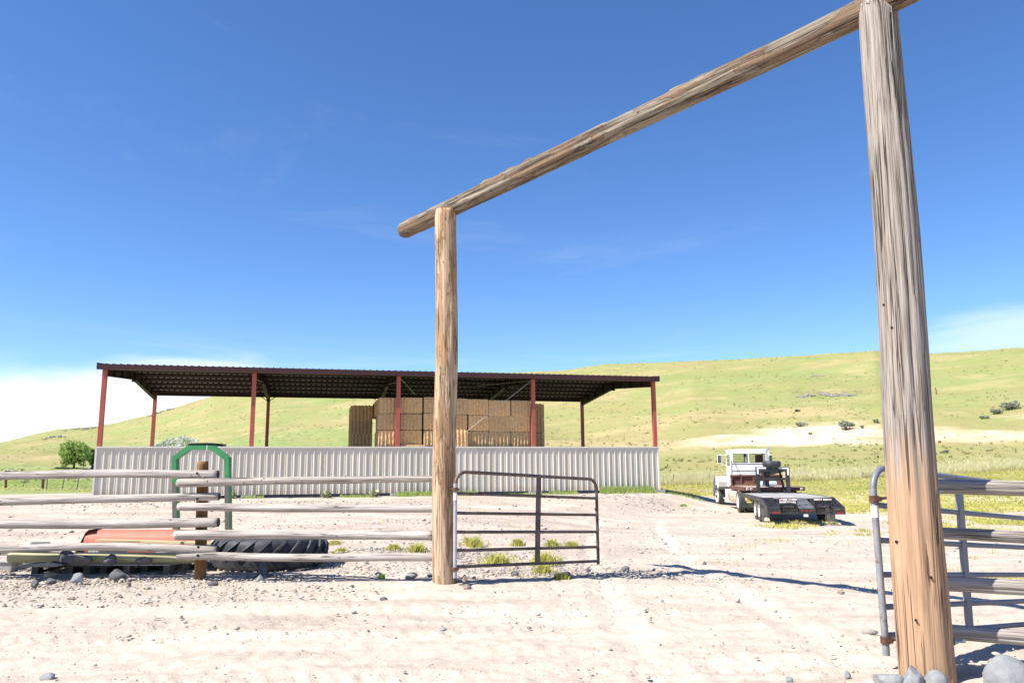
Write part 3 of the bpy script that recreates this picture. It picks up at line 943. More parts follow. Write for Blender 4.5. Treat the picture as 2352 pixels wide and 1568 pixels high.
# ------------------------------------------------------------------ logs
def log_object(name, p0, p1, r0, r1, mat, seed, parent=None, base=(0, 0, 0), nseg=26, wob=0.012, lump=0.04, cracks=2,
               crack_d=0.008, chips=(), endm=None, along=0.045, round_end=0.25, spin=None, grooves=()):
    """a round log from p0 to p1 with its own Z along the grain; shaped with cracks, lumps and chipped places"""
    p0, p1 = Vector(p0), Vector(p1)
    L = (p1 - p0).length
    rs = np.random.RandomState(seed)
    nz = max(6, int(L / along))
    z = np.linspace(0, L, nz + 1)
    a = np.linspace(0, 2 * np.pi, nseg, endpoint=False)
    Zg, Ag = np.meshgrid(z, a, indexing='ij')
    r = r0 + (r1 - r0) * Zg / L
    ca, sa = np.cos(Ag), np.sin(Ag)
    r = r * (1 + lump * 2 * (fbm(ca * 1.3 + 10 + seed, Zg * 1.1 + sa * 1.3, 3, seed) - 0.5))
    r = r * (1 + 0.035 * 2 * (fbm(Ag * 4 + seed, Zg * 0.8, 3, seed + 5) - 0.5) * np.minimum(1, np.minimum(Ag, 2 * np.pi - Ag) * 3))
    for k in range(cracks):
        ac = rs.uniform(0, 2 * np.pi)
        zc, zl = rs.uniform(0.1, 0.9) * L, rs.uniform(0.25, 0.55) * L
        wander = ac + 0.14 * (vnoise(Zg * 1.3, Zg * 0 + k, seed + 9) - 0.5)
        da = np.abs((Ag - wander + np.pi) % (2 * np.pi) - np.pi)
        wdt = 2 * np.pi / nseg * 0.75
        r = r - crack_d * np.exp(-(da / wdt) ** 2) * smooth(zl, zl * 0.6, np.abs(Zg - zc))
    qi = (p1 - p0).to_track_quat('Z', 'Y').inverted()
    for (wd_, zc, zl, aw, dep) in grooves:
        ld = qi @ Vector(wd_)
        ac = math.atan2(ld.y, ld.x) + 0.10 * (vnoise(Zg * 1.1, Zg * 0 + zc, seed + 71) - 0.5)
        da = np.abs((Ag - ac + np.pi) % (2 * np.pi) - np.pi)
        if dep < 0:
            rag = np.clip(1.7 * fbm(Zg * 6, Zg * 0 + seed, 3, seed + 3) - 0.35, 0, 1)
        else:
            rag = 0.6 + 0.8 * fbm(Zg * 3, Ag * 3, 2, seed + 8)
        r = r - dep * rag * smooth(aw, aw * 0.55, da) * smooth(zl, zl * 0.9, np.abs(Zg - zc))
    for (zc, ac, zl, aw, dep) in chips:
        da = np.abs((Ag - ac + np.pi) % (2 * np.pi) - np.pi)
        ragged = 0.55 + 0.9 * fbm(Zg * 7, Ag * 2.0, 3, seed + 33)
        r = r - dep * smooth(aw, aw * 0.6, da) * smooth(zl, zl * 0.85, np.abs(Zg - zc)) * ragged
    end = np.minimum(Zg, L - Zg)
    r = r * (1 - round_end * 0.35 * np.exp(-(end / (0.35 * r0)) ** 2))
    bx = wob * 2 * (vnoise(z * 0.55 + seed, z * 0, seed + 2) - 0.5) + wob * 0.5 * (vnoise(z * 1.7, z * 0 + 3, seed + 4) - 0.5)
    by = wob * 2 * (vnoise(z * 0.55, z * 0 + 7, seed + 3) - 0.5)
    X = r * ca + bx[:, None]
    Y = r * sa + by[:, None]
    V = np.stack([X, Y, Zg], -1).reshape(-1, 3)
    i = np.arange(nz)[:, None] * nseg
    j = np.arange(nseg)[None, :]
    j2 = (j + 1) % nseg
    Q = np.stack([i + j, i + j2, i + nseg + j2, i + nseg + j], -1).reshape(-1, 4)
    V = np.concatenate([V, [[bx[0], by[0], 0], [bx[-1], by[-1], L]]])
    c0, c1 = len(V) - 2, len(V) - 1
    jj = np.arange(nseg)
    half = jj[::2]
    capa = np.stack([np.full(len(half), c0), (half + 2) % nseg, (half + 1) % nseg, half], -1)
    top = nz * nseg
    capb = np.stack([np.full(len(half), c1), top + half, top + (half + 1) % nseg, top + (half + 2) % nseg], -1)
    Fa = np.concatenate([Q, capa, capb])
    idx = np.concatenate([np.zeros(len(Q)), np.ones(len(capa) + len(capb))])
    me = mesh_np(name, V, Fa, [mat, endm or mat], True, None, idx)
    sharp = np.zeros(len(me.polygons), bool)
    sharp[:len(Q)] = True
    me.polygons.foreach_set('use_smooth', sharp)
    o = link(name, me, parent)
    o.location = p0 - Vector(base)
    o.rotation_mode = 'QUATERNION'
    q = (p1 - p0).to_track_quat('Z', 'Y')
    if spin is not None:
        q = q @ Quaternion((0, 0, 1), spin)
    o.rotation_quaternion = q
    return o


def bolt_head(p, d, r=0.014, l=0.02, name='bolt', mat=None, parent=None, inv=None):
    """short round head at p facing along d, in the parent's own coordinates"""
    b = MB()
    d = Vector(d).normalized()
    b.tube([Vector(p) - d * l, Vector(p) + d * l], r, 10)
    return b.build(name, mat or M['hole'], parent, auto=40)


# ------------------------------------------------------------------ log gateway
LP = np.array([-0.935, 10.92, gz(-0.935, 10.92)])
LPT = at_y(1025, 484, 10.92)
RP = np.array([2.862, 5.766, gz(2.862, 5.766)])
RPT = at_y(2019, 6, 5.80)
gate_base = (LP + RP) / 2
gw = empty('log_gateway', (gate_base[0], gate_base[1], 0), 'tall ranch gateway of two thick log posts carrying one long slanting log crossbeam', 'gateway')
gb = (gate_base[0], gate_base[1], 0)
pl = log_object('post', LP - [0, 0, 0.3], LPT, 0.163, 0.156, M['post_tan'], 3, gw, gb, 40, 0.02, 0.045, 3, 0.006, endm=M['post_tan'], along=0.05,
                grooves=(((0.25, -0.97, 0), 3.9, 0.5, 0.30, 0.010), ((0.1, -0.99, 0), 2.6, 0.45, 0.35, 0.012), ((0.55, -0.83, 0), 1.2, 0.7, 0.30, 0.012), ((-0.3, -0.95, 0), 4.6, 0.5, 0.06, 0.012), ((0.75, -0.65, 0), 3.0, 1.0, 0.2, 0.010)))
pl['label'] = 'tan peeled gateway post with bare orange patches'
pr = log_object('post', RP - [0, 0, 0.35], RPT, 0.184, 0.144, M['post_grey'], 5, gw, gb, 64, 0.015, 0.03, 6, 0.011,
                chips=((5.0, 4.7 + math.pi - 2.2, 0.55, 0.30, 0.035), (3.9, 4.7 + math.pi - 2.3, 0.5, 0.20, 0.022)), endm=M['post_grey'], along=0.04,
                grooves=(((0.62, -0.78, 0), 4.85, 0.62, 0.20, 0.055), ((0.72, -0.69, 0), 3.95, 0.50, 0.15, 0.030), ((0.45, -0.89, 0), 1.5, 1.15, 0.085, 0.030), ((-0.15, -0.99, 0), 2.9, 2.0, 0.055, 0.016), ((0.2, -0.98, 0), 4.2, 1.2, 0.05, 0.016), ((-0.55, -0.83, 0), 1.6, 1.0, 0.05, 0.012)))
pr['label'] = 'thick cracked gateway post, grey above and orange below'
# crossbeam lies behind the post tops in a notch; its middle line is fixed by the two posts
beam_dir = (RP - LP)[:2]
beam_dir = beam_dir / np.hypot(*beam_dir)
beam_n = np.array([-beam_dir[1], beam_dir[0]])
if beam_n[1] < 0:
    beam_n = -beam_n
offp = np.array([LP[0], LP[1], 0]) + np.array([*(beam_n * 0.12), 0])
nrm = np.array([*beam_n, 0])
BA = on_plane(1036, 478, offp, nrm)
BB = on_plane(1990, 22, offp, nrm)
bd = (BB - BA) / np.linalg.norm(BB - BA)
bL = on_plane(926, 520, offp, nrm)
s0 = np.dot(bL - BA, bd)
B0, B1 = BA + bd * s0, BB + bd * 1.05
bm_ = log_object('crossbeam', B0, B1, 0.136, 0.110, M['beam'], 12, gw, gb, 48, 0.016, 0.05, 7, 0.012,
                 chips=((2.4, 1.9, 0.45, 0.5, 0.02), (4.2, 1.7, 0.6, 0.4, 0.018), (5.3, 2.0, 0.5, 0.5, 0.022), (6.4, 1.8, 0.4, 0.4, 0.016)),
                 endm=M['beam'], along=0.03, round_end=0.9,
                 grooves=(((0, -0.55, 0.83), 2.55, 0.34, 0.55, -0.034), ((0, -0.4, 0.9), 3.2, 0.30, 0.40, -0.026), ((0, -0.5, 0.86), 5.6, 0.7, 0.45, -0.022), ((0.3, -0.9, 0.05), 3.5, 2.6, 0.07, 0.018), ((0.3, -0.85, 0.4), 1.8, 1.5, 0.06, 0.014), ((0.3, -0.8, -0.5), 5.2, 1.6, 0.06, 0.014)))
for (px, py, rad) in ((1998, 1215, 0.013), (2044, 1420, 0.012), (2024, 920, 0.012), (1983, 700, 0.010)):
    pass
# bolts through the right post that hold the rails
for (px, py) in ((2155, 1127), (2204, 1471)):
    q = at_y(px - 14, py, 5.70)
    b = MB()
    q = Vector(q - np.array(gb))
    b.tube([q - Vector((0.10, 0, 0)), q + Vector((0.075, -0.01, 0))], 0.011, 10)
    b.tube([q + Vector((0.002, 0, 0)), q + Vector((0.024, 0, 0))], 0.022, 6)
    b.tube([q - Vector((0.006, 0, 0)), q + Vector((0.002, 0, 0))], 0.030, 16)
    b.build('bolt', M['steel_bolt'], gw, auto=35)
# knots and old nail holes standing in the posts
for (px, py, rad) in ((2057, 990, .010), (2072, 1247, .010), (2137, 1325, .009), (2108, 1425, .008), (2048, 692, .009), (2060, 748, .009)):
    q = at_y(px, py, 5.60)
    axis = RP + (RPT - RP) * ((q[2] - RP[2]) / (RPT[2] - RP[2]))
    d = np.array([q[0] - axis[0], q[1] - axis[1], 0])
    d = d / np.linalg.norm(d)
    rr_ = 0.184 - 0.040 * q[2] / 5.15
    dx_ = np.clip((q[0] - axis[0]), -rr_ * .95, rr_ * .95)
    pt = np.array([axis[0] + dx_, axis[1] - math.sqrt(rr_ ** 2 - dx_ ** 2), q[2]])
    d = pt - np.array([axis[0], axis[1], q[2]])
    bolt_head(pt - np.array(gb), d, rad, 0.006, 'knot_hole', M['hole'], gw)

# ------------------------------------------------------------------ log rail fence on the left
FP = on_ground(463, 1328)
fb = np.array([FP[0], FP[1], FP[2]])
fence = empty('log_rail_fence', fb, 'four-rail fence of weathered logs left of the gateway, overlapping at a brown post', 'fence')
FPT = at_y(465, 1059, FP[1])
fp = log_object('post', FP - [0, 0, 0.4], FPT, 0.083, 0.080, M['post_brown'], 21, fence, fb, 24, 0.008, 0.03, 2, 0.004, endm=M['post_brown'])
b = MB()
b.tube([Vector(FPT - fb) + Vector((0, 0, -0.20)), Vector(FPT - fb) + Vector((0, 0, 0.004))], 0.0835, 24)
Z4 = lambda x, y: ((0 + x * .34014) / 1.30612, (1320 + y * .34014) / 1.30612)
Z5 = lambda x, y: ((500 + x * .38265) / 1.30612, (1320 + y * .38265) / 1.30612)
rails_a = [((0, 312), (1925, 284), 0.058, 0.062), ((0, 540), (1935, 511), 0.060, 0.055), ((0, 735), (1935, 723), 0.062, 0.068), ((0, 960), (1926, 941), 0.055, 0.058)]
for k, (a, c, r0, r1) in enumerate(rails_a):
    yA, yB = 11.62, 11.48
    pB = at_y(*Z4(*c), yB)
    pA = at_y(*Z4(*a), yA)
    d = (pA - pB) / np.linalg.norm(pA - pB)
    pA = pA + d * 1.6
    o = log_object('rail', pB, pA, r1, r0, M['rail'] if k != 1 else M['rail_grey'], 30 + k, fence, fb, 24, 0.03, 0.05, 4, 0.007, endm=M['rail_end'], along=0.06, round_end=0.15)
    if k == 1:
        o.data.materials[0] = M['rail']
    q = at_y(592, (at_y(0, 0, 1)[0], 0)[1], 11.4)
    hx = {0: (1738, 291), 1: (1740, 518), 2: (1743, 729), 3: (1748, 940)}[k]
    hp = at_y(*Z4(*hx), yB - r1 * 0.97)
    hb = bolt_head((0, 0, 0), (0, -1, 0), 0.016, 0.006, 'bolt_hole', M['hole'])
    hb.parent = o
    hb.matrix_parent_inverse = Matrix.LocRotScale(o.location, o.rotation_quaternion, None).inverted()
    hb.location = Vector(hp - fb)
rails_b = [((95, 325), (2095, 309), 0.062, 0.044), ((95, 528), (2095, 521), 0.060, 0.052), ((70, 735), (2088, 746), 0.072, 0.064), ((85, 906), (2088, 915), 0.060, 0.056)]
for k, (a, c, r0, r1) in enumerate(rails_b):
    pA = at_y(*Z5(*a), 11.50)
    pB = at_y(*Z5(*c), 10.98)
    pB = pB + (pB - pA) / np.linalg.norm(pB - pA) * (0.06 if k != 2 else 0.0)
    o = log_object('rail', pA, pB, r0, r1, M['rail_grey'] if k == 0 else M['rail'], 40 + k, fence, fb, 24, 0.025, 0.07 if k == 0 else 0.045,
                   7 if k == 0 else 4, 0.009, endm=M['rail_end'], along=0.06, round_end=0.15)
    if k == 0:
        o['label'] = 'rough dark knotty top rail'
    hx = {0: (241, 330), 1: (239, 529), 2: (232, 737), 3: (245, 902)}[k]
    hp = at_y(*Z5(*hx), 11.475 - r0 * 0.97)
    hb = bolt_head((0, 0, 0), (0, -1, 0), 0.018, 0.007, 'bolt_hole', M['hole'])
    hb.parent = o
    hb.matrix_parent_inverse = Matrix.LocRotScale(o.location, o.rotation_quaternion, None).inverted()
    hb.location = Vector(hp - fb)
    if k == 0:   # branch stubs
        rs = np.random.RandomState(5)
        for _ in range(16):
            st = MB()
            u_ = rs.uniform(0.1, 0.98)
            p = Vector(pA + (pB - pA) * u_ - fb)
            ang = rs.uniform(-0.5, 2.4)
            d = Vector((0, -math.cos(ang), math.sin(ang)))
            rr_ = r0 + (r1 - r0) * u_
            st.tube([p + d * rr_ * 0.8, p + d * (rr_ + rs.uniform(0.01, 0.035))], [0.014, 0.008], 7)
            sb = st.build('branch_stub', M['rail_grey'], None)
            sb.parent = o
            sb.matrix_parent_inverse = Matrix.LocRotScale(o.location, o.rotation_quaternion, None).inverted()

# ------------------------------------------------------------------ log rail fence on the right
RF = np.array([4.2, 5.95, gz(4.2, 5.95)])
rfence = empty('log_rail_fence', RF, 'four weathered log rails running right from behind the thick right gatepost', 'fence')
Z7 = lambda x, y: ((2500 + x * .47706) / 1.30612, (1300 + y * .47706) / 1.30612)
for k, (a, c, r0, r1) in enumerate([((640, 338), (1199, 353), 0.054, 0.055), ((660, 632), (1199, 652), 0.042, 0.054), ((690, 935), (1199, 962), 0.053, 0.058), ((715, 1235), (1199, 1272), 0.053, 0.060)]):
    pA = at_y(*Z7(*a), 6.00)
    pB = at_y(*Z7(*c), 5.86)
    d = (pB - pA) / np.linalg.norm(pB - pA)
    log_object('rail', pA - d * 0.22, pB + d * 2.6, r0, r1, M['rail_grey'] if k in (0, 1) else M['rail'], 60 + k, rfence, RF, 30, 0.012, 0.04, 6, 0.007, endm=M['rail_end'], along=0.045)
# end post of that run, outside the picture
log_object('post', (6.3, 5.95, gz(6.3, 5.95) - 0.3), (6.3, 5.95, 1.55), 0.085, 0.08, M['post_brown'], 66, rfence, RF, 20, 0.01)


# ------------------------------------------------------------------ pipe gates
def arc(c, r, a0, a1, ax, n=7):
    """points of an arc in the plane spanned by ax and Z"""
    return [Vector(c) + Vector(ax) * (r * math.cos(a0 + (a1 - a0) * k / n)) + Vector((0, 0, 1)) * (r * math.sin(a0 + (a1 - a0) * k / n)) for k in range(n + 1)]


def pipe_gate(hinge, direction, length, height, z0, bars, stay, label, mats, pr_=0.024, rad=0.17, sag=0.0, post_dir=None, sleeve=True):
    """hinge: foot point; bars: list of (z at hinge end, z at far end)"""
    g = empty('pipe_gate', hinge, label, 'gate')
    ax = Vector((direction[0], direction[1], 0)).normalized()
    zt0, zt1 = height
    top0, top1 = Vector((0, 0, zt0)), ax * length + Vector((0, 0, zt1))
    fr = MB()
    pts = [Vector((0, 0, 0.0))] if False else []
    pts += [Vector((0, 0, zt0 - rad - 0.02))] + arc(Vector((0, 0, zt0 - rad)) + ax * rad, rad, math.pi, math.pi / 2, ax)
    pts += [p for p in arc(ax * (length - rad) + Vector((0, 0, zt1 - rad)), rad, math.pi / 2, 0, ax)]
    pts += [ax * length + Vector((0, 0, z0[1] - 0.05))]
    fr.tube(pts, pr_, 12)
    fr.build('frame', mats[0], g, auto=50)
    up_ = MB()
    up_.tube([Vector((0, 0, z0[0] - 0.14)), Vector((0, 0, zt0 - rad + 0.02))], pr_ * 1.05, 12)
    up_.build('hinge_pipe', mats[1], g, auto=50)
    for (za, zb) in bars:
        bb = MB()
        bb.tube([ax * 0.0 + Vector((0, 0, za)), ax * length * 0.5 + Vector((0, 0, (za + zb) / 2)), ax * length + Vector((0, 0, zb))], pr_ * 0.92, 10)
        bb.build('bar', mats[0], g, auto=50)
    s, w = stay
    sy = Vector((-ax.y, ax.x, 0))
    if sy.y > 0:
        sy = -sy
    st = MB()
    zt = zt0 + (zt1 - zt0) * s / length
    zb = bars[-1][0] + (bars[-1][1] - bars[-1][0]) * s / length
    lean = -0.05
    for (h0, h1, m0) in ((pr_ * 0.4, -pr_ * 0.9, 0),):
        vs = []
        for (z, dx) in ((zb, lean), (zt, 0.0)):
            for (da, dn) in ((-w / 2, pr_ * 1.0), (w / 2, pr_ * 1.0), (w / 2, -pr_ * 0.25), (-w / 2, -pr_ * 0.25)):
                vs.append(ax * (s + dx + da) + sy * dn + Vector((0, 0, z)))
        st.add(vs, [(0, 1, 2, 3), (4, 7, 6, 5), (0, 4, 5, 1), (1, 5, 6, 2), (2, 6, 7, 3), (3, 7, 4, 0)])
    st.build('stay', mats[2], g)
    # hinges: clamp round the pipe with a lug, pin into the post
    pd = Vector((post_dir[0], post_dir[1], 0)).normalized()
    for zh in (zt0 - rad - 0.06, z0[0] - 0.03):
        hb = MB()
        hb.tube([Vector((0, 0, zh - 0.025)), Vector((0, 0, zh + 0.025))], pr_ * 1.45, 12)
        hb.tube([pd * 0.02 + Vector((0, 0, zh)), pd * 0.12 + Vector((0, 0, zh + 0.012))], 0.011, 8)
        hb.tube([ax * 0.02 + Vector((0, 0, zh)), ax * 0.06 + Vector((0, 0, zh))], 0.014, 8)
        hb.box((-0.03, -0.014, zh - 0.018), (0.03, 0.014, zh + 0.018), Matrix.Translation(sy * 0.025))
        hb.build('hinge', M['rust'], g, auto=40)
    if sleeve:
        sl = MB()
        sl.tube([Vector((0, 0, zt0 - rad - 0.20)), Vector((0, 0, zt0 - rad - 0.11))], pr_ * 1.12, 12)
        sl.build('tape_patch', M['white_plastic'], g, auto=50)
    return g


Z6 = lambda x, y: ((1200 + x * .29762) / 1.30612, (1360 + y * .29762) / 1.30612)
GH = at_y(1045, 1300, 10.73)
GF = at_y(1374, 1290, 12.60)
GH[2] = GF[2] = 0
gdir = GF - GH
glen = float(np.hypot(gdir[0], gdir[1]))
gn = np.array([-gdir[1], gdir[0], 0]) / glen


def gate_z(px, py):
    return float(on_plane(px, py, GH, gn)[2])


ghz = gz(GH[0], GH[1])
gl = [(gate_z(*Z6(560, a)) - ghz, gate_z(*Z6(1990, c)) - ghz) for a, c in ((399, 450), (598, 617), (790, 787), (976, 939), (1140, 1082))]
g1 = pipe_gate((GH[0], GH[1], ghz), gdir, glen, (gate_z(*Z6(650, 186)) - ghz, gate_z(*Z6(1940, 255)) - ghz), gl[-1], gl, (glen * 0.55, 0.075),
               'rust-streaked pipe gate standing half open beside the tan left gatepost', (M['pipe_rust'], M['pipe_light'], M['pipe_rust']), 0.0245, 0.17,
               post_dir=(-1, 0.8))
lb = MB()
far = Vector((gdir[0], gdir[1], 0))
lb.tube([far + Vector((0, 0, 0.92)), far * 0.985 + Vector((0, 0, 0.86))], 0.016, 8)
lb.build('latch', M['rust'], g1, auto=40)

RH = at_y(2031, 1440, 6.18)
RFr = at_y(2352, 1440, 7.52)
RH[2] = RFr[2] = 0
rdir = RFr - RH
rl_ = float(np.hypot(rdir[0], rdir[1]))
rn = np.array([-rdir[1], rdir[0], 0]) / rl_
rlen = 3.0
rhz = gz(RH[0], RH[1])


def rgate_line(xa, ya, xb, yb):
    a = on_plane(*Z7(xa, ya), RH, rn)
    c = on_plane(*Z7(xb, yb), RH, rn)
    ta, tb = np.dot(a - RH, rdir) / rl_, np.dot(c - RH, rdir) / rl_
    m = (c[2] - a[2]) / (tb - ta)
    return (a[2] - m * ta - rhz, a[2] + m * (rlen - ta) - rhz)


rb = [rgate_line(345, 456, 1199, 532), rgate_line(345, 673, 1199, 716), rgate_line(345, 886, 1199, 887), rgate_line(345, 1088, 1199, 1052), rgate_line(345, 1268, 1199, 1198)]
tl = rgate_line(345, 232, 850, 286)
g2 = pipe_gate((RH[0], RH[1], rhz), rdir, rlen, tl, rb[-1], rb, (1.33, 0.085),
               'blue-grey painted pipe gate with a worn end pipe behind the thick right gatepost', (M['pipe_grey'], M['pipe_mid'], M['pipe_grey']), 0.0245, 0.17,
               post_dir=(1, -0.25))


# ------------------------------------------------------------------ hay shed (own frame: x along the front, y depth, z from its pad)
PAD = 0.42
shed = empty('hay_shed', (SHED[0], SHED[1], PAD), 'long open hay shed with maroon gable roof, red posts and low pale ribbed wall', 'shed', SYAW)
POSTS = [0.0, 5.889, 12.07, 18.325, 24.4]
SL, SD = 24.4, 10.63
EAVE, RIDGE_Y, RIDGE = 5.52, 5.3, 6.0     # above the pad; front eave sheet line and ridge
RIB = 0.275


def shed_world(p):
    return np.array([SHED[0] + SE[0] * p[0] + SN[0] * p[1], SHED[1] + SE[1] * p[0] + SN[1] * p[1], PAD + p[2]])


def ribbed(x0, x1, line, rib=RIB, h=0.030, minor=0.006, out=-1):
    """ribbed sheet: profile along x swept along the polyline line [(y,z,ny,nz)]"""
    prof = []
    x = x0
    while x < x1 - 1e-6:
        for dx, hh in ((0.0, 0), (0.022, h), (0.052, h), (0.074, 0), (0.130, 0), (0.137, minor), (0.153, minor), (0.160, 0), (0.200, 0), (0.207, minor), (0.223, minor), (0.230, 0)):
            if x + dx * rib / 0.275 <= x1:
                prof.append((x + dx * rib / 0.275, hh))
        x += rib
    prof.append((x1, 0))
    n = len(prof)
    vs, fs = [], []
    for (y, z, ny, nz) in line:
        for (px, hh) in prof:
            vs.append((px, y + ny * hh, z + nz * hh))
    for i in range(len(line) - 1):
        for k in range(n - 1):
            fs.append((i * n + k, i * n + k + 1, (i + 1) * n + k + 1, (i + 1) * n + k))
    return vs, fs


mb = MB()
mb.add(*ribbed(-0.06, SL + 0.06, [(-0.16, 0.15, -1, 0), (-0.16, 2.125, -1, 0)]))
wall = mb.build('wall_panel', M['wall_steel'], shed, fix=False)
mb = MB()
mb.box((-0.10, -0.215, 2.10), (SL + 0.10, -0.10, 2.155))
mb.box((-0.10, -0.205, 0.14), (-0.03, -0.10, 2.10))
mb.box((SL + 0.03, -0.205, 0.14), (SL + 0.10, -0.10, 2.10))
mb.build('wall_trim', M['trim_white'], shed)
mb = MB()
for z in (0.32, 1.2, 1.98):
    mb = MB()
    mb.box((0.1, -0.145, z), (SL - 0.1, -0.10, z + 0.10))
    mb.build('wall_girt', M['maroon_shaded'], shed)
# columns, each with a footing block
for row, yy in ((0, 0.0), (1, SD)):
    for k, x in enumerate(POSTS):
        mb = MB()
        top = EAVE - 0.15
        mb.box((x - 0.085, yy - 0.09, 0.1), (x + 0.085, yy - 0.078, top))
        mb.box((x - 0.085, yy + 0.078, 0.1), (x + 0.085, yy + 0.09, top))
        mb.box((x - 0.085, yy - 0.078, 0.1), (x - 0.07, yy + 0.078, top))
        mb.box((x + 0.07, yy - 0.078, 0.1), (x + 0.085, yy + 0.078, top))
        c = mb.build('column', M['red_paint'], shed)
        mb = MB()
        mb.box((x - 0.30, yy - 0.32, -0.25), (x + 0.30, yy + 0.30, 0.13), bev=0.02)
        f_ = mb.build('footing', M['concrete'], shed)
# rafters: front post to ridge to back post, tapered
for k, x in enumerate(POSTS):
    mb = MB()
    e0, rz, e1 = EAVE - 0.13, RIDGE - 0.12, EAVE - 0.17
    poly_f = [(0.09, e0), (RIDGE_Y, rz), (RIDGE_Y, rz - 0.40), (0.09, e0 - 0.34)]
    poly_b = [(RIDGE_Y, rz), (SD - 0.09, e1), (SD - 0.09, e1 - 0.34), (RIDGE_Y, rz - 0.40)]
    for poly in (poly_f, poly_b):
        mb.prism(poly, x - 0.012, x + 0.012, 0)
        # flanges top and bottom
        for (i, j, s) in ((0, 1, -1), (3, 2, 1)):
            if poly is poly_b:
                (i, j) = (0, 1) if s == -1 else (3, 2)
            a, c = poly[i], poly[j]
            mb.prism([(a[0], a[1]), (c[0], c[1]), (c[0], c[1] + 0.012 * s), (a[0], a[1] + 0.012 * s)], x - 0.085, x + 0.085, 0)
    for yy in (1.4, 2.8, 4.2, 6.8, 8.2, 9.4):
        zt = (e0 + (rz - e0) * yy / RIDGE_Y) if yy < RIDGE_Y else (rz + (e1 - rz) * (yy - RIDGE_Y) / (SD - RIDGE_Y))
        mb.box((x - 0.07, yy - 0.006, zt - 0.36), (x + 0.07, yy + 0.006, zt - 0.012))
    mb.box((x - 0.10, RIDGE_Y - 0.025, rz - 0.50), (x + 0.10, RIDGE_Y + 0.025, rz))
    mb.build('rafter', M['maroon_shaded'], shed)
    if 0 < k < 4:
        for s in (-1, 1):
            for (yy, dz) in ((3.4, 0.40), (7.2, 0.40), (SD - 0.2, 0.42)):
                b = MB()
                zt = (e0 + (rz - e0) * yy / RIDGE_Y) if yy < RIDGE_Y else (rz + (e1 - rz) * (yy - RIDGE_Y) / (SD - RIDGE_Y))
                b.tube([(x, yy, zt - dz), (x + s * 0.55, yy + 0.05, zt - 0.02)], 0.022, 6)
                b.build('fly_brace', M['maroon_shaded'], shed)
# roof sheets
sl_f = math.atan2(RIDGE - EAVE, RIDGE_Y)
mb = MB()
mb.add(*ribbed(-0.24, SL + 0.19, [(-0.32, EAVE - 0.02, -math.sin(sl_f), math.cos(sl_f)), (RIDGE_Y, RIDGE, -math.sin(sl_f), math.cos(sl_f))]))
mb.add(*ribbed(-0.24, SL + 0.19, [(RIDGE_Y, RIDGE, math.sin(sl_f), math.cos(sl_f)), (SD + 0.32, EAVE - 0.05, math.sin(sl_f), math.cos(sl_f))]))
roof = mb.build('roof', [M['maroon'], M['maroon_shaded']], shed, fix=False)
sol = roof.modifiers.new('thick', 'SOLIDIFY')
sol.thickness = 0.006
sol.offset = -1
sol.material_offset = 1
mb = MB()
mb.box((-0.25, -0.36, EAVE - 0.235), (SL + 0.20, -0.31, EAVE - 0.035))
mb.box((-0.25, -0.31, EAVE - 0.235), (SL + 0.20, -0.17, EAVE - 0.215))
mb.build('front_gutter', M['maroon'], shed)
mb = MB()
mb.box((-0.25, SD + 0.30, EAVE - 0.27), (SL + 0.20, SD + 0.36, EAVE - 0.06))
mb.build('back_gutter', M['maroon_shaded'], shed)
for xs in (-0.26, SL + 0.19):
    mb = MB()
    mb.prism([(-0.33, EAVE - 0.22), (-0.33, EAVE + 0.035), (RIDGE_Y, RIDGE + 0.055), (SD + 0.33, EAVE + 0.0), (SD + 0.33, EAVE - 0.26), (RIDGE_Y, RIDGE - 0.17)], xs, xs + 0.025, 0)
    mb.build('gable_trim', M['maroon'], shed)
# purlins with an added strip, light at each rib painted on it as pale dashes
for yy in (0.9, 1.9, 2.9, 3.9, 4.8, 5.85, 6.95, 8.05, 9.15, 10.2):
    zr = (EAVE + (RIDGE - EAVE) * yy / RIDGE_Y) if yy < RIDGE_Y else (RIDGE + (EAVE - 0.03 - RIDGE) * (yy - RIDGE_Y) / (SD - RIDGE_Y))
    mb = MB()
    mb.box((-0.2, yy - 0.03, zr - 0.165), (SL + 0.2, yy - 0.02, zr - 0.012))
    mb.box((-0.2, yy - 0.02, zr - 0.165), (SL + 0.2, yy + 0.03, zr - 0.155))
    p = mb.build('purlin', M['maroon_shaded'], shed)
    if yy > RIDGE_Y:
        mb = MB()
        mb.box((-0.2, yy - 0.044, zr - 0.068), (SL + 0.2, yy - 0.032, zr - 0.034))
        s_ = mb.build('light_gap_strip', M['strip'], p)
# tension rods of the braced bay
for (a, c) in (((18.25, -0.02, 5.22), (12.2, -0.02, 0.55)), ((12.15, 0.05, 5.22), (13.9, 9.0, 5.35)), ((18.2, 0.06, 5.22), (16.6, 4.5, 5.42))):
    mb = MB()
    mb.tube([a, c], 0.011, 6)
    mb.build('tension_rod', M['brace'], shed)

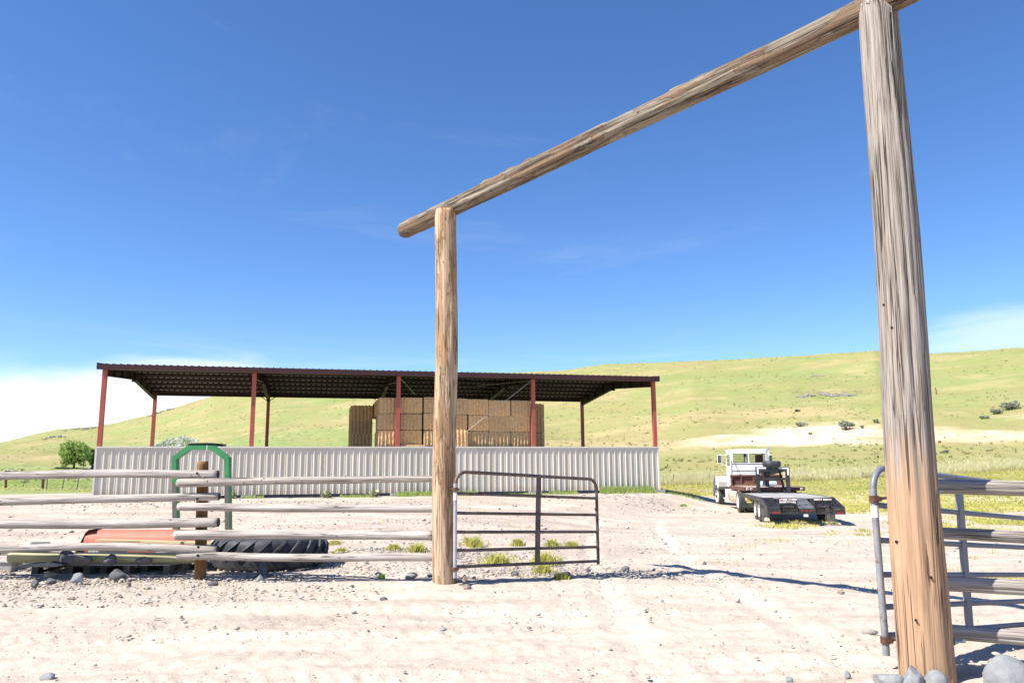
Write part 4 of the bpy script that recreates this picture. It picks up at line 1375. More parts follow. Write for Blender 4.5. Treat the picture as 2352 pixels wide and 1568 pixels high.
# ------------------------------------------------------------------ hay bales, each a thing
hay_meshes = []
for k in range(6):
    wx, wy, wz = 0.99, 2.35, 0.725
    rs = np.random.RandomState(200 + k)
    nx, nz_, ny = 30, 16, 14
    V, Q = [], []

    def hay_face(o, u, v, nu, nv, n):
        b0 = len(V)
        for i in range(nu + 1):
            for j in range(nv + 1):
                V.append((np.array(o) + np.array(u) * i / nu + np.array(v) * j / nv, n))
        for i in range(nu):
            for j in range(nv):
                q = b0 + i * (nv + 1) + j
                Q.append((q, q + nv + 1, q + nv + 2, q + 1))
    X, Y_, Zc = wx / 2, wy / 2, wz
    hay_face((-X, -Y_, 0), (wx, 0, 0), (0, 0, wz), nx, nz_, (0, -1, 0))
    hay_face((X, -Y_, 0), (0, wy, 0), (0, 0, wz), ny, nz_, (1, 0, 0))
    hay_face((X, Y_, 0), (-wx, 0, 0), (0, 0, wz), nx, nz_, (0, 1, 0))
    hay_face((-X, Y_, 0), (0, -wy, 0), (0, 0, wz), ny, nz_, (-1, 0, 0))
    hay_face((-X, -Y_, wz), (wx, 0, 0), (0, wy, 0), nx, ny, (0, 0, 1))
    hay_face((-X, -Y_, 0), (0, wy, 0), (wx, 0, 0), ny, nx, (0, 0, -1))
    P = np.array([v[0] for v in V])
    N = np.array([v[1] for v in V], float)
    # strings pull the bale in; rounded corners; loose straw
    string = np.cos((P[:, 0] / wx + 0.5) * 2 * math.pi * 6 + rs.uniform(0, 6))
    edge = (np.abs(P[:, 0]) / X) ** 8 + (np.abs(P[:, 1]) / Y_) ** 14 + (np.abs(P[:, 2] / wz * 2 - 1)) ** 8
    d = 0.038 * string * (np.abs(N[:, 1]) + np.abs(N[:, 2])) + 0.03 * (fbm(P[:, 0] * 9 + P[:, 1] * 5 + k * 7, P[:, 2] * 9 + P[:, 1] * 3, 3, 300 + k) - 0.5) * 2
    C = P - np.array([0, 0, wz / 2])
    shrink = 1 - 0.017 * np.clip(edge - 1, 0, 2)
    P2 = C * shrink[:, None] + N * d[:, None] * np.clip(2 - edge, 0, 1)[:, None] + np.array([0, 0, wz / 2])
    hay_meshes.append(mesh_np('hay_bale', P2, np.array(Q), [M['hay']], False))
cols = [(11.24, 12.20), (12.22, 13.17), (13.25, 14.24), (14.27, 15.25), (15.29, 16.22), (16.25, 17.27), (17.31, 18.23)]
row_z = [2.14, 2.875, 3.60]          # above the pad
row_n = ['bottom', 'middle', 'top']
tops = [0.03, 0.045, 0.06, 0.02, 0.0, -0.03, -0.02]
col_n = ['left end column', 'second column from the left', 'third column', 'fourth column by the tan gatepost',
         'fifth column', 'second column from the right', 'right end column']


def bale(x, y, z, sx, label, seed, rz=0.0, sz=1.0, sy=1.0):
    o = link('hay_bale', hay_meshes[seed % 6], None)
    o.location = shed_world((x, y, z))
    o.rotation_euler = (0, 0, SYAW + rz)
    o.scale = (sx, sy, sz)
    return tag(o, label, 'hay bale', 'hay bales stacked in the shed')


HAYF = 0.14
for c, (xa, xb) in enumerate(cols):
    for r in range(3):
        lit = 'half sunlit' if (r == 0 and c in (0, 1, 4, 5)) else 'shaded'
        dy = RS.uniform(-0.03, 0.05)
        if c == 3 and r == 0:
            dy, lit = -0.24, 'fully sunlit jutting'
        bale((xa + xb) / 2 + RS.uniform(-0.01, 0.01), HAYF + dy + 1.175, row_z[r] + tops[c] * (0.4 + 0.3 * r), (xb - xa) / 0.968,
             '%s hay bale, %s front row, %s' % (lit, row_n[r], col_n[c]), c * 3 + r, RS.uniform(-0.03, 0.03), RS.uniform(0.985, 1.02))
for r in range(3):
    bale(10.68, 4.9, row_z[r] + 0.04 - 0.05 * r, 1.07, 'dark hay bale, %s row of the set-back stack at the left' % row_n[r], r + 2)
    bale(19.15, 3.9, row_z[r] + 0.05, 1.05, 'dark hay bale, %s row of the set-back stack at the right' % row_n[r], r + 4)
bale(11.75, 3.75, row_z[2] + 0.08, 1.0, 'hay bale of the second rank peeping out behind the left end of the front stack', 3)
# loose flake of hay on the wall's inner side
fl = MB()
fl.bevbox((-0.55, -0.06, 0), (0.55, 0.30, 0.10), 0.03)
fo = fl.build('hay_flake', M['hay'])
fo.location = shed_world((12.75, 0.03, 2.13))
fo.rotation_euler = (0, 0, SYAW)
tag(fo, 'thin loose flake of hay lying along the top of the pale wall below the bales', 'hay')


# ------------------------------------------------------------------ flatbed truck and gooseneck trailer
# local frame: x to the right from the left tyre face, y forward from the trailer's rear tyre, z from the ground
TK = 0.956            # lorry size against the first survey
TP = np.array([8.64, 28.165]) * TK
TH_ = math.radians(9.02)
TZ = gz(8.9, 30.0) - 0.0


def tloc(x, y, z=0.0):
    x, y, z = x * TK, y * TK, z * TK
    return (TP[0] + math.cos(TH_) * x + math.sin(TH_) * y, TP[1] - math.sin(TH_) * x + math.cos(TH_) * y, TZ + z)


TO, KO = (1.2, 1.0, 0.0), (1.2, 9.5, 0.0)
trailer = empty('gooseneck_trailer', tloc(*TO), 'black gooseneck flatbed trailer with grey plank deck and folded ramps on its sloping tail', 'trailer', -TH_)
JACK = math.radians(2.2)
_hx, _hy, _ = tloc(1.26, 6.7)
_kx, _ky, _kz = tloc(*KO)
_kx, _ky = _hx + math.cos(JACK) * (_kx - _hx) - math.sin(JACK) * (_ky - _hy), _hy + math.sin(JACK) * (_kx - _hx) + math.cos(JACK) * (_ky - _hy)
truck = empty('flatbed_truck', (_kx, _ky, _kz), 'white cab flatbed truck with rust-brown bed seen from behind, towing the black trailer', 'truck', -TH_ + JACK)
trailer.scale = truck.scale = (TK, TK, TK)


def part(mb_, name, mat, par, auto=None, fix=True):
    off = TO if par is trailer or par.parent is trailer else KO
    return mb_.build(name, mat, par, off, auto=auto, fix=fix)


def wheel(par, x0, x1, y, r, rim_r, side=-1, name='wheel', rimm=None, hub_dark=False):
    """tyre between x0 and x1 with a rim on the outer side"""
    t = MB()
    w = x1 - x0
    xm = (x0 + x1) / 2
    prof = [(-w / 2 * .80, rim_r), (-w / 2 * .96, rim_r + (r - rim_r) * .35), (-w / 2, rim_r + (r - rim_r) * .62), (-w / 2 * .9, r * .965), (-w / 2 * .72, r * .995),
            (-w * .20, r), (-w * .19, r * .975), (-w * .15, r * .975), (-w * .14, r), (w * .14, r), (w * .15, r * .975), (w * .19, r * .975), (w * .20, r),
            (w / 2 * .72, r * .995), (w / 2 * .9, r * .965), (w / 2, rim_r + (r - rim_r) * .62), (w / 2 * .96, rim_r + (r - rim_r) * .35), (w / 2 * .80, rim_r)]
    t.lathe(prof, (xm, y, r), 0, 36, caps=False)
    whl = part(t, name, M['rubber'], par, 35)
    rm = MB()
    xo = x0 if side < 0 else x1
    s = 1 if side < 0 else -1
    rp = [(0.004, rim_r * 1.02), (0.0, rim_r * .97), (0.03, rim_r * .88), (0.085, rim_r * .80), (0.09, rim_r * .45), (0.03, rim_r * .40), (0.02, rim_r * .30), (0.0, rim_r * .27), (-0.01, 0.02)]
    vs = [(xo + s * h, rr) for h, rr in rp]
    rm.lathe([(v[0] - xm, v[1]) for v in vs], (xm, y, r), 0, 28, caps=False)
    rm.lathe([(xo + s * 0.10 - xm, rim_r * 1.0), (xo + s * 0.102 - xm, 0.02)], (xm, y, r), 0, 20)
    for k in range(8):
        a = k * math.pi / 4
        rm.tube([(xo + s * 0.09, y + rim_r * .62 * math.cos(a), r + rim_r * .62 * math.sin(a)), (xo + s * 0.075, y + rim_r * .62 * math.cos(a), r + rim_r * .62 * math.sin(a))], 0.015, 6)
    off = TO if par is trailer else KO
    rm.build('rim', rimm or M['rim_white'], whl, off, auto=35)
    if hub_dark:
        hb = MB()
        hb.lathe([(-0.05, .07), (-0.02, .07), (0.0, .06)] if side < 0 else [(-.0, .06), (.02, .07), (.05, .07)], (xo + s * .0, y, r), 0, 12)
        hb.build('hub', M['rust'], whl, off, auto=35)
    return whl


# --- trailer
DZ = 0.85
mb = MB()
x = 0.06
while x < 2.32:
    mb.box((x, -0.42, DZ - 0.045), (min(x + 0.192, 2.36), 4.56, DZ + random.uniform(-0.004, 0.004)))
    x += 0.20
part(mb, 'deck', M['deck'], trailer)
mb = MB()
mb.box((0.0, -0.44, DZ - 0.15), (0.055, 4.62, DZ + 0.005))
mb.box((2.37, -0.44, DZ - 0.15), (2.425, 4.62, DZ + 0.005))
mb.box((0.055, 4.57, DZ - 0.15), (2.37, 4.62, DZ + 0.005))
for xx in (0.62, 1.66):
    mb.box((xx, -0.40, DZ - 0.36), (xx + 0.10, 4.8, DZ - 0.05))
for yy in np.arange(0.0, 4.5, 0.6):
    mb.box((0.055, yy, DZ - 0.14), (2.37, yy + 0.05, DZ - 0.05))
part(mb, 'deck_frame', M['black_rust'], trailer)
# sloping dovetail
ya, za, yb, zb = -0.44, DZ, -1.88, 0.56


def tail_pt(t, up=0.0):
    return (ya + (yb - ya) * t, za + (zb - za) * t + up)


for (xa, xb) in ((0.05, 0.41), (2.06, 2.38)):
    mb = MB()
    vs = []
    for t in (0.02, 1.0):
        for up_ in (0.0, -0.04):
            y_, z_ = tail_pt(t, up_)
            vs += [(xa, y_, z_), (xb, y_, z_)]
    mb.add(vs, [(0, 1, 5, 4), (2, 6, 7, 3), (0, 4, 6, 2), (1, 3, 7, 5), (4, 5, 7, 6), (0, 2, 3, 1)])
    for t in np.arange(0.1, 0.98, 0.11):           # tread bars
        y_, z_ = tail_pt(t)
        mb.box((xa + 0.02, y_ - 0.012, z_), (xb - 0.02, y_ + 0.012, z_ + 0.022))
    part(mb, 'tail_tread', M['black'], trailer)
mb = MB()
vs = []
for t in (0.02, 1.0):
    for up_ in (-0.02, -0.05):
        y_, z_ = tail_pt(t, up_)
        vs += [(1.01, y_, z_), (1.50, y_, z_)]
mb.add(vs, [(0, 1, 5, 4), (2, 6, 7, 3), (0, 4, 6, 2), (1, 3, 7, 5), (4, 5, 7, 6), (0, 2, 3, 1)])
part(mb, 'tail_plate', M['plate'], trailer)
mb = MB()
for xa in (0.0, 2.38):
    vs = []
    for t in (0.0, 1.0):
        for up_ in (0.02, -0.16):
            y_, z_ = tail_pt(t, up_)
            vs += [(xa, y_, z_), (xa + 0.045, y_, z_)]
    mb.add(vs, [(0, 1, 5, 4), (2, 6, 7, 3), (0, 4, 6, 2), (1, 3, 7, 5), (4, 5, 7, 6), (0, 2, 3, 1)])
mb.box((0.0, yb - 0.03, 0.36), (2.425, yb + 0.02, 0.42))
mb.box((1.0, yb - 0.045, 0.36), (1.51, yb - 0.03, 0.545))
part(mb, 'tail_frame', M['black'], trailer)
for (xa, xb) in ((0.03, 0.42), (2.05, 2.40)):
    mb = MB()
    mb.box((xa, yb - 0.06, 0.36), (xb, yb + 0.0, 0.50))
    mb.box((xa, yb - 0.075, 0.49), (xb, yb - 0.03, 0.515))
    mb.box((xa + 0.02, yb - 0.07, 0.535), (xb - 0.02, yb - 0.03, 0.555))
    part(mb, 'corner_bumper', M['black_rust'], trailer)
    mb = MB()
    mb.box((xa + 0.10, yb - 0.068, 0.385), (xb - 0.05, yb - 0.0605, 0.43))
    part(mb, 'tail_light', M['red_lens'], trailer)
for xx in (1.10, 1.23, 1.36):
    mb = MB()
    mb.lathe([(-0.012, 0.034), (0.0, 0.036), (0.004, 0.03)], (xx, yb - 0.047, 0.47), 1, 14)
    part(mb, 'marker_light', M['red_lens'], trailer, 40)
mb = MB()
mb.box((1.12, yb - 0.062, 0.285), (1.26, yb - 0.055, 0.36))
part(mb, 'number_plate', M['tape_white'], trailer)
# folded ramps standing up on the tail
for n_, xa in ((0, 0.43), (1, 1.53)):
    xb = xa + 0.57
    rp = MB()
    yt, zt = -0.95, 0.80
    lean = Vector((0, -0.74, -0.40))
    p_top = Vector((0, yt, zt))

    def rpt(xx, s, n_off=0.0):
        nrm_ = Vector((0, -0.40, 0.74)).normalized()
        v_ = p_top + lean * s + nrm_ * n_off
        return (xx, v_.y, v_.z)

    def rbox(xa_, xb_, s0_, s1_, n0, n1):
        vs_ = [rpt(xa_, s0_, n0), rpt(xb_, s0_, n0), rpt(xb_, s1_, n0), rpt(xa_, s1_, n0), rpt(xa_, s0_, n1), rpt(xb_, s0_, n1), rpt(xb_, s1_, n1), rpt(xa_, s1_, n1)]
        return vs_, [(0, 3, 2, 1), (4, 5, 6, 7), (0, 1, 5, 4), (1, 2, 6, 5), (2, 3, 7, 6), (3, 0, 4, 7)]
    # upright folded frame: back plate with legs
    y0 = -1.55
    rp.box((xa, y0, 0.60), (xb, y0 + 0.03, 0.86))
    for xx in (xa, xb - 0.035):
        rp.box((xx, y0 - 0.05, 0.33), (xx + 0.035, y0 + 0.0, 0.87))
        rp.add(*rbox(xx, xx + 0.035, 0.05, 1.1, 0.0, 0.05))
    rp.box((xa + 0.27, y0 - 0.03, 0.5), (xa + 0.295, y0, 0.86))
    rp.tube([(xa, y0 - 0.16, 0.47), (xb, y0 - 0.16, 0.47)], 0.012, 6)
    rp.tube([(xa, y0 - 0.10, 0.42), (xb, y0 - 0.10, 0.42)], 0.014, 6)
    for xx in (xa + .1, xb - .12):
        rp.box((xx, y0 - 0.16, 0.41), (xx + 0.02, y0 - 0.08, 0.50))
    ramp = part(rp, 'ramp', M['black'], trailer)
    for (ra, rb_) in ((xa + 0.12, xa + 0.275), (xa + 0.29, xb - 0.12)):
        rl = MB()
        rl.tube([(ra, y0 - 0.06, 0.575), (rb_, y0 - 0.06, 0.575)], 0.036, 12)
        rl.build('roller', M['black_rust'], ramp, TO, auto=40)
    for j, (ta, tb) in enumerate(((xa + 0.01, xa + 0.265), (xa + 0.30, xb - 0.01))):
        mid = (ta + tb) / 2
        tp = MB()
        tp.box((ta, y0 - 0.056, 0.80), (mid, y0 - 0.051, 0.845))
        tp.build('reflector', M['tape_red'] if n_ == 0 else M['tape_white'], ramp, TO)
        tp = MB()
        tp.box((mid, y0 - 0.056, 0.80), (tb, y0 - 0.051, 0.845))
        tp.build('reflector', M['tape_white'] if n_ == 0 else M['tape_red'], ramp, TO)
    if n_ == 0:
        cu = bpy.data.curves.new('ramp_lettering', 'FONT')
        cu.body = 'hjmtrailerTrees.org'
        cu.size = 0.098
        cu.extrude = 0.002
        cu.offset = 0.0035
        cu.materials.append(M['tape_white'])
        tmp = bpy.data.objects.new('lettering', cu)
        COL.objects.link(tmp)
        bpy.context.view_layer.update()
        lme = bpy.data.meshes.new_from_object(tmp.evaluated_get(bpy.context.evaluated_depsgraph_get()))
        bpy.data.objects.remove(tmp)
        lme.name = 'lettering'
        if not lme.materials:
            lme.materials.append(M['tape_white'])
        lt = link('lettering', lme, ramp)
        lt.rotation_euler = (math.pi / 2, 0, 0)
        lt.location = Vector((xa + 0.012, y0 - 0.054, 0.715)) - Vector(TO)
        lt.scale = (0.66, 1, 1)
# wheels, fenders, flaps
for sx, (xa, xb) in ((-1, (0.0, 0.24)), (1, (2.17, 2.41))):
    for yy in (0.06, 0.98):
        wheel(trailer, xa, xb, yy, 0.375, 0.215, sx)
for yy in (0.06, 0.98):
    mb = MB()
    mb.tube([(0.1, yy, 0.36), (2.3, yy, 0.36)], 0.06, 10)
    part(mb, 'axle', M['under'], trailer, 40)
for xa in (-0.01, 2.14):
    mb = MB()
    mb.add([(xa, -0.46, 0.66), (xa + 0.27, -0.46, 0.66), (xa + 0.27, -0.60, 0.045), (xa, -0.60, 0.045), (xa, -0.45, 0.66), (xa + 0.27, -0.45, 0.66), (xa + 0.27, -0.588, 0.045), (xa, -0.588, 0.045)],
           [(0, 1, 2, 3), (4, 7, 6, 5), (0, 4, 5, 1), (1, 5, 6, 2), (2, 6, 7, 3), (3, 7, 4, 0)])
    flp = part(mb, 'mud_flap', M['rubber'], trailer)
    if xa < 0:
        def fpt(u, v, o=0.004):
            return (xa + u, -0.46 - 0.14 * (1 - (v - 0.045) / 0.615) - o, v)
        lg = MB()
        lg.add([fpt(.08, .07), fpt(.26, .07), fpt(.26, .125), fpt(.08, .125)], [(0, 1, 2, 3)])
        lg.add([fpt(.09, .135), fpt(.14, .135), fpt(.115, .175)], [(0, 1, 2)])
        lg.add([fpt(.12, .15), fpt(.20, .145), fpt(.16, .20)], [(0, 1, 2)])
        lg.add([fpt(.185, .14), fpt(.25, .135), fpt(.215, .175)], [(0, 1, 2)])
        lg.build('mountain_emblem', M['cream'], flp, TO)
for xa in (-0.005, 2.19):
    mb = MB()
    mb.prism([(1.45, 0.50), (1.30, 0.74), (0.98, 0.80), (0.06, 0.80), (-0.30, 0.72), (-0.44, 0.62), (-0.44, 0.64), (-0.31, 0.745), (0.05, 0.825), (0.99, 0.825), (1.32, 0.765), (1.48, 0.51)], xa, xa + 0.24, 0)
    part(mb, 'fender', M['black_rust'], trailer)
# gooseneck
mb = MB()
GY = 4.66
for xx in (0.62, 1.80):
    mb.box((xx, GY, 0.80), (xx + 0.15, GY + 0.15, 1.86), bev=0.01)
mb.box((0.62, GY - 0.02, 1.72), (1.95, GY + 0.17, 1.90), bev=0.01)
mb.box((0.77, GY + 0.02, 1.37), (1.80, GY + 0.12, 1.46))
mb.box((0.40, GY - 0.06, 0.80), (2.10, GY + 0.24, 0.90))
for xx in (0.66, 1.76):
    mb.add([(xx, GY + .12, 1.88), (xx + .12, GY + .12, 1.88), (xx + .12, GY + .12, 1.74), (xx, GY + .12, 1.74), (1.18, 6.62, 1.66), (1.34, 6.62, 1.66), (1.34, 6.62, 1.50), (1.18, 6.62, 1.50)],
           [(0, 1, 2, 3), (4, 7, 6, 5), (0, 4, 5, 1), (1, 5, 6, 2), (2, 6, 7, 3), (3, 7, 4, 0)])
xx = 1.70
mb.add([(xx, GY + .2, 0.9), (xx + .08, GY + .2, 0.9), (xx + .08, GY + .28, 0.9), (xx, GY + .28, 0.9), (xx - .10, GY + .5, 1.76), (xx - .02, GY + .5, 1.76), (xx - .02, GY + .58, 1.76), (xx - .10, GY + .58, 1.76)],
       [(0, 3, 2, 1), (4, 5, 6, 7), (0, 1, 5, 4), (1, 2, 6, 5), (2, 3, 7, 6), (3, 0, 4, 7)])
part(mb, 'gooseneck_frame', M['black'], trailer)
mb = MB()
mb.tube([(1.26, 6.7, 1.62), (1.26, 6.7, 1.14)], 0.085, 14)
part(mb, 'coupler', M['black'], trailer, 40)
mb = MB()
mb.tube([(1.10, 5.00, 1.80), (1.10, 5.00, 1.50), (1.10, 5.0, 1.48), (1.10, 5.00, 1.10)], [0.14, 0.14, 0.08, 0.08], 14)
part(mb, 'jack_leg', M['black'], trailer, 40)
for (a, c) in (((0.66, 4.628, 1.83), (1.02, 4.638, 1.88)), ((0.66, 4.628, 1.62), (0.72, 4.638, 1.83)), ((1.53, 4.628, 1.82), (1.91, 4.638, 1.87)), ((1.85, 4.628, 1.57), (1.91, 4.638, 1.82))):
    mb = MB()
    mb.box(a, c)
    part(mb, 'reflector', M['tape_white'], trailer)
# landing jack and tool tray between the frame legs
mb = MB()
mb.box((0.55, 4.25, 0.22), (1.9, 4.40, 0.60))
part(mb, 'tool_box', M['under'], trailer)
mb = MB()
mb.box((0.45, -1.2, 0.40), (1.95, -1.1, 0.62))
part(mb, 'cross_member', M['under'], trailer)

# --- spare tyre lying on the gooseneck
sp = empty('spare_tyre', tloc(1.28, 4.80, 1.905), 'spare tyre lying flat on top of the black trailer gooseneck', 'tyre', 0)
sp.scale = (TK, TK, TK)
mb = MB()
prof = [(0.03, 0.20), (0.0, 0.27), (0.015, 0.335), (0.06, 0.362), (0.12, 0.366), (0.18, 0.362), (0.225, 0.335), (0.24, 0.27), (0.21, 0.20)]
vs, fs = [], []
n = 36
for (h, r) in prof:
    for k in range(n):
        a = 2 * math.pi * k / n
        vs.append((r * math.cos(a), r * math.sin(a), h))
for i in range(len(prof)):
    i2 = (i + 1) % len(prof)
    for k in range(n):
        k2 = (k + 1) % n
        fs.append((i * n + k, i * n + k2, i2 * n + k2, i2 * n + k))
mb.add(vs, fs)
mb.build('tyre', M['rubber_blue'], sp, auto=40)
mb = MB()
mb.lathe([(0.03, 0.205), (0.19, 0.205), (0.17, 0.10), (0.165, 0.03)], (0, 0, 0), 2, 24)
mb.build('rim', M['rim_white'], sp, auto=35)

# --- truck bed
mb = MB()
mb.box((0.12, 4.95, 1.04), (2.46, 8.95, 1.075))
part(mb, 'bed_boards', M['bed_wood'], truck)
mb = MB()
mb.box((0.10, 4.92, 0.93), (2.48, 4.98, 1.07))
mb.box((0.08, 4.92, 0.93), (0.14, 8.98, 1.085))
mb.box((2.44, 4.92, 0.93), (2.50, 8.98, 1.085))
for yy in np.arange(5.3, 9.0, 0.55):
    mb.box((0.14, yy, 0.92), (2.44, yy + 0.06, 1.04))
part(mb, 'bed_frame', M['bed_brown'], truck)
for xx in (0.20, 0.36, 2.36):
    mb = MB()
    mb.lathe([(-0.012, 0.045), (0.0, 0.05), (0.01, 0.045)], (xx, 4.915, 1.0), 1, 14)
    tl_ = part(mb, 'tail_light', M['tape_white'], truck, 40)
    mb = MB()
    mb.lathe([(-0.02, 0.026), (-0.013, 0.03)], (xx, 4.915, 1.0), 1, 12)
    mb.build('lens', M['red_lens'], tl_, KO, auto=40)
# headboard: brown panel with posts, pipe rack above
mb = MB()
mb.box((0.14, 8.86, 1.08), (2.44, 8.90, 1.52))
for xx in (0.14, 0.56, 1.12, 1.68, 2.36):
    mb.box((xx, 8.78, 1.08), (xx + 0.08, 8.86, 1.52))
mb.box((0.12, 8.76, 1.50), (2.46, 8.92, 1.56))
# slanted side wings
for xx in (0.12, 2.43):
    mb.prism([(8.86, 1.08), (8.86, 1.52), (8.45, 1.085)], xx, xx + 0.03, 0)
part(mb, 'headboard', M['bed_brown'], truck)
mb = MB()
for xx in (0.20, 2.38):
    mb.tube([(xx, 8.84, 1.52), (xx + (0.03 if xx < 1 else -0.03), 8.84, 2.22 if xx < 1 else 2.05)], 0.022, 8)
for zz in (1.74, 2.04):
    mb.tube([(0.20, 8.84, zz), (2.38, 8.84, zz)], 0.022, 8)
part(mb, 'headache_rack', M['black'], truck, 40)
# --- chassis
mb = MB()
for xx in (0.80, 1.55):
    mb.box((xx, 5.2, 0.66), (xx + 0.09, 14.6, 0.90))
mb.box((0.75, 5.2, 0.62), (1.7, 5.35, 0.90))
mb.tube([(0.2, 6.30, 0.47), (2.3, 6.30, 0.47)], 0.11, 12)
mb.tube([(0.3, 13.0, 0.40), (2.1, 13.0, 0.40)], 0.07, 12)
mb.box((0.7, 9.4, 0.55), (1.75, 13.9, 0.98))
part(mb, 'chassis', M['under'], truck)
for sx, (xa, xb) in ((-1, (0.0, 0.27)), (-1, (0.31, 0.58)), (1, (1.86, 2.13)), (1, (2.17, 2.44))):
    wheel(truck, xa, xb, 6.30, 0.47, 0.285, sx)
for sx, (xa, xb) in ((-1, (0.02, 0.30)), (1, (2.12, 2.40))):
    fw = wheel(truck, xa, xb, 13.0, 0.465, 0.30, sx, hub_dark=True)
    piv = Vector(((xa + xb) / 2 - KO[0], 13.0 - KO[1], 0))
    fw.matrix_basis = Matrix.Translation(piv) @ Matrix.Rotation(math.radians(9), 4, 'Z') @ Matrix.Translation(-piv)
# mud flaps behind the drive wheels
for xa in (0.02, 1.84):
    mb = MB()
    mb.box((xa, 5.36, 0.24), (xa + 0.62, 5.375, 0.86))
    fl_ = part(mb, 'mud_flap', M['rubber'], truck)
    if xa < 1:
        lg = MB()
        cx, cz = xa + 0.33, 0.60
        hexp = [(0.20, 0.0), (0.105, 0.165), (-0.105, 0.165), (-0.20, 0.0), (-0.105, -0.165), (0.105, -0.165)]
        lg.add([(cx + a, 5.355, cz + c) for a, c in hexp], [tuple(range(6))])
        lg.build('hexagon_emblem', M['yellow'], fl_, KO)
        lg = MB()
        for zz in (0.085, -0.085):
            lg.box((cx - 0.15, 5.348, cz + zz - 0.008), (cx + 0.15, 5.352, cz + zz + 0.008))
        for (a, w_) in ((-0.09, 0.018), (-0.04, 0.018), (0.015, 0.018), (0.045, 0.03), (0.09, 0.018)):
            lg.box((cx + a, 5.348, cz - 0.055), (cx + a + w_, 5.352, cz + 0.06))
        lg.box((cx - 0.09, 5.3475, cz - 0.008), (cx - 0.025, 5.3515, cz + 0.012))
        lg.build('emblem_letters', M['black'], fl_, KO)
# fuel tank with steps
for xx, s in ((0.34, -1), (2.08, 1)):
    mb = MB()
    mb.tube([(xx, 7.15, 0.62), (xx, 7.2, 0.62), (xx, 9.3, 0.62), (xx, 9.35, 0.62)], [0.28, 0.32, 0.32, 0.28], 24)
    part(mb, 'fuel_tank', M['tank'], truck, 40)
    for yy in (7.6, 8.9):
        mb = MB()
        mb.tube([(xx, yy, 0.62), (xx, yy + 0.05, 0.62)], 0.326, 24)
        part(mb, 'tank_strap', M['chrome'], truck, 40)
mb = MB()
mb.box((0.10, 9.45, 0.40), (0.55, 11.2, 0.46))
mb.box((0.20, 9.45, 0.46), (0.55, 11.2, 0.86))
part(mb, 'step', M['truck_white'], truck)
# --- cab body shell
CW0, CW1, CY0, CY1 = 0.32, 2.08, 9.60, 11.25
cab = MB()
ZB, ZW0, ZW1, ZR = 1.0, 2.13, 2.54, 2.72
T_ = 0.05
# rear wall around two windows
wx = [(0.42, 1.07), (1.17, 1.86)]
cab.box((CW0, CY0, ZB), (CW1, CY0 + T_, ZW0))
cab.box((CW0, CY0, ZW1), (CW1, CY0 + T_, ZR - 0.04))
cab.box((CW0, CY0, ZW0), (wx[0][0], CY0 + T_, ZW1))
cab.box((wx[0][1], CY0, ZW0), (wx[1][0], CY0 + T_, ZW1))
cab.box((wx[1][1], CY0, ZW0), (CW1, CY0 + T_, ZW1))
# sides around door windows
for xa, xb in ((CW0, CW0 + T_), (CW1 - T_, CW1)):
    cab.box((xa, CY0 + T_, ZB), (xb, CY1, 1.98))
    cab.box((xa, CY0 + T_, 1.98), (xb, CY0 + 0.42, ZR - 0.04))
    cab.box((xa, CY0 + 0.42, 2.52), (xb, CY1, ZR - 0.04))
    cab.prism([(CY1, 1.98), (CY1 - 0.02, ZR - 0.04), (CY1 - 0.12, ZR - 0.04), (CY1 - 0.08, 1.98)], xa, xb, 0)
# roof, slightly crowned
cab.bevbox((CW0 - 0.015, CY0 - 0.01, ZR - 0.05), (CW1 + 0.015, CY1 + 0.03, ZR + 0.03), 0.035)
cab.box((CW0 + 0.02, CY0 + T_, ZB), (CW1 - 0.02, CY1, ZB + 0.04))
# windscreen pillars and cowl
cab.box((1.17, CY1 - 0.04, 1.9), (1.23, CY1, ZR - 0.05))
cab.box((CW0, CY1 - 0.05, ZB), (CW1, CY1, 1.95))
cab_o = part(cab, 'cab', M['truck_white'], truck)
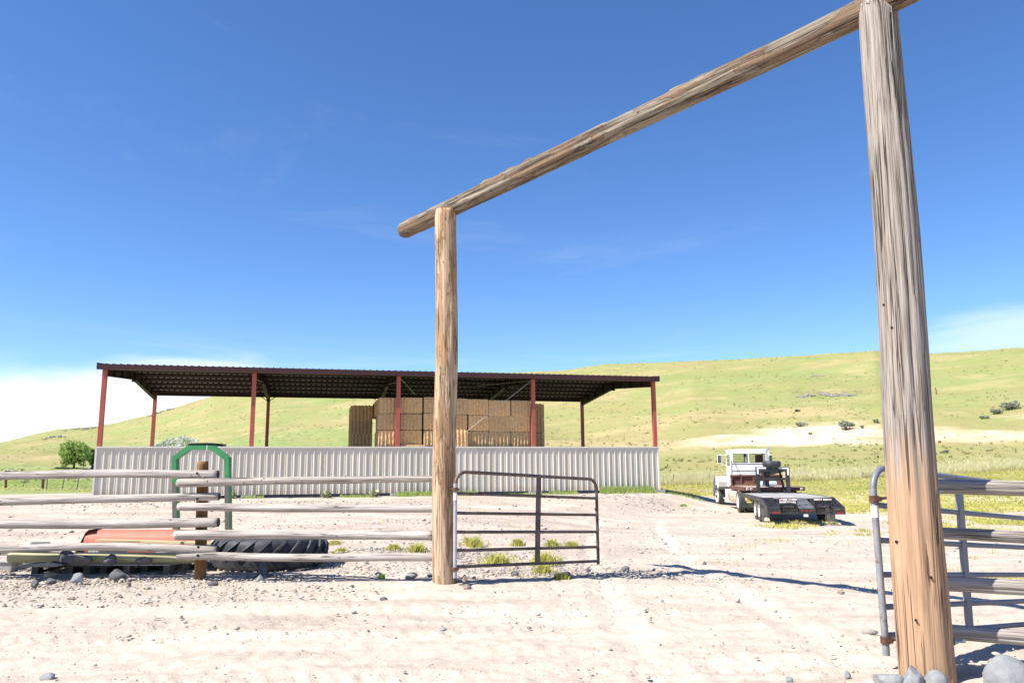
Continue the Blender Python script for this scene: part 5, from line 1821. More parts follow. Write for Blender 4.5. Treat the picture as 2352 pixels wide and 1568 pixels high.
# hood and fenders
mb = MB()
mb.prism([(CY1, 1.0), (CY1, 1.93), (11.9, 1.86), (13.6, 1.62), (14.05, 1.45), (14.1, 0.75), (13.7, 0.7)], 0.62, 1.80, 0)
part(mb, 'hood', M['truck_white'], truck)
for xa, xb in ((0.02, 0.62), (1.80, 2.40)):
    mb = MB()
    pts = []
    for k in range(11):
        a = math.radians(145) * k / 10
        pts.append((13.0 + 0.56 * math.cos(a), 0.50 + 0.56 * math.sin(a)))
    outer = [(14.25, 0.62), (14.2, 1.05), (13.85, 1.34), (13.2, 1.47), (12.6, 1.45), (12.2, 1.36), (12.05, 1.15)]
    poly = [(13.56, 0.50)] + [(14.25, 0.50)] + outer + [(12.44, 0.50)] + pts[::-1]
    # build as strip between arch and outer line
    arch = pts                         # from front to back
    out_l = []
    seg = [(14.25, 0.50)] + outer + [(12.2, 0.95)]
    ln = [0]
    for i in range(1, len(seg)):
        ln.append(ln[-1] + math.dist(seg[i], seg[i - 1]))
    for k in range(11):
        d_ = ln[-1] * k / 10
        out_l.append((float(np.interp(d_, ln, [s_[0] for s_ in seg])), float(np.interp(d_, ln, [s_[1] for s_ in seg]))))
    vs, fs = [], []
    for xx in (xa, xb):
        for k in range(11):
            vs += [(xx, arch[k][0], arch[k][1]), (xx, out_l[k][0], out_l[k][1])]
    for s_ in (0, 22):
        for k in range(10):
            fs.append((s_ + 2 * k, s_ + 2 * k + 1, s_ + 2 * k + 3, s_ + 2 * k + 2))
    for k in range(10):
        fs.append((2 * k + 1, 22 + 2 * k + 1, 22 + 2 * k + 3, 2 * k + 3))
        fs.append((2 * k, 2 * k + 2, 22 + 2 * k + 2, 22 + 2 * k))
    mb.add(vs, fs)
    part(mb, 'fender', M['truck_white'], truck, 30)
    mb = MB()
    mb.box((xa + 0.12, 13.05, 1.46), (xa + 0.24, 13.15, 1.56), bev=0.01)
    part(mb, 'turn_lamp', M['amber'], truck)
mb = MB()
mb.bevbox((0.05, 14.3, 0.42), (2.37, 14.45, 0.75), 0.02)
part(mb, 'front_bumper', M['chrome'], truck)
# glass
gm, gt, gb_ = new_mat('cab glass')
gb_.inputs['Base Color'].default_value = (0.8, 0.86, 0.83, 1)
gb_.inputs['Roughness'].default_value = 0.02
gb_.inputs['Transmission Weight'].default_value = 1.0
gb_.inputs['IOR'].default_value = 1.02
for (xa, xb) in wx:
    mb = MB()
    mb.box((xa - 0.01, CY0 + 0.02, ZW0 - 0.01), (xb + 0.01, CY0 + 0.026, ZW1 + 0.01))
    g_ = part(mb, 'rear_window', gm, truck)
    mb = MB()
    for (a, c) in (((xa - .012, CY0 - .008, ZW0 - .012), (xb + .012, CY0 + .0, ZW0 + .008)), ((xa - .012, CY0 - .008, ZW1 - .008), (xb + .012, CY0 + .0, ZW1 + .012)),
                   ((xa - .012, CY0 - .008, ZW0 + .008), (xa + .008, CY0 + .0, ZW1 - .008)), ((xb - .008, CY0 - .008, ZW0 + .008), (xb + .012, CY0 + .0, ZW1 - .008))):
        mb.box(a, c)
    mb.build('gasket', M['rubber'], g_, KO)
for xa in (CW0 + 0.02, CW1 - 0.026):
    mb = MB()
    mb.box((xa, CY0 + 0.41, 1.97), (xa + 0.006, CY1 - 0.08, 2.53))
    part(mb, 'door_window', gm, truck)
mb = MB()
mb.box((CW0 + 0.04, CY1 - 0.025, 1.94), (CW1 - 0.04, CY1 - 0.02, ZR - 0.06))
part(mb, 'windscreen', gm, truck)
# mirrors
for s_, xx in ((-1, -0.02), (1, 2.42)):
    mb = MB()
    mb.tube([(CW0 if s_ < 0 else CW1, 11.1, 2.50), (xx, 11.15, 2.53), (xx, 11.15, 2.06), (CW0 if s_ < 0 else CW1, 11.1, 2.02)], 0.014, 8)
    mb.bevbox((xx - 0.10, 11.10, 2.10), (xx + 0.09, 11.17, 2.52), 0.015)
    mi = part(mb, 'side_mirror', M['truck_white'], truck, 40)
    mb = MB()
    mb.box((xx - 0.08, 11.092, 2.13), (xx + 0.07, 11.098, 2.49))
    mb.build('mirror_glass', M['glass_dark'], mi, KO)
# exhaust stack: muffler can and bent tip
mb = MB()
mb.tube([(1.92, 9.42, 1.4), (1.92, 9.42, 2.16), (1.92, 9.42, 2.18), (1.92, 9.42, 2.43), (1.92, 9.42, 2.45)], [0.055, 0.055, 0.13, 0.13, 0.06], 18)
mb.tube([(1.92, 9.42, 2.44), (1.92, 9.42, 2.60), (1.97, 9.40, 2.72), (2.06, 9.38, 2.83)], [0.055, 0.055, 0.058, 0.065], 12)
part(mb, 'exhaust_stack', M['chrome'], truck, 40)
mb = MB()
mb.tube([(2.06, 9.45, 1.4), (2.06, 9.45, 2.38)], 0.05, 12)
part(mb, 'intake_pipe', M['black'], truck, 40)
# seat, sun visor mirror, roof lights
mb = MB()
mb.bevbox((1.48, 9.85, 1.75), (1.85, 10.0, 2.50), 0.06)
part(mb, 'seat', M['seat'], truck, 50)
mb = MB()
mb.lathe([(-0.01, 0.02), (0.0, 0.075), (0.012, 0.07)], (0.98, 9.70, 2.45), 1, 18)
part(mb, 'fan', M['black'], truck, 40)
for xx in (0.45, 0.62, 1.2, 1.78, 1.95):
    mb = MB()
    mb.bevbox((xx - 0.03, 11.0, ZR + 0.025), (xx + 0.03, 11.12, ZR + 0.07), 0.01)
    part(mb, 'roof_lamp', M['amber'], truck)
mb = MB()
mb.tube([(0.55, 9.55, 1.50), (0.56, 9.50, 1.78), (0.50, 9.52, 2.02), (0.42, 9.58, 2.20)], 0.010, 6)
mb.tube([(0.60, 9.50, 1.56), (0.95, 9.3, 1.66), (1.4, 9.3, 1.64)], 0.012, 6)
part(mb, 'air_hose', M['black'], truck, 40)

# --- things lying on the truck bed
def bundle(x, y, rz, label):
    o = empty('wrapped_roll', tloc(x, y, 1.085), label, 'roll', rz, 'wrapped rolls on the truck bed')
    mb = MB()
    mb.tube([(-0.16, 0, 0.10), (-0.14, 0, 0.10), (0.0, 0, 0.10), (0.14, 0, 0.10), (0.16, 0, 0.10)], [0.06, 0.095, 0.10, 0.095, 0.06], 14)
    mb.build('wrapping', M['blue_wrap'], o, auto=50)
    mb = MB()
    mb.tube([(0.155, 0, 0.10), (0.165, 0, 0.10)], 0.045, 12)
    mb.build('end_cap', M['red_lens'], o, auto=50)


bundle(1.30, 7.2, 0.25, 'blue and white wrapped roll on the truck bed, left one')
bundle(1.68, 7.3, -0.12, 'blue and white wrapped roll on the truck bed, right one')
ch = MB()
rs = np.random.RandomState(9)
for k in range(70):
    p = Vector((rs.normal(0, 0.24), rs.normal(0, 0.22), 0.03 + abs(rs.normal(0, 0.03))))
    d = Vector((rs.uniform(-1, 1), rs.uniform(-1, 1), rs.uniform(-.4, .4))).normalized() * 0.045
    ch.tube([p - d, p + d], 0.014, 6)
co_ = ch.build('chain_heap', M['chain'])
co_.location = tloc(0.85, 7.9, 1.085)
tag(co_, 'rusty brown heap of chain on the truck bed behind the headboard', 'chain')


# ------------------------------------------------------------------ stones
def rock(px, py, wpx, hpx, mat, label, seed, depth=0.8, name='rock', ground_=None, rz=None, angular=0.35, sink=0.2, sub=3, taper=0.0):
    """stone standing on the ground at a measured spot; wpx, hpx its seen size"""
    import bmesh
    p = on_ground(px, py) if ground_ is None else np.array(ground_)
    dist = p[1]
    w, h = wpx * dist / F, hpx * dist / F
    bm = bmesh.new()
    bmesh.ops.create_icosphere(bm, subdivisions=sub, radius=0.5)
    rs = np.random.RandomState(seed)
    planes = []
    for _ in range(9):
        n = Vector((rs.normal(), rs.normal(), rs.normal())).normalized()
        planes.append((n, rs.uniform(0.27, 0.45)))
    for v in bm.verts:
        c = v.co.copy()
        for n, d in planes:
            e = c.dot(n) - d
            if e > 0:
                c -= n * e * (0.4 + angular)
        s = 1 + 0.10 * (float(fbm(np.array(c.x * 3 + seed), np.array(c.y * 3 + c.z * 2.3), 3, seed)) - 0.5) * 2
        tp = 1 - taper * (c.z + 0.35)
        v.co = Vector((c.x * s * w * 1.12 * tp, c.y * s * w * depth * 1.12 * tp, c.z * s * h * (1.1 + sink)))
    me = bpy.data.meshes.new(name)
    bm.to_mesh(me)
    bm.free()
    me.materials.append(mat)
    for pl_ in me.polygons:
        pl_.use_smooth = True
    me.set_sharp_from_angle(angle=math.radians(38))
    o = link(name, me)
    o.location = (p[0], p[1], p[2] + h * (0.5 - sink * 0.5))
    o.rotation_euler = (rs.uniform(-.1, .1), rs.uniform(-.1, .1), rs.uniform(-0.4, 0.4) if rz is None else rz)
    return tag(o, label, 'rock', 'loose rocks on the ground')


D4 = lambda x, y: ((x * .34014) / 1.30612, (1320 + y * .34014) / 1.30612)
ROCKS = [
    (D4(450, 1212), 30, 12, 'rock_cream', 'flat cream stone lying in front of the pallets'),
    (D4(305, 1306), 19, 18, 'rock_dark', 'round dark stone nearest the bottom left gravel, standing alone'),
    (D4(445, 1272), 25, 14, 'rock_dark', 'dark pointed stone just below the flat cream stone'),
    (D4(682, 1262), 31, 22, 'rock_grey', 'large smooth pale grey stone below the pallets'),
    (D4(1046, 1232), 38, 24, 'rock_dark', 'largest dark boulder, in front of the pallet corner'),
    (D4(1124, 1288), 17, 12, 'rock_brown', 'small brown stone right of the largest dark boulder'),
    (D4(1878, 1286), 27, 12, 'rock_dark', 'dark slab-like stone at the foot of the brown fence post'),
    (D4(1955, 1270), 10, 5, 'rock_orange', 'small orange stone beside the dark slab right of the fence post'),
    (D4(2318, 1200), 34, 33, 'rock_dark', 'tall black pointed rock in front of the tractor tyre'),
    (D4(2293, 1244), 20, 14, 'rock_grey', 'light grey stone leaning against the tall black rock'),
    ((2040, 1578), 74, 36, 'rock_grey', 'leftmost grey rock at the foot of the thick gatepost'),
    ((2097, 1580), 66, 50, 'rock_grey', 'tallest grey rock directly in front of the thick gatepost'),
    ((2151, 1580), 52, 36, 'rock_grey', 'small blocky grey rock at the right foot of the thick gatepost'),
    ((2318, 1590), 105, 76, 'rock_grey', 'big smooth grey boulder in the bottom right corner'),
    ((881, 1379), 18, 9, 'rock_dark', 'small grey stone alone on the bare dirt left of the gateway'),
    ((870, 1325), 20, 12, 'rock_grey', 'grey stone with a green sprig left of the tan gatepost'),
    ((943, 1330), 32, 15, 'rock_grey', 'pale knobbly stone close to the left of the tan gatepost'),
    ((988, 1325), 16, 8, 'rock_dark', 'dark hoop-like stone touching the tan gatepost'),
    ((1066, 1339), 15, 19, 'rock_brown', 'upright brown stone just right of the tan gatepost'),
    ((1072, 1350), 20, 9, 'rock_brown', 'low reddish lump in front of the upright brown stone'),
    ((1181, 1322), 20, 11, 'rock_dark', 'dark stone under the half open gate'),
    ((1300, 1322), 22, 10, 'rock_dark', 'dark stone at the edge of the gate shadow'),
    ((1437, 1310), 20, 11, 'rock_dark', 'dark stone near the free end of the half open gate'),
    ((1350, 1312), 14, 8, 'rock_dark', 'small dark stone below the gate end'),
    ((1618, 1299), 9, 10, 'rock_dark', 'little dark stone behind the crossbeam shadow'),
    ((1932, 1363), 18, 7, 'rock_brown', 'brown stone below the crossbeam shadow at the right'),
    ((1948, 1556), 17, 15, 'rock_grey', 'small pyramid grey stone at the bottom right of the dirt'),
    ((1813, 1565), 16, 12, 'rock_grey', 'dark grey stone at the bottom edge right of centre'),
    ((110, 1560), 34, 14, 'rock_grey', 'flat grey stone at the bottom edge on the left'),
    ((1016, 1447), 22, 6, 'rock_grey', 'thin flat grey stone on the dirt below the tan gatepost'),
]
for k, (pq, w_, h_, mt, lab) in enumerate(ROCKS):
    rock(pq[0], pq[1], w_, h_, M[mt], lab, 400 + k, angular=0.55, taper=0.8 if 'tall' in lab else 0.25)


# ------------------------------------------------------------------ pallets, poles and junk behind the left fence
def pallet(px, py, rz, label, z=0.0, wx=1.15, wy=1.0):
    p = on_ground(px, py)
    o = empty('wooden_pallet', (p[0], p[1], p[2] + z), label, 'pallet', rz, 'grey wooden pallets behind the fence')
    rs = np.random.RandomState(int(px))
    for k in range(8):
        yy = wy * k / 8 - 0.045
        mb = MB()
        mb.box((-wx / 2, yy, 0.146), (wx / 2, yy + wy / 8 - 0.006, 0.166), Matrix.Rotation(rs.uniform(-.012, .012), 4, 'Y'))
        mb.build('board', M['pallet'], o)
    for k in range(3):
        xx = -wx / 2 + (wx - 0.10) * k / 2
        mb = MB()
        mb.box((xx, -0.03, 0.020), (xx + 0.10, wy + 0.03, 0.060))
        for (a, c) in ((-0.03, 0.12), (0.34, 0.62), (0.88, wy + 0.03)):
            mb.box((xx, a, 0.060), (xx + 0.10, c, 0.146))
        mb.build('stringer', M['pallet_shaded'], o)
    for yy in (-0.03, wy / 2, wy - 0.06):
        mb = MB()
        mb.box((-wx / 2, yy, 0.002), (wx / 2, yy + 0.09, 0.020))
        mb.build('bottom_board', M['pallet'], o)
    return o


pallet(160, 1319, 0.06, 'grey pallet furthest left under the long pale pole', 0.0, 1.1)
pallet(292, 1321, -0.10, 'grey pallet behind the largest dark boulder', 0.0, 1.35)
pallet(400, 1313, 0.35, 'grey pallet turned askew beside the brown fence post', 0.0, 0.95, 0.9)
_p = on_ground(10, 1312)
blk = MB()
blk.box((-0.45, 0, 0), (0.10, 0.3, 0.13), bev=0.008)
bo = blk.build('timber_block', M['pallet'])
bo.location = (_p[0], _p[1], _p[2])
tag(bo, 'grey square timber block at the left picture edge beside the pole end', 'timber')
blk = MB()
blk.box((-0.5, -0.04, 0.0), (0.22, 0.16, 0.022))
bo = blk.build('board', M['pallet'])
bo.location = (_p[0] + 0.08, _p[1] + 0.02, _p[2] + 0.134)
tag(bo, 'loose grey board lying on the timber block at the left edge', 'board')
# long treated pole
pa, pb = at_y(22, 1280, 12.05), at_y(462, 1281, 12.02)
pole = log_object('treated_pole', pa, pb, 0.082, 0.080, M['pole_green'], 71, None, (0, 0, 0), 26, 0.008, 0.02, 2, 0.004, endm=M['pole_green'], along=0.08, round_end=0.3)
tag(pole, 'long pale greenish treated pole resting on the grey pallets', 'pole')
# stones on the pallets
for (q, w_, h_, lab) in ((D4(575, 1086), 34, 28, 'dark stone lying furthest left against the pale pole'), (D4(680, 1096), 58, 24, 'wide dark angular stone on the pallet in front of the pole'),
                         (D4(978, 1088), 32, 20, 'small dark rounded stone on the pallet, middle of the row'), (D4(1268, 1090), 34, 17, 'low dark stone on the pallet nearest the fence post')):
    p = at_y(q[0], q[1], 11.78)
    r_ = rock(0, 0, w_, h_, M['rock_dark'], lab, int(q[0]) + 7, depth=0.7, ground_=p, angular=0.5, sink=0.1)
# black plastic sheet
import bmesh
p = at_y(100, 1301, 11.62)
n_ = 14
vs, fs = [], []
for i in range(n_ + 1):
    for j in range(n_ + 1):
        u, v = i / n_ - 0.5, j / n_ - 0.5
        z = 0.02 + 0.10 * float(fbm(np.array(u * 5 + 2), np.array(v * 5), 3, 77)) * max(0, 1 - 2.2 * max(abs(u), abs(v)) ** 1.3)
        vs.append((u * 0.62, v * 0.5, z))
for i in range(n_):
    for j in range(n_):
        fs.append((i * (n_ + 1) + j, (i + 1) * (n_ + 1) + j, (i + 1) * (n_ + 1) + j + 1, i * (n_ + 1) + j + 1))
mb = MB()
mb.add(vs, fs)
tp_ = mb.build('plastic_sheet', M['tarp'], auto=30)
tp_.location = (p[0], p[1], max(p[2], gz(p[0], p[1]) + 0.06))
tag(tp_, 'crumpled black plastic sheet between the pole and the left pallet', 'plastic sheet')
# tangle of wire under the pole
mb = MB()
rs = np.random.RandomState(4)
p = on_ground(75, 1312)
for k in range(7):
    c = Vector((rs.uniform(-.25, .35), rs.uniform(-.1, .1), 0.05))
    pts = [c + Vector((math.cos(a) * rs.uniform(.08, .16), math.sin(a) * .06, 0.05 * math.sin(a * 2 + k) + 0.05)) for a in np.linspace(rs.uniform(0, 2), rs.uniform(3.5, 7), 9)]
    mb.tube(pts, 0.0035, 5)
wt = mb.build('wire_tangle', M['wire'])
wt.location = (p[0], p[1], p[2])
tag(wt, 'tangle of thin wire on the ground below the left end of the pale pole', 'wire')
# planks on the ground behind the fence
for (a, c, lab, mt, zz, wd) in (((225, 1240.5), (600, 1250), 'pale yellow plank lying in front of the red trough', 'plank', 0.16, 0.09), ((272, 1242), (420, 1245.5), 'short pinkish plank lying on the yellow plank', 'plank', 0.2, 0.07)):
    pa = at_y(*a, 13.6)
    pb = at_y(*c, 13.4)
    mid, d = (pa + pb) / 2, pb - pa
    L_ = np.linalg.norm(d)
    mb = MB()
    mb.box((-0.02, -wd, -L_ / 2), (0.02, wd, L_ / 2), bev=0.004)
    o = mb.build('plank', M[mt])
    o.rotation_mode = 'QUATERNION'
    o.rotation_quaternion = Vector(d).to_track_quat('Z', 'Y') @ Quaternion((0, 0, 1), math.pi / 2)
    o.location = mid
    tag(o, lab, 'plank')
# low timbers that carry the planks
for xk, lab in ((250, 'left grey timber under the yellow plank'), (400, 'right grey timber under the yellow plank')):
    p = at_y(xk, 1250, 13.55)
    g0 = gz(p[0], p[1])
    top_ = at_y(xk, 1241.5 + (xk - 225) * 0.0253, 13.5)[2] - 0.10
    mb = MB()
    mb.box((-0.08, -0.5, 0), (0.08, 0.5, max(0.1, top_ - g0)))
    o = mb.build('timber', M['pallet'])
    o.location = (p[0], p[1], g0 - 0.01)
    tag(o, lab, 'timber')
# roll of wire mesh and white rubbish
p = at_y(92, 1249, 14.6)
g0 = gz(p[0], p[1])
mb = MB()
for k in range(9):
    a0 = k * 0.03
    mb.tube([(-0.14 + 0.035 * k, 0.13 * math.cos(a), 0.15 + 0.13 * math.sin(a)) for a in np.linspace(0, 2 * math.pi, 15)], 0.007, 5)
for a in np.linspace(0, 2 * math.pi, 12, endpoint=False):
    mb.tube([(-0.15, 0.125 * math.cos(a), 0.15 + 0.125 * math.sin(a)), (0.15, 0.125 * math.cos(a), 0.15 + 0.125 * math.sin(a))], 0.006, 5)
mb.tube([(-0.13, 0, 0.15), (0.13, 0, 0.15)], 0.112, 12)
wr = mb.build('wire_roll', M['wire'], auto=30)
wr.location = (p[0], p[1], g0)
wr.rotation_euler = (0, 0, 0.15)
tag(wr, 'grey roll of wire mesh on the ground beside the white plastic scraps', 'wire roll')
for k, (px, wd, hh, lab) in enumerate(((72, 0.34, 0.26, 'crumpled white plastic bag next to the grey wire roll'), (47, 0.26, 0.13, 'low white plastic scrap left of the wire roll'))):
    p = at_y(px, 1250, 14.6)
    n_ = 12
    mb = MB()
    vs, fs = [], []
    for i in range(n_ + 1):
        for j in range(n_ + 1):
            u, v = i / n_ * 2 - 1, j / n_ * 2 - 1
            e = max(0, 1 - (u * u + v * v) * 0.9)
            z = hh * math.sqrt(e) * (0.55 + 0.8 * float(fbm(np.array(u * 3 + k * 5), np.array(v * 3), 3, 90)))
            vs.append((u * wd / 2, v * 0.14, z))
    for i in range(n_):
        for j in range(n_):
            fs.append((i * (n_ + 1) + j, (i + 1) * (n_ + 1) + j, (i + 1) * (n_ + 1) + j + 1, i * (n_ + 1) + j + 1))
    mb.add(vs, fs)
    o = mb.build('plastic_bag', M['white_plastic'], auto=30)
    o.location = (p[0], p[1], gz(p[0], p[1]) + 0.0)
    tag(o, lab, 'plastic bag')
mb = MB()
rs = np.random.RandomState(14)
for k in range(26):
    x0 = rs.uniform(-0.5, 0.3)
    pts = [Vector((x0 + t_ * 0.5, rs.uniform(-.1, .1), 0.10 + 0.06 * math.sin(3 * t_ + k) + rs.uniform(-.03, .03))) for t_ in np.linspace(0, 1, 6)]
    mb.tube(pts, 0.006, 5)
o = mb.build('wire_bundle', M['wire'])
p = at_y(5, 1243, 14.6)
o.location = (p[0], p[1], gz(p[0], p[1]) + 0.03)
tag(o, 'flattened grey bundle of old wire at the left picture edge', 'wire')
# pale stick on the ground by the tyre
pa, pb = on_ground(505, 1317), on_ground(700, 1324)
o = log_object('stick', pa + [0, 0, 0.02], pb + [0, 0, 0.02], 0.018, 0.014, M['rail'], 90, None, nseg=8, cracks=0, wob=0.01, along=0.12)
tag(o, 'thin pale stick lying on the ground between fence post and black rock', 'stick')

# ------------------------------------------------------------------ red trough
pa, pb = at_y(210, 1236, 14.9), at_y(497, 1238, 14.7)
tr = empty('metal_trough', (pa[0], pa[1], gz(pa[0], pa[1])), 'faded red rounded steel trough lying on its side behind the log fence', 'trough', math.atan2(pb[1] - pa[1], pb[0] - pa[0]))
L_ = float(np.hypot(*(pb - pa)[:2]))
mb = MB()
rad, nn = 0.235, 18
vs, fs = [], []
for xx in (0.0, L_):
    for rr_ in (rad, rad - 0.008):
        for k in range(nn + 1):
            a = math.radians(-100 + 230 * k / nn)
            vs.append((xx, -rr_ * math.cos(a), 0.24 + rr_ * math.sin(a)))
m_ = nn + 1
for k in range(nn):
    fs.append((k, k + 1, 2 * m_ + k + 1, 2 * m_ + k))
    fs.append((m_ + k, 3 * m_ + k, 3 * m_ + k + 1, m_ + k + 1))
    fs.append((k, m_ + k, m_ + k + 1, k + 1))
    fs.append((2 * m_ + k, 2 * m_ + k + 1, 3 * m_ + k + 1, 3 * m_ + k))
fs.append((0, 2 * m_, 3 * m_, m_))
fs.append((nn, m_ + nn, 3 * m_ + nn, 2 * m_ + nn))
mb.add(vs, fs)
mb.build('shell', M['red_trough'], tr, auto=40)
mb = MB()     # flared end plate with its curled lip
prof = [(-0.06, 0.02), (-0.06, 0.18), (0.02, 0.26), (0.10, 0.43), (0.16, 0.485), (0.24, 0.495), (0.24, 0.485), (0.17, 0.472), (0.115, 0.42), (0.035, 0.25), (-0.045, 0.17), (-0.045, 0.02)]
mb.prism([(z_, x_) for (x_, z_) in prof] if False else [(x_, z_) for (x_, z_) in prof], -0.14, 0.14, 1, M=Matrix.Rotation(0, 4, 'Z')) if False else None
vs, fs = [], []
for yy in (-0.20, 0.20):
    for (x_, z_) in prof:
        vs.append((x_ - 0.10, yy, z_))
m_ = len(prof)
for k in range(m_):
    k2 = (k + 1) % m_
    fs.append((k, k2, m_ + k2, m_ + k))
mb.add(vs, fs)
mb.build('end_plate', M['rust'], tr, auto=30)

# ------------------------------------------------------------------ tractor tyre lying on the ground
tc_ = at_y(620, 1270, 13.15)
TGZ = gz(tc_[0], tc_[1])
tt = empty('tractor_tyre', (tc_[0], tc_[1], TGZ), 'huge black tractor tyre with diagonal lugs lying flat behind the log fence', 'tyre')
R_, Hh, n = 0.90, 0.48, 72
mb = MB()
prof = [(0.06, 0.60), (0.015, 0.68), (0.0, 0.77), (0.03, 0.835), (0.085, 0.865), (0.16, 0.873), (0.24, 0.876), (0.32, 0.873), (0.395, 0.865), (0.45, 0.835), (Hh, 0.77), (Hh - .015, 0.68), (Hh - 0.06, 0.60), (0.24, 0.585)]
vs, fs = [], []
for (h, r) in prof:
    for k in range(n):
        a = 2 * math.pi * k / n
        vs.append((r * math.cos(a), r * math.sin(a), h))
for i in range(len(prof)):
    i2 = (i + 1) % len(prof)
    for k in range(n):
        k2 = (k + 1) % n
        fs.append((i * n + k, i * n + k2, i2 * n + k2, i2 * n + k))
mb.add(vs, fs)
mb.build('carcass', M['rubber_blue'], tt, auto=40)
mb = MB()
nl = 22
for half in (0, 1):
    for k in range(nl):
        a0 = 2 * math.pi * (k + 0.5 * half) / nl
        rows = []
        for s_ in np.linspace(0, 1, 8):
            h = (0.255 - 0.245 * s_) if half == 0 else (0.225 + 0.245 * s_)
            r_in = float(np.interp(h, [p_[0] for p_ in prof[2:11]], [p_[1] for p_ in prof[2:11]]))
            r_out = r_in + 0.045 * min(1, 1.6 * (1.08 - s_)) + 0.01
            a = a0 + (0.30 * s_ if half == 0 else 0.30 * s_)
            w2 = 0.030 + 0.012 * s_
            rows.append((a, w2, h, r_in - 0.015, r_out))
        vs, fs = [], []
        for (a, w2, h, ri, ro) in rows:
            for (aa, r) in ((a - w2, ri), (a - w2 * .75, ro), (a + w2 * .75, ro), (a + w2, ri)):
                vs.append((r * math.cos(aa), r * math.sin(aa), h))
        for i in range(len(rows) - 1):
            for j in range(4):
                j2 = (j + 1) % 4
                fs.append((i * 4 + j, i * 4 + j2, (i + 1) * 4 + j2, (i + 1) * 4 + j))
        fs.append((3, 2, 1, 0))
        e_ = (len(rows) - 1) * 4
        fs.append((e_, e_ + 1, e_ + 2, e_ + 3))
        mb.add(vs, fs)
mb.build('tread', M['rubber_blue'], tt)

# ------------------------------------------------------------------ green hoop frame
D8 = lambda x, y: ((480 + x * .19139) / 1.30612, (1320 + y * .19139) / 1.30612)
YG = 16.2
gpts = [at_y(*D8(px, py), YG) for (px, py) in ((262, 1260), (214, 280), (436, 116), (812, 118), (1040, 288), (1068, 1400))]
gpts[0][2] = gz(gpts[0][0], YG) - 0.02
gpts[-1][2] = gz(gpts[-1][0], YG) - 0.02
hoop = empty('roll_bar', (gpts[0][0], YG, gz(gpts[0][0], YG)), 'green steel roll bar frame standing on the ground behind the brown fence post', 'roll bar')
hb0 = Vector((gpts[0][0], YG, gz(gpts[0][0], YG)))
gp = [Vector(p) - hb0 for p in gpts]
yv = Vector((0.30, 1, 0)).normalized()


def bar_joint(i):
    """mitre vector in the X-Z plane at point i"""
    def nrm2(a, c):
        d = (c - a)
        return Vector((-d.z, 0, d.x)).normalized()
    if i == 0:
        return nrm2(gp[0], gp[1])
    if i == len(gp) - 1:
        return nrm2(gp[-2], gp[-1])
    n1, n2 = nrm2(gp[i - 1], gp[i]), nrm2(gp[i], gp[i + 1])
    m__ = (n1 + n2).normalized()
    return m__ / max(0.4, m__.dot(n1))


def bar_seg(i, j, t0, t1, name, mat, hw=0.045, dp=0.10, front=None):
    mb = MB()
    vs = []
    for (pt, nn) in ((gp[i].lerp(gp[j], t0), bar_joint(i).lerp(bar_joint(j), t0)), (gp[i].lerp(gp[j], t1), bar_joint(i).lerp(bar_joint(j), t1))):
        for (s, d) in ((1, 0), (1, 1), (-1, 1), (-1, 0)):
            vs.append(pt + nn * hw * s + yv * dp * d)
    mb.add(vs, [(0, 1, 2, 3), (4, 7, 6, 5), (0, 4, 5, 1), (1, 5, 6, 2), (2, 6, 7, 3), (3, 7, 4, 0)])
    if front is not None:
        mb.m[-1] = 1
        mat = [mat, front]
    return mb.build(name, mat, hoop)


bar_seg(0, 1, 0.0, 0.72, 'leg', M['green'], front=M['green_worn'])['label'] = 'lower left leg with its front worn grey'
bar_seg(0, 1, 0.722, 1.0, 'leg', M['green'])
bar_seg(1, 2, 0.002, 1.0, 'top_bar', M['green'])
bar_seg(2, 3, 0.002, 1.0, 'top_bar', M['green'])
bar_seg(3, 4, 0.002, 1.0, 'top_bar', M['green'])
bar_seg(4, 5, 0.002, 0.30, 'leg', M['green'])
bar_seg(4, 5, 0.302, 1.0, 'leg', M['green'], front=M['green_worn'])['label'] = 'lower right leg with its front worn grey'
mb = MB()
q = gp[5]
mb.box((q.x + 0.05, q.y + 0.02, q.z + 0.02), (q.x + 0.16, q.y + 0.05, q.z + 0.16), bev=0.008)
mb.build('foot_bracket', M['green'], hoop)
mb = MB()
for tt_ in (0.85,):
    p = gp[2].lerp(gp[3], 0.80)
    mb.box((p.x - 0.006, p.y - 0.004, p.z - 0.05), (p.x + 0.006, p.y + 0.0, p.z + 0.05))
mb.build('weld_seam', M['tape_white'], hoop)

# ------------------------------------------------------------------ machine parked inside the shed, only its top shows
mp = at_y(478, 1022, 36.2)
mg = gz(mp[0], mp[1])
mach = empty('farm_machine', (mp[0], mp[1], mg), 'dark green machine hood with a red and black end peeping over the pale wall', 'farm machine', 0.1)
mb = MB()
xs = np.linspace(-0.75, 0.55, 12)
topz = at_y(470, 1017.5, 36.2)[2] - mg
poly = [(x, topz - 0.04 * ((x + 0.05) / 0.7) ** 2) for x in xs] + [(0.5, topz - 0.22), (0.3, topz - 0.5), (-0.6, topz - 0.5), (-0.75, topz - 0.3)]
vs, fs = [], []
for yy in (-0.45, 0.45):
    for (x, z) in poly:
        vs.append((x, yy, z))
m_ = len(poly)
fs = [tuple(range(m_ - 1, -1, -1)), tuple(range(m_, 2 * m_))] + [(k, (k + 1) % m_, m_ + (k + 1) % m_, m_ + k) for k in range(m_)]
mb.add(vs, fs)
mb.build('hood', M['green_dark'], mach)
mb = MB()
mb.box((0.50, -0.3, topz - 0.17), (0.60, 0.3, topz - 0.03), bev=0.02)
mb.build('red_end', M['red_lens'], mach)
mb = MB()
mb.prism([(0.62, topz - 0.19), (0.78, topz - 0.02), (0.80, topz - 0.06), (0.68, topz - 0.22)], -0.3, 0.3, 1) if False else mb.box((0.602, -0.3, topz - 0.19), (0.74, 0.3, topz - 0.05), bev=0.03)
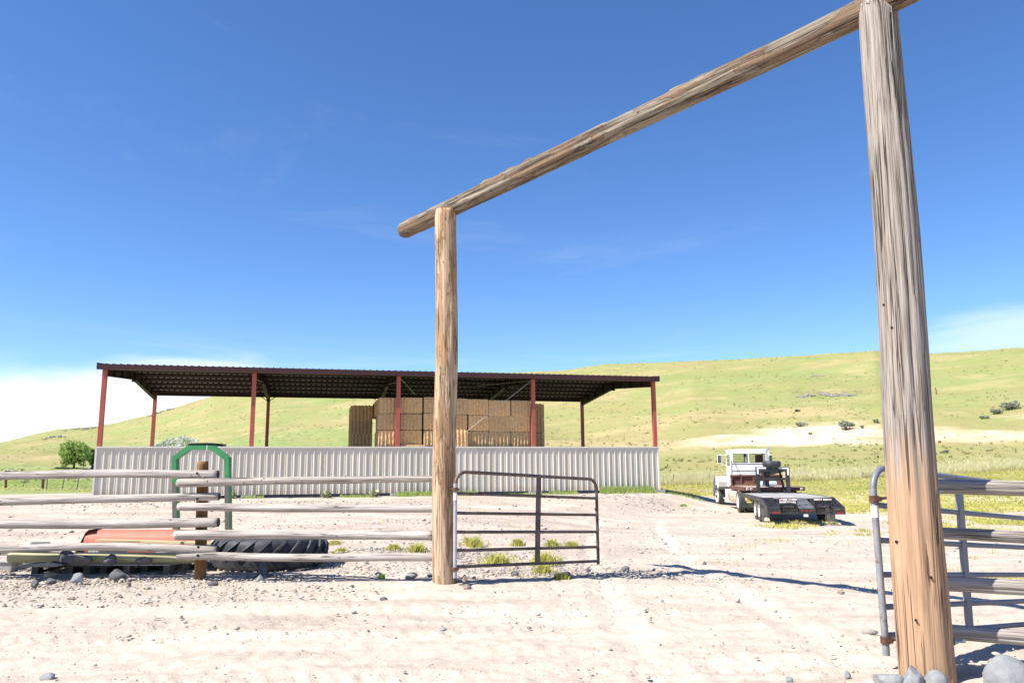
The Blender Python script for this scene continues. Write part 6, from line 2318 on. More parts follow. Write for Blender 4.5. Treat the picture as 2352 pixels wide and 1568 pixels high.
mb.build('end_cap', M['black'], mach)
mb = MB()
mb.box((-0.6, -0.4, 0.5), (0.4, 0.4, topz - 0.5))
for x in (-0.4, 0.3):
    mb.tube([(x, -0.55, 0.42), (x, 0.55, 0.42)], 0.42, 20)
mb.build('body', M['under'], mach)


# ------------------------------------------------------------------ blades, leaves and stones in numbers
def blades_np(P, h, w, lean, rs, cv=None, two=True):
    """one bent blade per point: P (n,3), h heights, w widths"""
    n = len(P)
    a = rs.uniform(0, 2 * np.pi, n)
    dx, dy = np.cos(a), np.sin(a)
    la = rs.uniform(0, 2 * np.pi, n)
    lx, ly = np.cos(la) * lean * h, np.sin(la) * lean * h
    b0 = P + np.stack([-dx * w / 2, -dy * w / 2, -0.02 * np.ones(n)], -1)
    b1 = P + np.stack([dx * w / 2, dy * w / 2, -0.02 * np.ones(n)], -1)
    m0 = P + np.stack([-dx * w * .38 + lx * .35, -dy * w * .38 + ly * .35, h * .6], -1)
    m1 = P + np.stack([dx * w * .38 + lx * .35, dy * w * .38 + ly * .35, h * .6], -1)
    t = P + np.stack([lx, ly, h], -1)
    V = np.stack([b0, b1, m1, m0, t], 1).reshape(-1, 3)
    k = np.arange(n)[:, None] * 5
    Fa = np.concatenate([k + np.array([[0, 1, 2]]), k + np.array([[0, 2, 3]]), k + np.array([[3, 2, 4]])])
    if cv is None:
        cv = rs.uniform(0, 1, n)
    return V, Fa, np.repeat(cv, 5)


def tz(x, y):
    return terrain_z(np.arctan2(x, y), np.hypot(x, y))


def stuff_blades(name, x, y, h, w, lean, mat, seed, label, cat, cv=None):
    rs = np.random.RandomState(seed)
    P = np.stack([x, y, tz(x, y)], -1)
    V, Fa, c = blades_np(P, h, w, lean, rs, cv)
    o = link(name, mesh_np(name, V, Fa, [mat], False, {'cv': c}))
    o['kind'] = 'stuff'
    o['label'] = label
    o['category'] = cat
    return o


rs = np.random.RandomState(55)
# yellow-green weeds over the right-hand field
N = 520000
yy = rs.uniform(9, 60, N)
xx = rs.uniform(0.02, 1, N) * (yy * 0.80 + 2) + 2
keep = rs.uniform(0, 1, N) < green_mask(xx, yy) * np.clip(0.25 + 0.5 * (vnoise(xx * 2.2, yy * 2.2, 5) > 0.45), 0, 1)
xx, yy = xx[keep], yy[keep]
hh = rs.uniform(0.025, 0.085, len(xx)) * (1 + 0.6 * vnoise(xx * 1.3, yy * 1.3, 4))
cvx = np.clip(0.25 + 0.75 * vnoise(xx * 0.5, yy * 0.5, 12) + rs.normal(0, 0.18, len(xx)), 0, 1)
stuff_blades('ground_weeds', xx, yy, hh, rs.uniform(0.018, 0.042, len(xx)) * (0.35 + 0.65 * smooth(10, 34, yy)), 1.5, M['grass_yellow'], 3, 'yellow-green low weeds spreading over the dirt at the right', 'weeds', cvx)
# pale tall grass along the wire fence
N = 80000
xx = rs.uniform(5.0, 42, N)
yy = 52.0 - 0.02 * xx + np.abs(rs.normal(0, 1.5, N)) * 1.6 - 0.8
keep = vnoise(xx * 0.9, yy * 0.9, 3) > 0.2
xx, yy = xx[keep], yy[keep]
hh = rs.uniform(0.2, 0.6, len(xx)) * (0.7 + 0.5 * vnoise(xx * 0.7, yy, 6))
stuff_blades('dry_grass', xx, yy, hh, rs.uniform(0.010, 0.024, len(xx)), 0.45, M['grass_straw'], 4, 'strip of tall pale dry grass along the wire fence below the hill', 'grass')
# left field beyond the wire fence
N = 42000
xx = rs.uniform(-45, -17, N)
yy = rs.uniform(42.5, 62, N)
keep = (green_mask(xx, yy) > 0.5)
xx, yy = xx[keep], yy[keep]
edge_ = np.exp(-((yy - 44.5 + 0.12 * (xx + 25)) / 1.2) ** 2)
cvx = np.clip(rs.uniform(0.3, 0.9, len(xx)) + edge_ * 0.5, 0, 1)
stuff_blades('field_grass', xx, yy, rs.uniform(0.03, 0.10, len(xx)), rs.uniform(0.03, 0.06, len(xx)), 1.6, M['grass_green'], 5, 'green grass of the field behind the leaning wire fence at the left', 'grass', cvx)
# green strips at the foot of the pale wall
gx, gy, gh = [], [], []
for (t0, t1, hmax, n_) in ((12.0, 15.6, 0.30, 1500), (21.4, 24.0, 0.42, 2300), (18.9, 20.2, 0.22, 500), (9.6, 11.2, 0.18, 300), (16.6, 18.8, 0.12, 350), (5.6, 6.5, 0.2, 160), (1.2, 3.5, 0.10, 120), (24.5, 26.8, 0.15, 300), (24.4, 29.5, 0.25, 500)):
    t_ = rs.uniform(t0, t1, n_)
    d_ = -0.32 - np.abs(rs.normal(0, 0.30, n_)) if t0 < 24.4 else rs.uniform(-0.6, 0.5, n_) + (1.6 if t1 > 29 else 0)
    gx.append(SHED[0] + SE[0] * t_ + SN[0] * d_)
    gy.append(SHED[1] + SE[1] * t_ + SN[1] * d_)
    gh.append(hmax * rs.uniform(0.3, 1.0, n_) * np.clip(1.2 - np.abs(d_ + 0.3), 0.3, 1))
gx, gy, gh = map(np.concatenate, (gx, gy, gh))
stuff_blades('wall_grass', gx, gy, gh, rs.uniform(0.015, 0.035, len(gx)), 0.4, M['grass_green'], 6, 'green grass growing in strips along the foot of the pale wall', 'grass', rs.uniform(0.2, 0.85, len(gx)))
# thin scattered sprouts over the yard
N = 26000
xx = rs.uniform(-12, 12, N)
yy = rs.uniform(10.5, 31, N)
keep = fbm(xx * 0.8, yy * 0.8, 3, 71) > 0.70
xx, yy = xx[keep], yy[keep]
stuff_blades('yard_sprouts', xx, yy, rs.uniform(0.02, 0.06, len(xx)), rs.uniform(0.006, 0.014, len(xx)), 1.0, M['grass_yellow'], 8, 'thin scattered sprouts of weeds over the bare yard', 'weeds')


# bunchgrass dots over the hills
N = 16000
th_ = np.radians(rs.uniform(-40, 41, N))
r_ = np.exp(rs.uniform(np.log(62), np.log(520), N))
rmax = np.interp(th_, _th, _R[:, 6])
x_, y_ = r_ * np.sin(th_), r_ * np.cos(th_)
dens = smooth(0.44, 0.62, fbm(x_ * 0.045, y_ * 0.045, 4, 15)) * 0.5 + 0.12
keep = (rs.uniform(0, 1, N) < dens) & (r_ < rmax * 1.0)
keep &= ~((np.degrees(th_) > 12) & (r_ > 96) & (r_ < 116) & (rs.uniform(0, 1, N) < 0.88))
x_, y_, r_ = x_[keep], y_[keep], r_[keep]
hs_ = rs.uniform(0.08, 0.24, len(x_)) * (0.75 + r_ / 300)
k_ = 9
x6, y6 = np.repeat(x_, k_), np.repeat(y_, k_)
sp6 = np.repeat(hs_, k_) * 0.9
x6 = x6 + rs.normal(0, 1, len(x6)) * sp6 * 0.6
y6 = y6 + rs.normal(0, 1, len(x6)) * sp6 * 0.4
stuff_blades('hill_bunchgrass', x6, y6, np.repeat(hs_, k_) * rs.uniform(0.5, 1.1, len(x6)), sp6 * rs.uniform(0.25, 0.5, len(x6)), 0.8, M['grass_hill'], 19,
             'countless small tufts of bunchgrass dotted over the hills', 'grass', np.clip(np.repeat(rs.normal(0.45, 0.3, len(x_)), k_) + rs.normal(0, .1, len(x6)), 0, 1))


def pebbles(name, x, y, s, mat, label, cat, cv, flat=0.55, seed=1):
    n = len(x)
    rs = np.random.RandomState(seed)
    z = tz(x, y)
    base = np.array([(0, 0, 1), (.9, .1, .35), (.25, .85, .3), (-.7, .55, .35), (-.75, -.5, .3), (.2, -.9, .35), (.75, .6, -.3), (-.1, .9, -.4), (-.9, .0, -.3), (-.2, -.9, -.35), (.8, -.5, -.3), (0, 0, -.6)])
    tri = np.array([(0, 1, 2), (0, 2, 3), (0, 3, 4), (0, 4, 5), (0, 5, 1), (1, 6, 2), (2, 6, 7), (2, 7, 3), (3, 7, 8), (3, 8, 4), (4, 8, 9), (4, 9, 5), (5, 9, 10), (5, 10, 1), (1, 10, 6), (6, 11, 7), (7, 11, 8), (8, 11, 9), (9, 11, 10), (10, 11, 6)])
    v = base[None] * rs.uniform(0.72, 1.25, (n, 12, 1))
    a = rs.uniform(0, 6.28, n)
    ca, sa = np.cos(a)[:, None], np.sin(a)[:, None]
    sx, sy, sz = s * rs.uniform(.8, 1.3, n), s * rs.uniform(.5, .9, n), s * flat * rs.uniform(.7, 1.2, n)
    vx, vy, vz = v[..., 0] * sx[:, None], v[..., 1] * sy[:, None], v[..., 2] * sz[:, None]
    X = x[:, None] + vx * ca - vy * sa
    Y = y[:, None] + vx * sa + vy * ca
    Z = z[:, None] + vz + 0.15 * sz[:, None] + 0.012
    V = np.stack([X, Y, Z], -1).reshape(-1, 3)
    Fa = (np.arange(n)[:, None, None] * 12 + tri[None]).reshape(-1, 3)
    me = mesh_np(name, V, Fa, [mat], True, {'cv': np.repeat(cv, 12)})
    o = link(name, me)
    o['kind'] = 'stuff'
    o['label'] = label
    o['category'] = cat
    return o


# rounded gravel at the left around the pallets and fence post
N = 15000
xx = rs.uniform(-10, -1.2, N)
yy = rs.uniform(7.6, 14, N)
dn = smooth(-1.2, -4.0, xx) * smooth(7.8, 10.4, yy - 0.25 * (xx + 5) * 0) * (0.35 + 0.65 * smooth(0.4, 0.6, fbm(xx * 1.2, yy * 1.2, 3, 44)))
keep = rs.uniform(0, 1, N) < dn
xx, yy = xx[keep], yy[keep]
s_ = np.exp(rs.normal(np.log(0.015), 0.5, len(xx))).clip(0.005, 0.042)
pebbles('gravel', xx, yy, s_, M['gravel'], 'pale rounded river gravel spread around the pallets', 'gravel', np.clip(rs.beta(2.6, 1.6, len(xx)), 0, 1), 0.5, 2)
# grey clods by the gate, along the wall and scattered over the yard
cx, cy, cs = [], [], []
for (mx, my, sx_, sy_, n_, sz) in ((-1.9, 14.7, 1.4, 0.55, 900, 0.03), (0.7, 12.8, 1.5, 0.7, 1500, 0.020), (1.6, 12.1, 0.9, 0.25, 200, 0.026), (-0.3, 12.2, 0.8, 0.4, 250, 0.024), (4.6, 33.5, 2.0, 1.2, 500, 0.045), (-9, 29, 5, 1.2, 900, 0.04), (-9, 21, 5, 3.0, 1500, 0.03), (0, 20, 5, 4.0, 1200, 0.03)):
    cx.append(rs.normal(mx, sx_, n_))
    cy.append(rs.normal(my, sy_, n_))
    cs.append(np.exp(rs.normal(np.log(sz * 0.62), 0.45, n_)))
N = 30000
fx, fy = rs.uniform(-9, 9, N), rs.uniform(2.2, 24, N)
kp = fbm(fx * 0.7, fy * 1.6, 3, 17) > 0.52
cx.append(fx[kp])
cy.append(fy[kp])
cs.append(np.exp(rs.normal(np.log(0.0062), 0.55, kp.sum())))
cx, cy, cs = map(np.concatenate, (cx, cy, cs))
ok = cy > 1.5
cx, cy, cs = cx[ok], cy[ok], cs[ok].clip(0.004, 0.08)
pebbles('dirt_clods', cx, cy, cs, M['clod'], 'grey clods and small stones scattered over the dry dirt yard', 'clods', np.clip(rs.beta(2, 2.2, len(cx)), 0, 1), 0.6, 3)


# ------------------------------------------------------------------ single weed clumps near the gate
def weed(px, py, wpx, hpx, label, seed, mat='grass_yellow', n=240):
    p = on_ground(px, py)
    w, h = wpx * p[1] / F, hpx * p[1] / F
    rs = np.random.RandomState(seed)
    rr_ = np.abs(rs.normal(0, 0.38, n)) * w / 2 * 1.3
    a = rs.uniform(0, 6.28, n)
    P = np.stack([rr_ * np.cos(a) * 1.1, rr_ * np.sin(a), np.zeros(n)], -1)
    hh = 0.85 * h * rs.uniform(0.45, 1.15, n) * np.clip(1.25 - rr_ / (w / 2) * 0.6, 0.3, 1)
    V, Fa, c = blades_np(P, hh, np.full(n, 0.010 + 0.0006 * p[1]), 0.75, rs, np.clip(rs.normal(0.45, 0.25, n), 0, 1))
    o = link('weed_clump', mesh_np('weed_clump', V, Fa, [M[mat]], False, {'cv': c}))
    o.location = (p[0], p[1], p[2])
    return tag(o, label, 'weed clump', 'weed clumps in the dirt around the gate')


for k, a in enumerate([
    (1085, 1256, 62, 30, 'bushy yellow-green weed clump behind the gate close to the hinge side'), (1188, 1252, 32, 18, 'small weed clump behind the gate just left of its centre stay'),
    (1268, 1254, 34, 18, 'weed clump behind the gate just right of its centre stay'), (1312, 1258, 44, 20, 'sprawling weed clump behind the gate near its free end'),
    (1140, 1292, 92, 26, 'widest low weed clump seen between the two lowest gate bars left of the stay'), (1252, 1296, 70, 36, 'tallest weed clump seen between the lowest gate bars right of the stay'),
    (1248, 1316, 50, 24, 'weed clump poking out below the lowest gate bar'), (1290, 1331, 36, 20, 'dark green weed sprig at the edge of the gate shadow'),
    (958, 1270, 48, 28, 'weed clump between the lower fence rails just left of the tan gatepost'), (905, 1262, 40, 16, 'dry yellowish weed clump left of the tan gatepost'),
    (770, 1250, 28, 12, 'small weed clump right of the tractor tyre, upper one'), (785, 1268, 30, 12, 'small weed clump right of the tractor tyre, lower one'),
    (1270, 1163, 20, 9, 'tiny weed clump in the yard behind the upper gate bars'), (1372, 1163, 26, 10, 'tiny weed clump in the yard right of the gate top'),
    (1570, 1162, 20, 8, 'lone green tuft on the dirt between shed corner and truck'), (877, 1326, 14, 14, 'green sprig growing by the grey stone left of the tan gatepost'),
    (306, 1318, 12, 10, 'little green sprig at the base of the largest dark boulder'), (235, 1328, 16, 8, 'little green sprig in the gravel'),
]):
    weed(*a, seed=700 + k, mat='grass_green' if ('green sprig' in a[4] or 'tuft' in a[4]) else 'grass_yellow', n=60 if a[2] < 22 else 260)


# pale felted mullein plants at the wall
def mullein(t, w, h, label, seed):
    rs = np.random.RandomState(seed)
    x = SHED[0] + SE[0] * t + SN[0] * -0.55
    y = SHED[1] + SE[1] * t + SN[1] * -0.55
    n = 34
    V, Fa, c = [], [], []
    for k in range(n):
        a = rs.uniform(0, 6.28)
        L_ = w / 2 * rs.uniform(0.6, 1.1)
        el = rs.uniform(0.1, 1.1)
        d = np.array([math.cos(a) * math.cos(el), math.sin(a) * math.cos(el), math.sin(el)])
        s = np.array([-math.sin(a), math.cos(a), 0]) * L_ * 0.19
        o_ = np.array([rs.normal(0, w * .12), rs.normal(0, w * .1), 0.0])
        b = len(V)
        V += [o_, o_ + d * L_ * .5 + s + [0, 0, .02], o_ + d * L_ * .5 - s + [0, 0, .02], o_ + d * L_ * np.array([1, 1, .75])]
        Fa += [(b, b + 1, b + 2), (b + 1, b + 3, b + 2)]
        c += [rs.uniform(0, 1)] * 4
    V = np.array(V)
    V[:, 2] *= h / max(V[:, 2].max(), .01)
    o = link('mullein_plant', mesh_np('mullein_plant', V, np.array(Fa), [M['mullein']], False, {'cv': c}))
    o.location = (x, y, gz(x, y))
    return tag(o, label, 'plant', 'mullein plants along the wall')


mullein(9.05, 0.75, 0.32, 'pale grey-green leafy plant at the wall foot right of the green strip', 1)
mullein(11.0, 0.85, 0.36, 'pale grey-green leafy plant at the wall foot just left of the tan gatepost', 2)
mullein(5.3, 0.55, 0.34, 'pale yellowish leafy plant at the wall foot right of the roll bar', 3)


# ------------------------------------------------------------------ shrubs and trees
def foliage(n, rs, shape, leaf, mat, name, parent, clumps, cvbase=0.5):
    """leaf-sized faces gathered in clumps; clumps: list of (centre, radius)"""
    V, Fa, c = [], [], []
    tot = sum(r ** 2 for _, r in clumps)
    for (ce, r) in clumps:
        r = r * 1.15
        k = max(8, int(n * r * r / tot))
        d = rs.normal(0, 1, (k, 3))
        d /= np.linalg.norm(d, axis=1)[:, None]
        rad = r * rs.uniform(0.35, 1.0, k) ** 0.6
        P = np.array(ce) + d * rad[:, None] * np.array(shape)
        a = rs.normal(0, 1, (k, 3))
        a /= np.linalg.norm(a, axis=1)[:, None]
        b = np.cross(a, rs.normal(0, 1, (k, 3)))
        b /= np.linalg.norm(b, axis=1)[:, None]
        s = leaf * rs.uniform(0.6, 1.4, k)[:, None]
        q = np.stack([P - a * s, P - b * s * .55, P + a * s, P + b * s * .55], 1)
        i0 = sum(len(v) for v in V)
        V.append(q.reshape(-1, 3))
        Fa.append(np.arange(k)[:, None] * 4 + np.arange(4)[None] + i0)
        tone = rs.uniform(0, 1)
        c.append(np.repeat(np.clip(tone * 0.7 + rs.normal(0.15, 0.2, k), 0, 1), 4))
    me = mesh_np(name, np.concatenate(V), np.concatenate(Fa), [mat], False, {'cv': np.concatenate(c)})
    return link(name, me, parent)


def tree(px, py, dist, hpx, wpx, label, seed, leafm, leaf=0.22, n=9000, name='leafy_tree', trunk_h=0.25, shape=(1, 1, 0.85), cat='tree', group=None, top_heavy=0.55, clumpn=26):
    p = at_y(px, py, dist)
    x, y = p[0], p[1]
    z = gz(x, y)
    h, w = hpx * dist / F, wpx * dist / F
    o = empty(name, (x, y, z), label, cat, 0, group)
    rs = np.random.RandomState(seed)
    clumps = []
    for k in range(clumpn):
        u = rs.uniform(0, 1) ** 0.8
        hh = h * (trunk_h + (1 - trunk_h) * u) * 0.93
        wr = w / 2 * (0.45 + 0.75 * math.sin(math.pi * (0.12 + 0.8 * u))) * 0.85
        a = rs.uniform(0, 6.28)
        q = rs.uniform(0.15, 1.0) ** 0.6 * wr
        clumps.append(((q * math.cos(a), q * math.sin(a), hh), w * rs.uniform(0.08, 0.17)))
    mb = MB()
    mb.tube([(0, 0, -0.2), (0.02 * w, 0, h * .18), (-0.02 * w, 0, h * .36), (0.0, 0.0, h * .6)], [0.045 * h, 0.035 * h, 0.024 * h, 0.01 * h], 9)
    for (ce, r) in clumps[::2]:
        b0 = Vector((0, 0, min(ce[2] * 0.55, h * 0.45)))
        mb.tube([b0, b0.lerp(Vector(ce), 0.55) + Vector((0, 0, 0.03 * h)), Vector(ce)], [0.016 * h, 0.010 * h, 0.004 * h], 6)
    mb.build('trunk', M['trunk'], o, auto=60)
    foliage(n, rs, shape, leaf, M[leafm], 'crown', o, clumps)
    return o


tree(168, 1082, 118, 64, 66, 'round leafy green tree beside the little dark-roofed shelter', 31, 'leaf', 0.15, 2900, clumpn=60, trunk_h=0.18)
tree(214, 1086, 126, 46, 22, 'green tree half hidden behind the left end of the pale wall', 33, 'leaf', 0.26, 3500)
tree(218, 1084, 112, 28, 15, 'dark evergreen tree at the left end of the pale wall', 34, 'leaf_dark', 0.22, 3500, name='evergreen_tree', trunk_h=0.08)
for (px, wp, hp, lab, sd) in ((350, 34, 22, 'leftmost silvery bush showing above the pale wall', 1), (385, 52, 30, 'wide silvery bush showing above the pale wall, left of the roll bar', 2), (428, 62, 34, 'largest silvery bush, behind the wall just left of the roll bar', 3), (470, 40, 22, 'low silvery bush behind the roll bar', 4)):
    p = at_y(px, 1028, 62)
    hz = p[2] - gz(p[0], p[1]) + 0.2
    tree(px, 1040, 62, hp + hz * F / 62 * 0.85, wp * 1.1, lab, 40 + sd, 'leaf_silver', 0.085, 1500, 'silvery_bush', trunk_h=0.35, cat='bush', group='silvery bushes behind the shed wall')


def bush(px, py, dist, hpx, wpx, label, seed, group='sagebrush on the hillside', n=900):
    th0 = math.atan2(*ray(px, py)[:2])
    x, y = dist * math.sin(th0), dist * math.cos(th0)
    # move out along the sight line until the hillside is met
    q = ray(px, py)
    best = None
    hl = math.hypot(q[0], q[1])
    rr_ = np.linspace(50, 700, 2600)
    zt = terrain_z(np.full_like(rr_, th0), rr_)
    zl = EYE + q[2] / hl * rr_
    hit = np.where(zt >= zl)[0]
    r0_ = rr_[hit[0]] if len(hit) else dist
    x, y = r0_ * math.sin(th0), r0_ * math.cos(th0)
    z = gz(x, y)
    h, w = hpx * r0_ / F, wpx * r0_ / F
    o = empty('sagebrush', (x, y, z), label, 'bush', 0, group)
    rs = np.random.RandomState(seed)
    clumps = [((rs.normal(0, w * .24), rs.normal(0, w * .24), h * rs.uniform(.3, .75)), w * rs.uniform(.14, .24)) for _ in range(9)]
    mb = MB()
    for (ce, r) in clumps[:6]:
        mb.tube([(0, 0, -0.1), Vector(ce)], [0.03 * w, 0.012 * w], 5)
    mb.build('stem', M['trunk'], o)
    foliage(n, rs, (1, 1, 0.7), 0.035 * w + 0.02, M['sage'], 'crown', o, clumps)
    return o


for k, a in enumerate([
    (1945, 986, 120, 20, 34, 'largest grey-green sagebrush, at the top edge of the white bare bank'), (1841, 980, 120, 14, 20, 'open sagebrush left of the largest one above the white bank'),
    (1982, 984, 120, 7, 10, 'small sagebrush just right of the largest one'), (2012, 972, 120, 8, 12, 'small sagebrush beside the thick gatepost above the white bank'),
    (2318, 938, 150, 12, 36, 'wide sagebrush on the slope at the far right'), (2290, 950, 150, 8, 22, 'low sagebrush left of the wide one at the far right'),
    (2260, 962, 150, 6, 16, 'small sagebrush furthest from the right edge'), (1862, 998, 120, 6, 8, 'tiny sagebrush on the white bank below the open one'),
    (1830, 946, 140, 5, 12, 'flat sagebrush patch on the slope below the rock outcrop'), (2172, 1040, 92, 6, 14, 'small bush on the lower bank right of the thick gatepost')]):
    bush(*a, seed=900 + k)


def outcrop(pts, label, seed):
    """line of half-buried boulders on the hillside, moving as one ledge of rock"""
    import bmesh
    rs = np.random.RandomState(seed)
    V0 = None
    mb = MB()
    org = None
    for (px, py, wpx, hpx) in pts:
        q = ray(px, py)
        th0 = math.atan2(q[0], q[1])
        hl = math.hypot(q[0], q[1])
        rr_ = np.linspace(50, 800, 3200)
        zt = terrain_z(np.full_like(rr_, th0), rr_)
        hit = np.where(zt >= EYE + q[2] / hl * rr_)[0]
        if not len(hit):
            continue
        r0_ = rr_[hit[0]]
        x, y = r0_ * math.sin(th0), r0_ * math.cos(th0)
        z = gz(x, y)
        if org is None:
            org = (x, y, z)
        w, h = wpx * r0_ / F, hpx * r0_ / F
        for _ in range(5):
            ox, oy = rs.normal(0, w * .35), rs.normal(0, w * .3)
            s = rs.uniform(.35, .7)
            bm = bmesh.new()
            bmesh.ops.create_icosphere(bm, subdivisions=2, radius=0.5)
            vs = []
            zz = gz(x + ox, y + oy)
            for v in bm.verts:
                j = 1 + rs.uniform(-.22, .22)
                vs.append((x + ox + v.co.x * w * s * j - org[0], y + oy + v.co.y * w * s * j - org[1], zz + v.co.z * h * 1.6 * s * j - org[2]))
            fs = [[v.index for v in f.verts] for f in bm.faces]
            bm.free()
            mb.add(vs, fs)
    o = mb.build('rock_outcrop', M['rock_out'], loc=org)
    return tag(o, label, 'rock outcrop', 'dark rock outcrops on the hills')


M['rock_out'] = simple('weathered outcrop rock', (0.16, 0.14, 0.135), (0.27, 0.24, 0.225), 0.9, 0, 1.2, bump=0.8)
outcrop([(1822, 912, 16, 4), (1843, 911, 18, 5), (1864, 910, 22, 7), (1884, 909, 24, 8), (1905, 909, 22, 8), (1925, 909, 24, 7), (1945, 909, 20, 6), (1962, 908, 12, 4)], 'long grey rock outcrop on the green slope left of the thick gatepost', 1)
outcrop([(118, 1004, 10, 5), (128, 1003, 14, 7), (140, 1004, 10, 5), (104, 1009, 9, 4)], 'small dark rock outcrop on the far left hill', 2)
outcrop([(190, 987, 12, 5), (202, 985, 16, 7), (218, 983, 12, 5), (170, 986, 10, 4), (150, 989, 10, 4)], 'dark rocks along the crest of the far left hill', 3)
outcrop([(360, 950, 10, 6), (374, 945, 14, 7), (345, 956, 10, 5), (390, 941, 10, 5)], 'dark rocks on the ridge seen just right of the left back post', 4)
outcrop([(1867, 864, 14, 4), (1888, 864, 12, 3)], 'small grey rock patch high on the right slope', 5)


# ------------------------------------------------------------------ far fences, shelter, house, trailer
def wire_fence(posts, label, ywires, wire_h, dists):
    """posts: list of (px, base_py, top_px, top_py, radius, material)"""
    b0 = None
    o = None
    tops = []
    for k, (px, py, tx, ty, r, mt) in enumerate(posts):
        p = at_y(px, py, dists[k])
        p[2] = gz(p[0], p[1])
        if o is None:
            b0 = Vector(p)
            o = empty('wire_fence', p, label, 'fence')
        t = at_y(tx, ty, dists[k])
        mb = MB()
        mb.tube([Vector(p) - b0 - Vector((0, 0, 0.15)), (Vector(p) * .5 + Vector(t) * .5) - b0 + Vector((0.01, 0, 0)), Vector(t) - b0], [r, r * .95, r * .85], 8)
        mb.build('post', M[mt], o, auto=50)
        tops.append((Vector(p) - b0, Vector(t) - b0))
    for f_ in wire_h:
        mb = MB()
        mb.tube([a.lerp(c, f_) for a, c in tops], 0.004, 4)
        mb.build('wire', M['wire_thin'], o)
    return o


wire_fence([(-60, 1132, -60, 1084, 0.06, 'fencepost'), (12, 1131, 13, 1082, 0.07, 'post_brown'), (50, 1119, 64, 1086, 0.03, 'fencepost'), (97, 1131, 99, 1081, 0.085, 'post_brown'), (106, 1135, 108, 1086, 0.04, 'fencepost'),
            (142, 1128, 150, 1082, 0.03, 'fencepost'), (174, 1132, 184, 1084, 0.035, 'fencepost'), (210, 1133, 221, 1085, 0.035, 'fencepost')],
           'old wire fence of mixed leaning posts in front of the left field', None, (0.3, 0.55, 0.8, 0.97), [46, 45.6, 47, 45, 44.2, 44.6, 44.2, 43.6])
wire_fence([(1548, 1122, 1547, 1089, 0.035, 'rust'), (1629, 1124, 1629, 1088, 0.025, 'fencepost'), (1760, 1128, 1760, 1096, 0.02, 'fencepost'), (1937, 1130, 1935, 1094, 0.025, 'fencepost'), (1983, 1133, 1981, 1084, 0.10, 'fencepost'),
            (2160, 1133, 2160, 1098, 0.03, 'fencepost'), (2290, 1128, 2291, 1094, 0.09, 'post_brown'), (2420, 1130, 2420, 1094, 0.04, 'fencepost')],
           'thin wire fence with sparse posts along the foot of the right hill', None, (0.25, 0.5, 0.75, 0.95), [52, 51.8, 51.4, 51.2, 51, 50.8, 50.5, 50])
# lone post on the right hillside
q = ray(2151, 905)
th0 = math.atan2(q[0], q[1])
rr_ = np.linspace(100, 400, 1600)
hit = np.where(terrain_z(np.full_like(rr_, th0), rr_) >= EYE + q[2] / math.hypot(q[0], q[1]) * rr_)[0]
r0_ = rr_[hit[0]] if len(hit) else 200
hx, hy = r0_ * math.sin(th0), r0_ * math.cos(th0)
mb = MB()
mb.tube([(0, 0, -0.3), (0.0, 0, 0.6), (-0.12, 0, 1.3)], [0.13, 0.12, 0.11], 8)
o = mb.build('fence_post', M['post_brown'], auto=50)
o.location = (hx, hy, gz(hx, hy))
tag(o, 'single dark post standing on the slope right of the thick gatepost', 'post')

# dark-roofed shelter
p = at_y(140, 1085, 116)
zb = gz(p[0], p[1])
sh = empty('field_shelter', (p[0], p[1], zb), 'small open shelter with a dark gable roof at the foot of the leafy tree', 'shelter')
hw = 1.15
ht = at_y(140, 1079, 116)[2] - zb
hr = at_y(140, 1072.5, 116)[2] - zb
mb = MB()
mb.prism([(-hw, ht), (0.25, hr), (hw, ht), (hw, ht - 0.12), (0.25, hr - 0.16), (-hw, ht - 0.12)], -1.5, 1.5, 1, M=None) if False else None
vs, fs = [], []
for yy_ in (-1.5, 1.5):
    for (x, z) in ((-hw, ht), (0.25, hr), (hw, ht), (hw, ht - .12), (.25, hr - .16), (-hw, ht - .12)):
        vs.append((x, yy_, z))
fs = [(0, 1, 4, 5), (1, 2, 3, 4), (6, 11, 10, 7), (7, 10, 9, 8)] + [(k, (k + 1) % 6, 6 + (k + 1) % 6, 6 + k) for k in range(6)]
mb.add(vs, fs)
mb.build('roof', M['roof_dark'], sh)
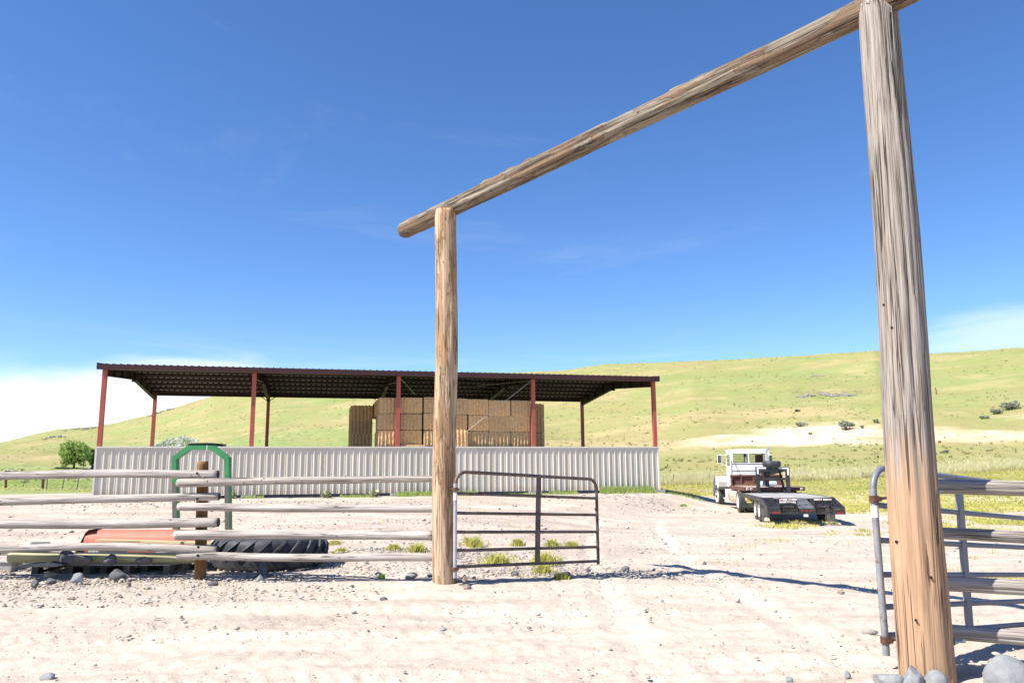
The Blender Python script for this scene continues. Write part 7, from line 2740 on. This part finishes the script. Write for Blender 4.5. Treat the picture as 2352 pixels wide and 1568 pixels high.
for (x, y_) in ((-hw + .05, -1.4), (hw - .05, -1.4), (-hw + .05, 1.4), (hw - .05, 1.4)):
    mb = MB()
    mb.tube([(x, y_, -0.2), (x, y_, ht)], 0.07, 8)
    mb.build('post', M['roof_dark'], sh)
mb = MB()
mb.box((hw - 0.75, -1.35, 0.0), (hw - 0.05, 1.35, ht - 0.02))
mb.build('side_wall', M['roof_dark'], sh)
# white house behind the trees
p = at_y(206, 1088, 130)
zb = gz(p[0], p[1])
ho = empty('white_house', (p[0], p[1], zb), 'low white house with a grey roof showing left of the pale wall', 'house')
hz0, hz1 = at_y(206, 1079, 130)[2] - zb, at_y(206, 1074, 130)[2] - zb
mb = MB()
mb.box((-1.2, -1, -0.3), (3.2, 3, hz0))
mb.build('wall', M['house_white'], ho)
mb = MB()
vs = [(-1.3, -1.2, hz0), (3.3, -1.2, hz0), (3.3, 3.2, hz0), (-1.3, 3.2, hz0), (-0.4, 1, hz1 + .5), (2.6, 1, hz1 + .5)]
mb.add(vs, [(0, 1, 5, 4), (1, 2, 5), (2, 3, 4, 5), (3, 0, 4), (3, 2, 1, 0)])
mb.build('roof', M['roof_grey'], ho)
mb = MB()
mb.box((0.2, -1.03, hz0 * .4), (0.9, -1.005, hz0 * .8))
mb.build('window', M['glass_dark'], ho)
# pale stock trailer far left
p = at_y(26, 1088, 105)
zb = gz(p[0], p[1])
tr2 = empty('box_trailer', (p[0], p[1], zb), 'pale grey box trailer with a dark hitch far off at the left edge', 'trailer')
h_ = at_y(26, 1079.5, 105)[2] - zb
mb = MB()
mb.bevbox((-0.62, -0.6, 0.3), (0.45, 0.6, h_), 0.05)
mb.build('body', M['trim_white'], tr2)
mb = MB()
mb.box((0.45, -0.15, h_ - .35), (0.95, 0.15, h_ - .15))
mb.build('hitch', M['black'], tr2)
for x in (-0.35, 0.1):
    mb = MB()
    mb.tube([(x, -0.65, 0.22), (x, -0.5, 0.22)], 0.22, 12)
    mb.build('wheel', M['rubber'], tr2)
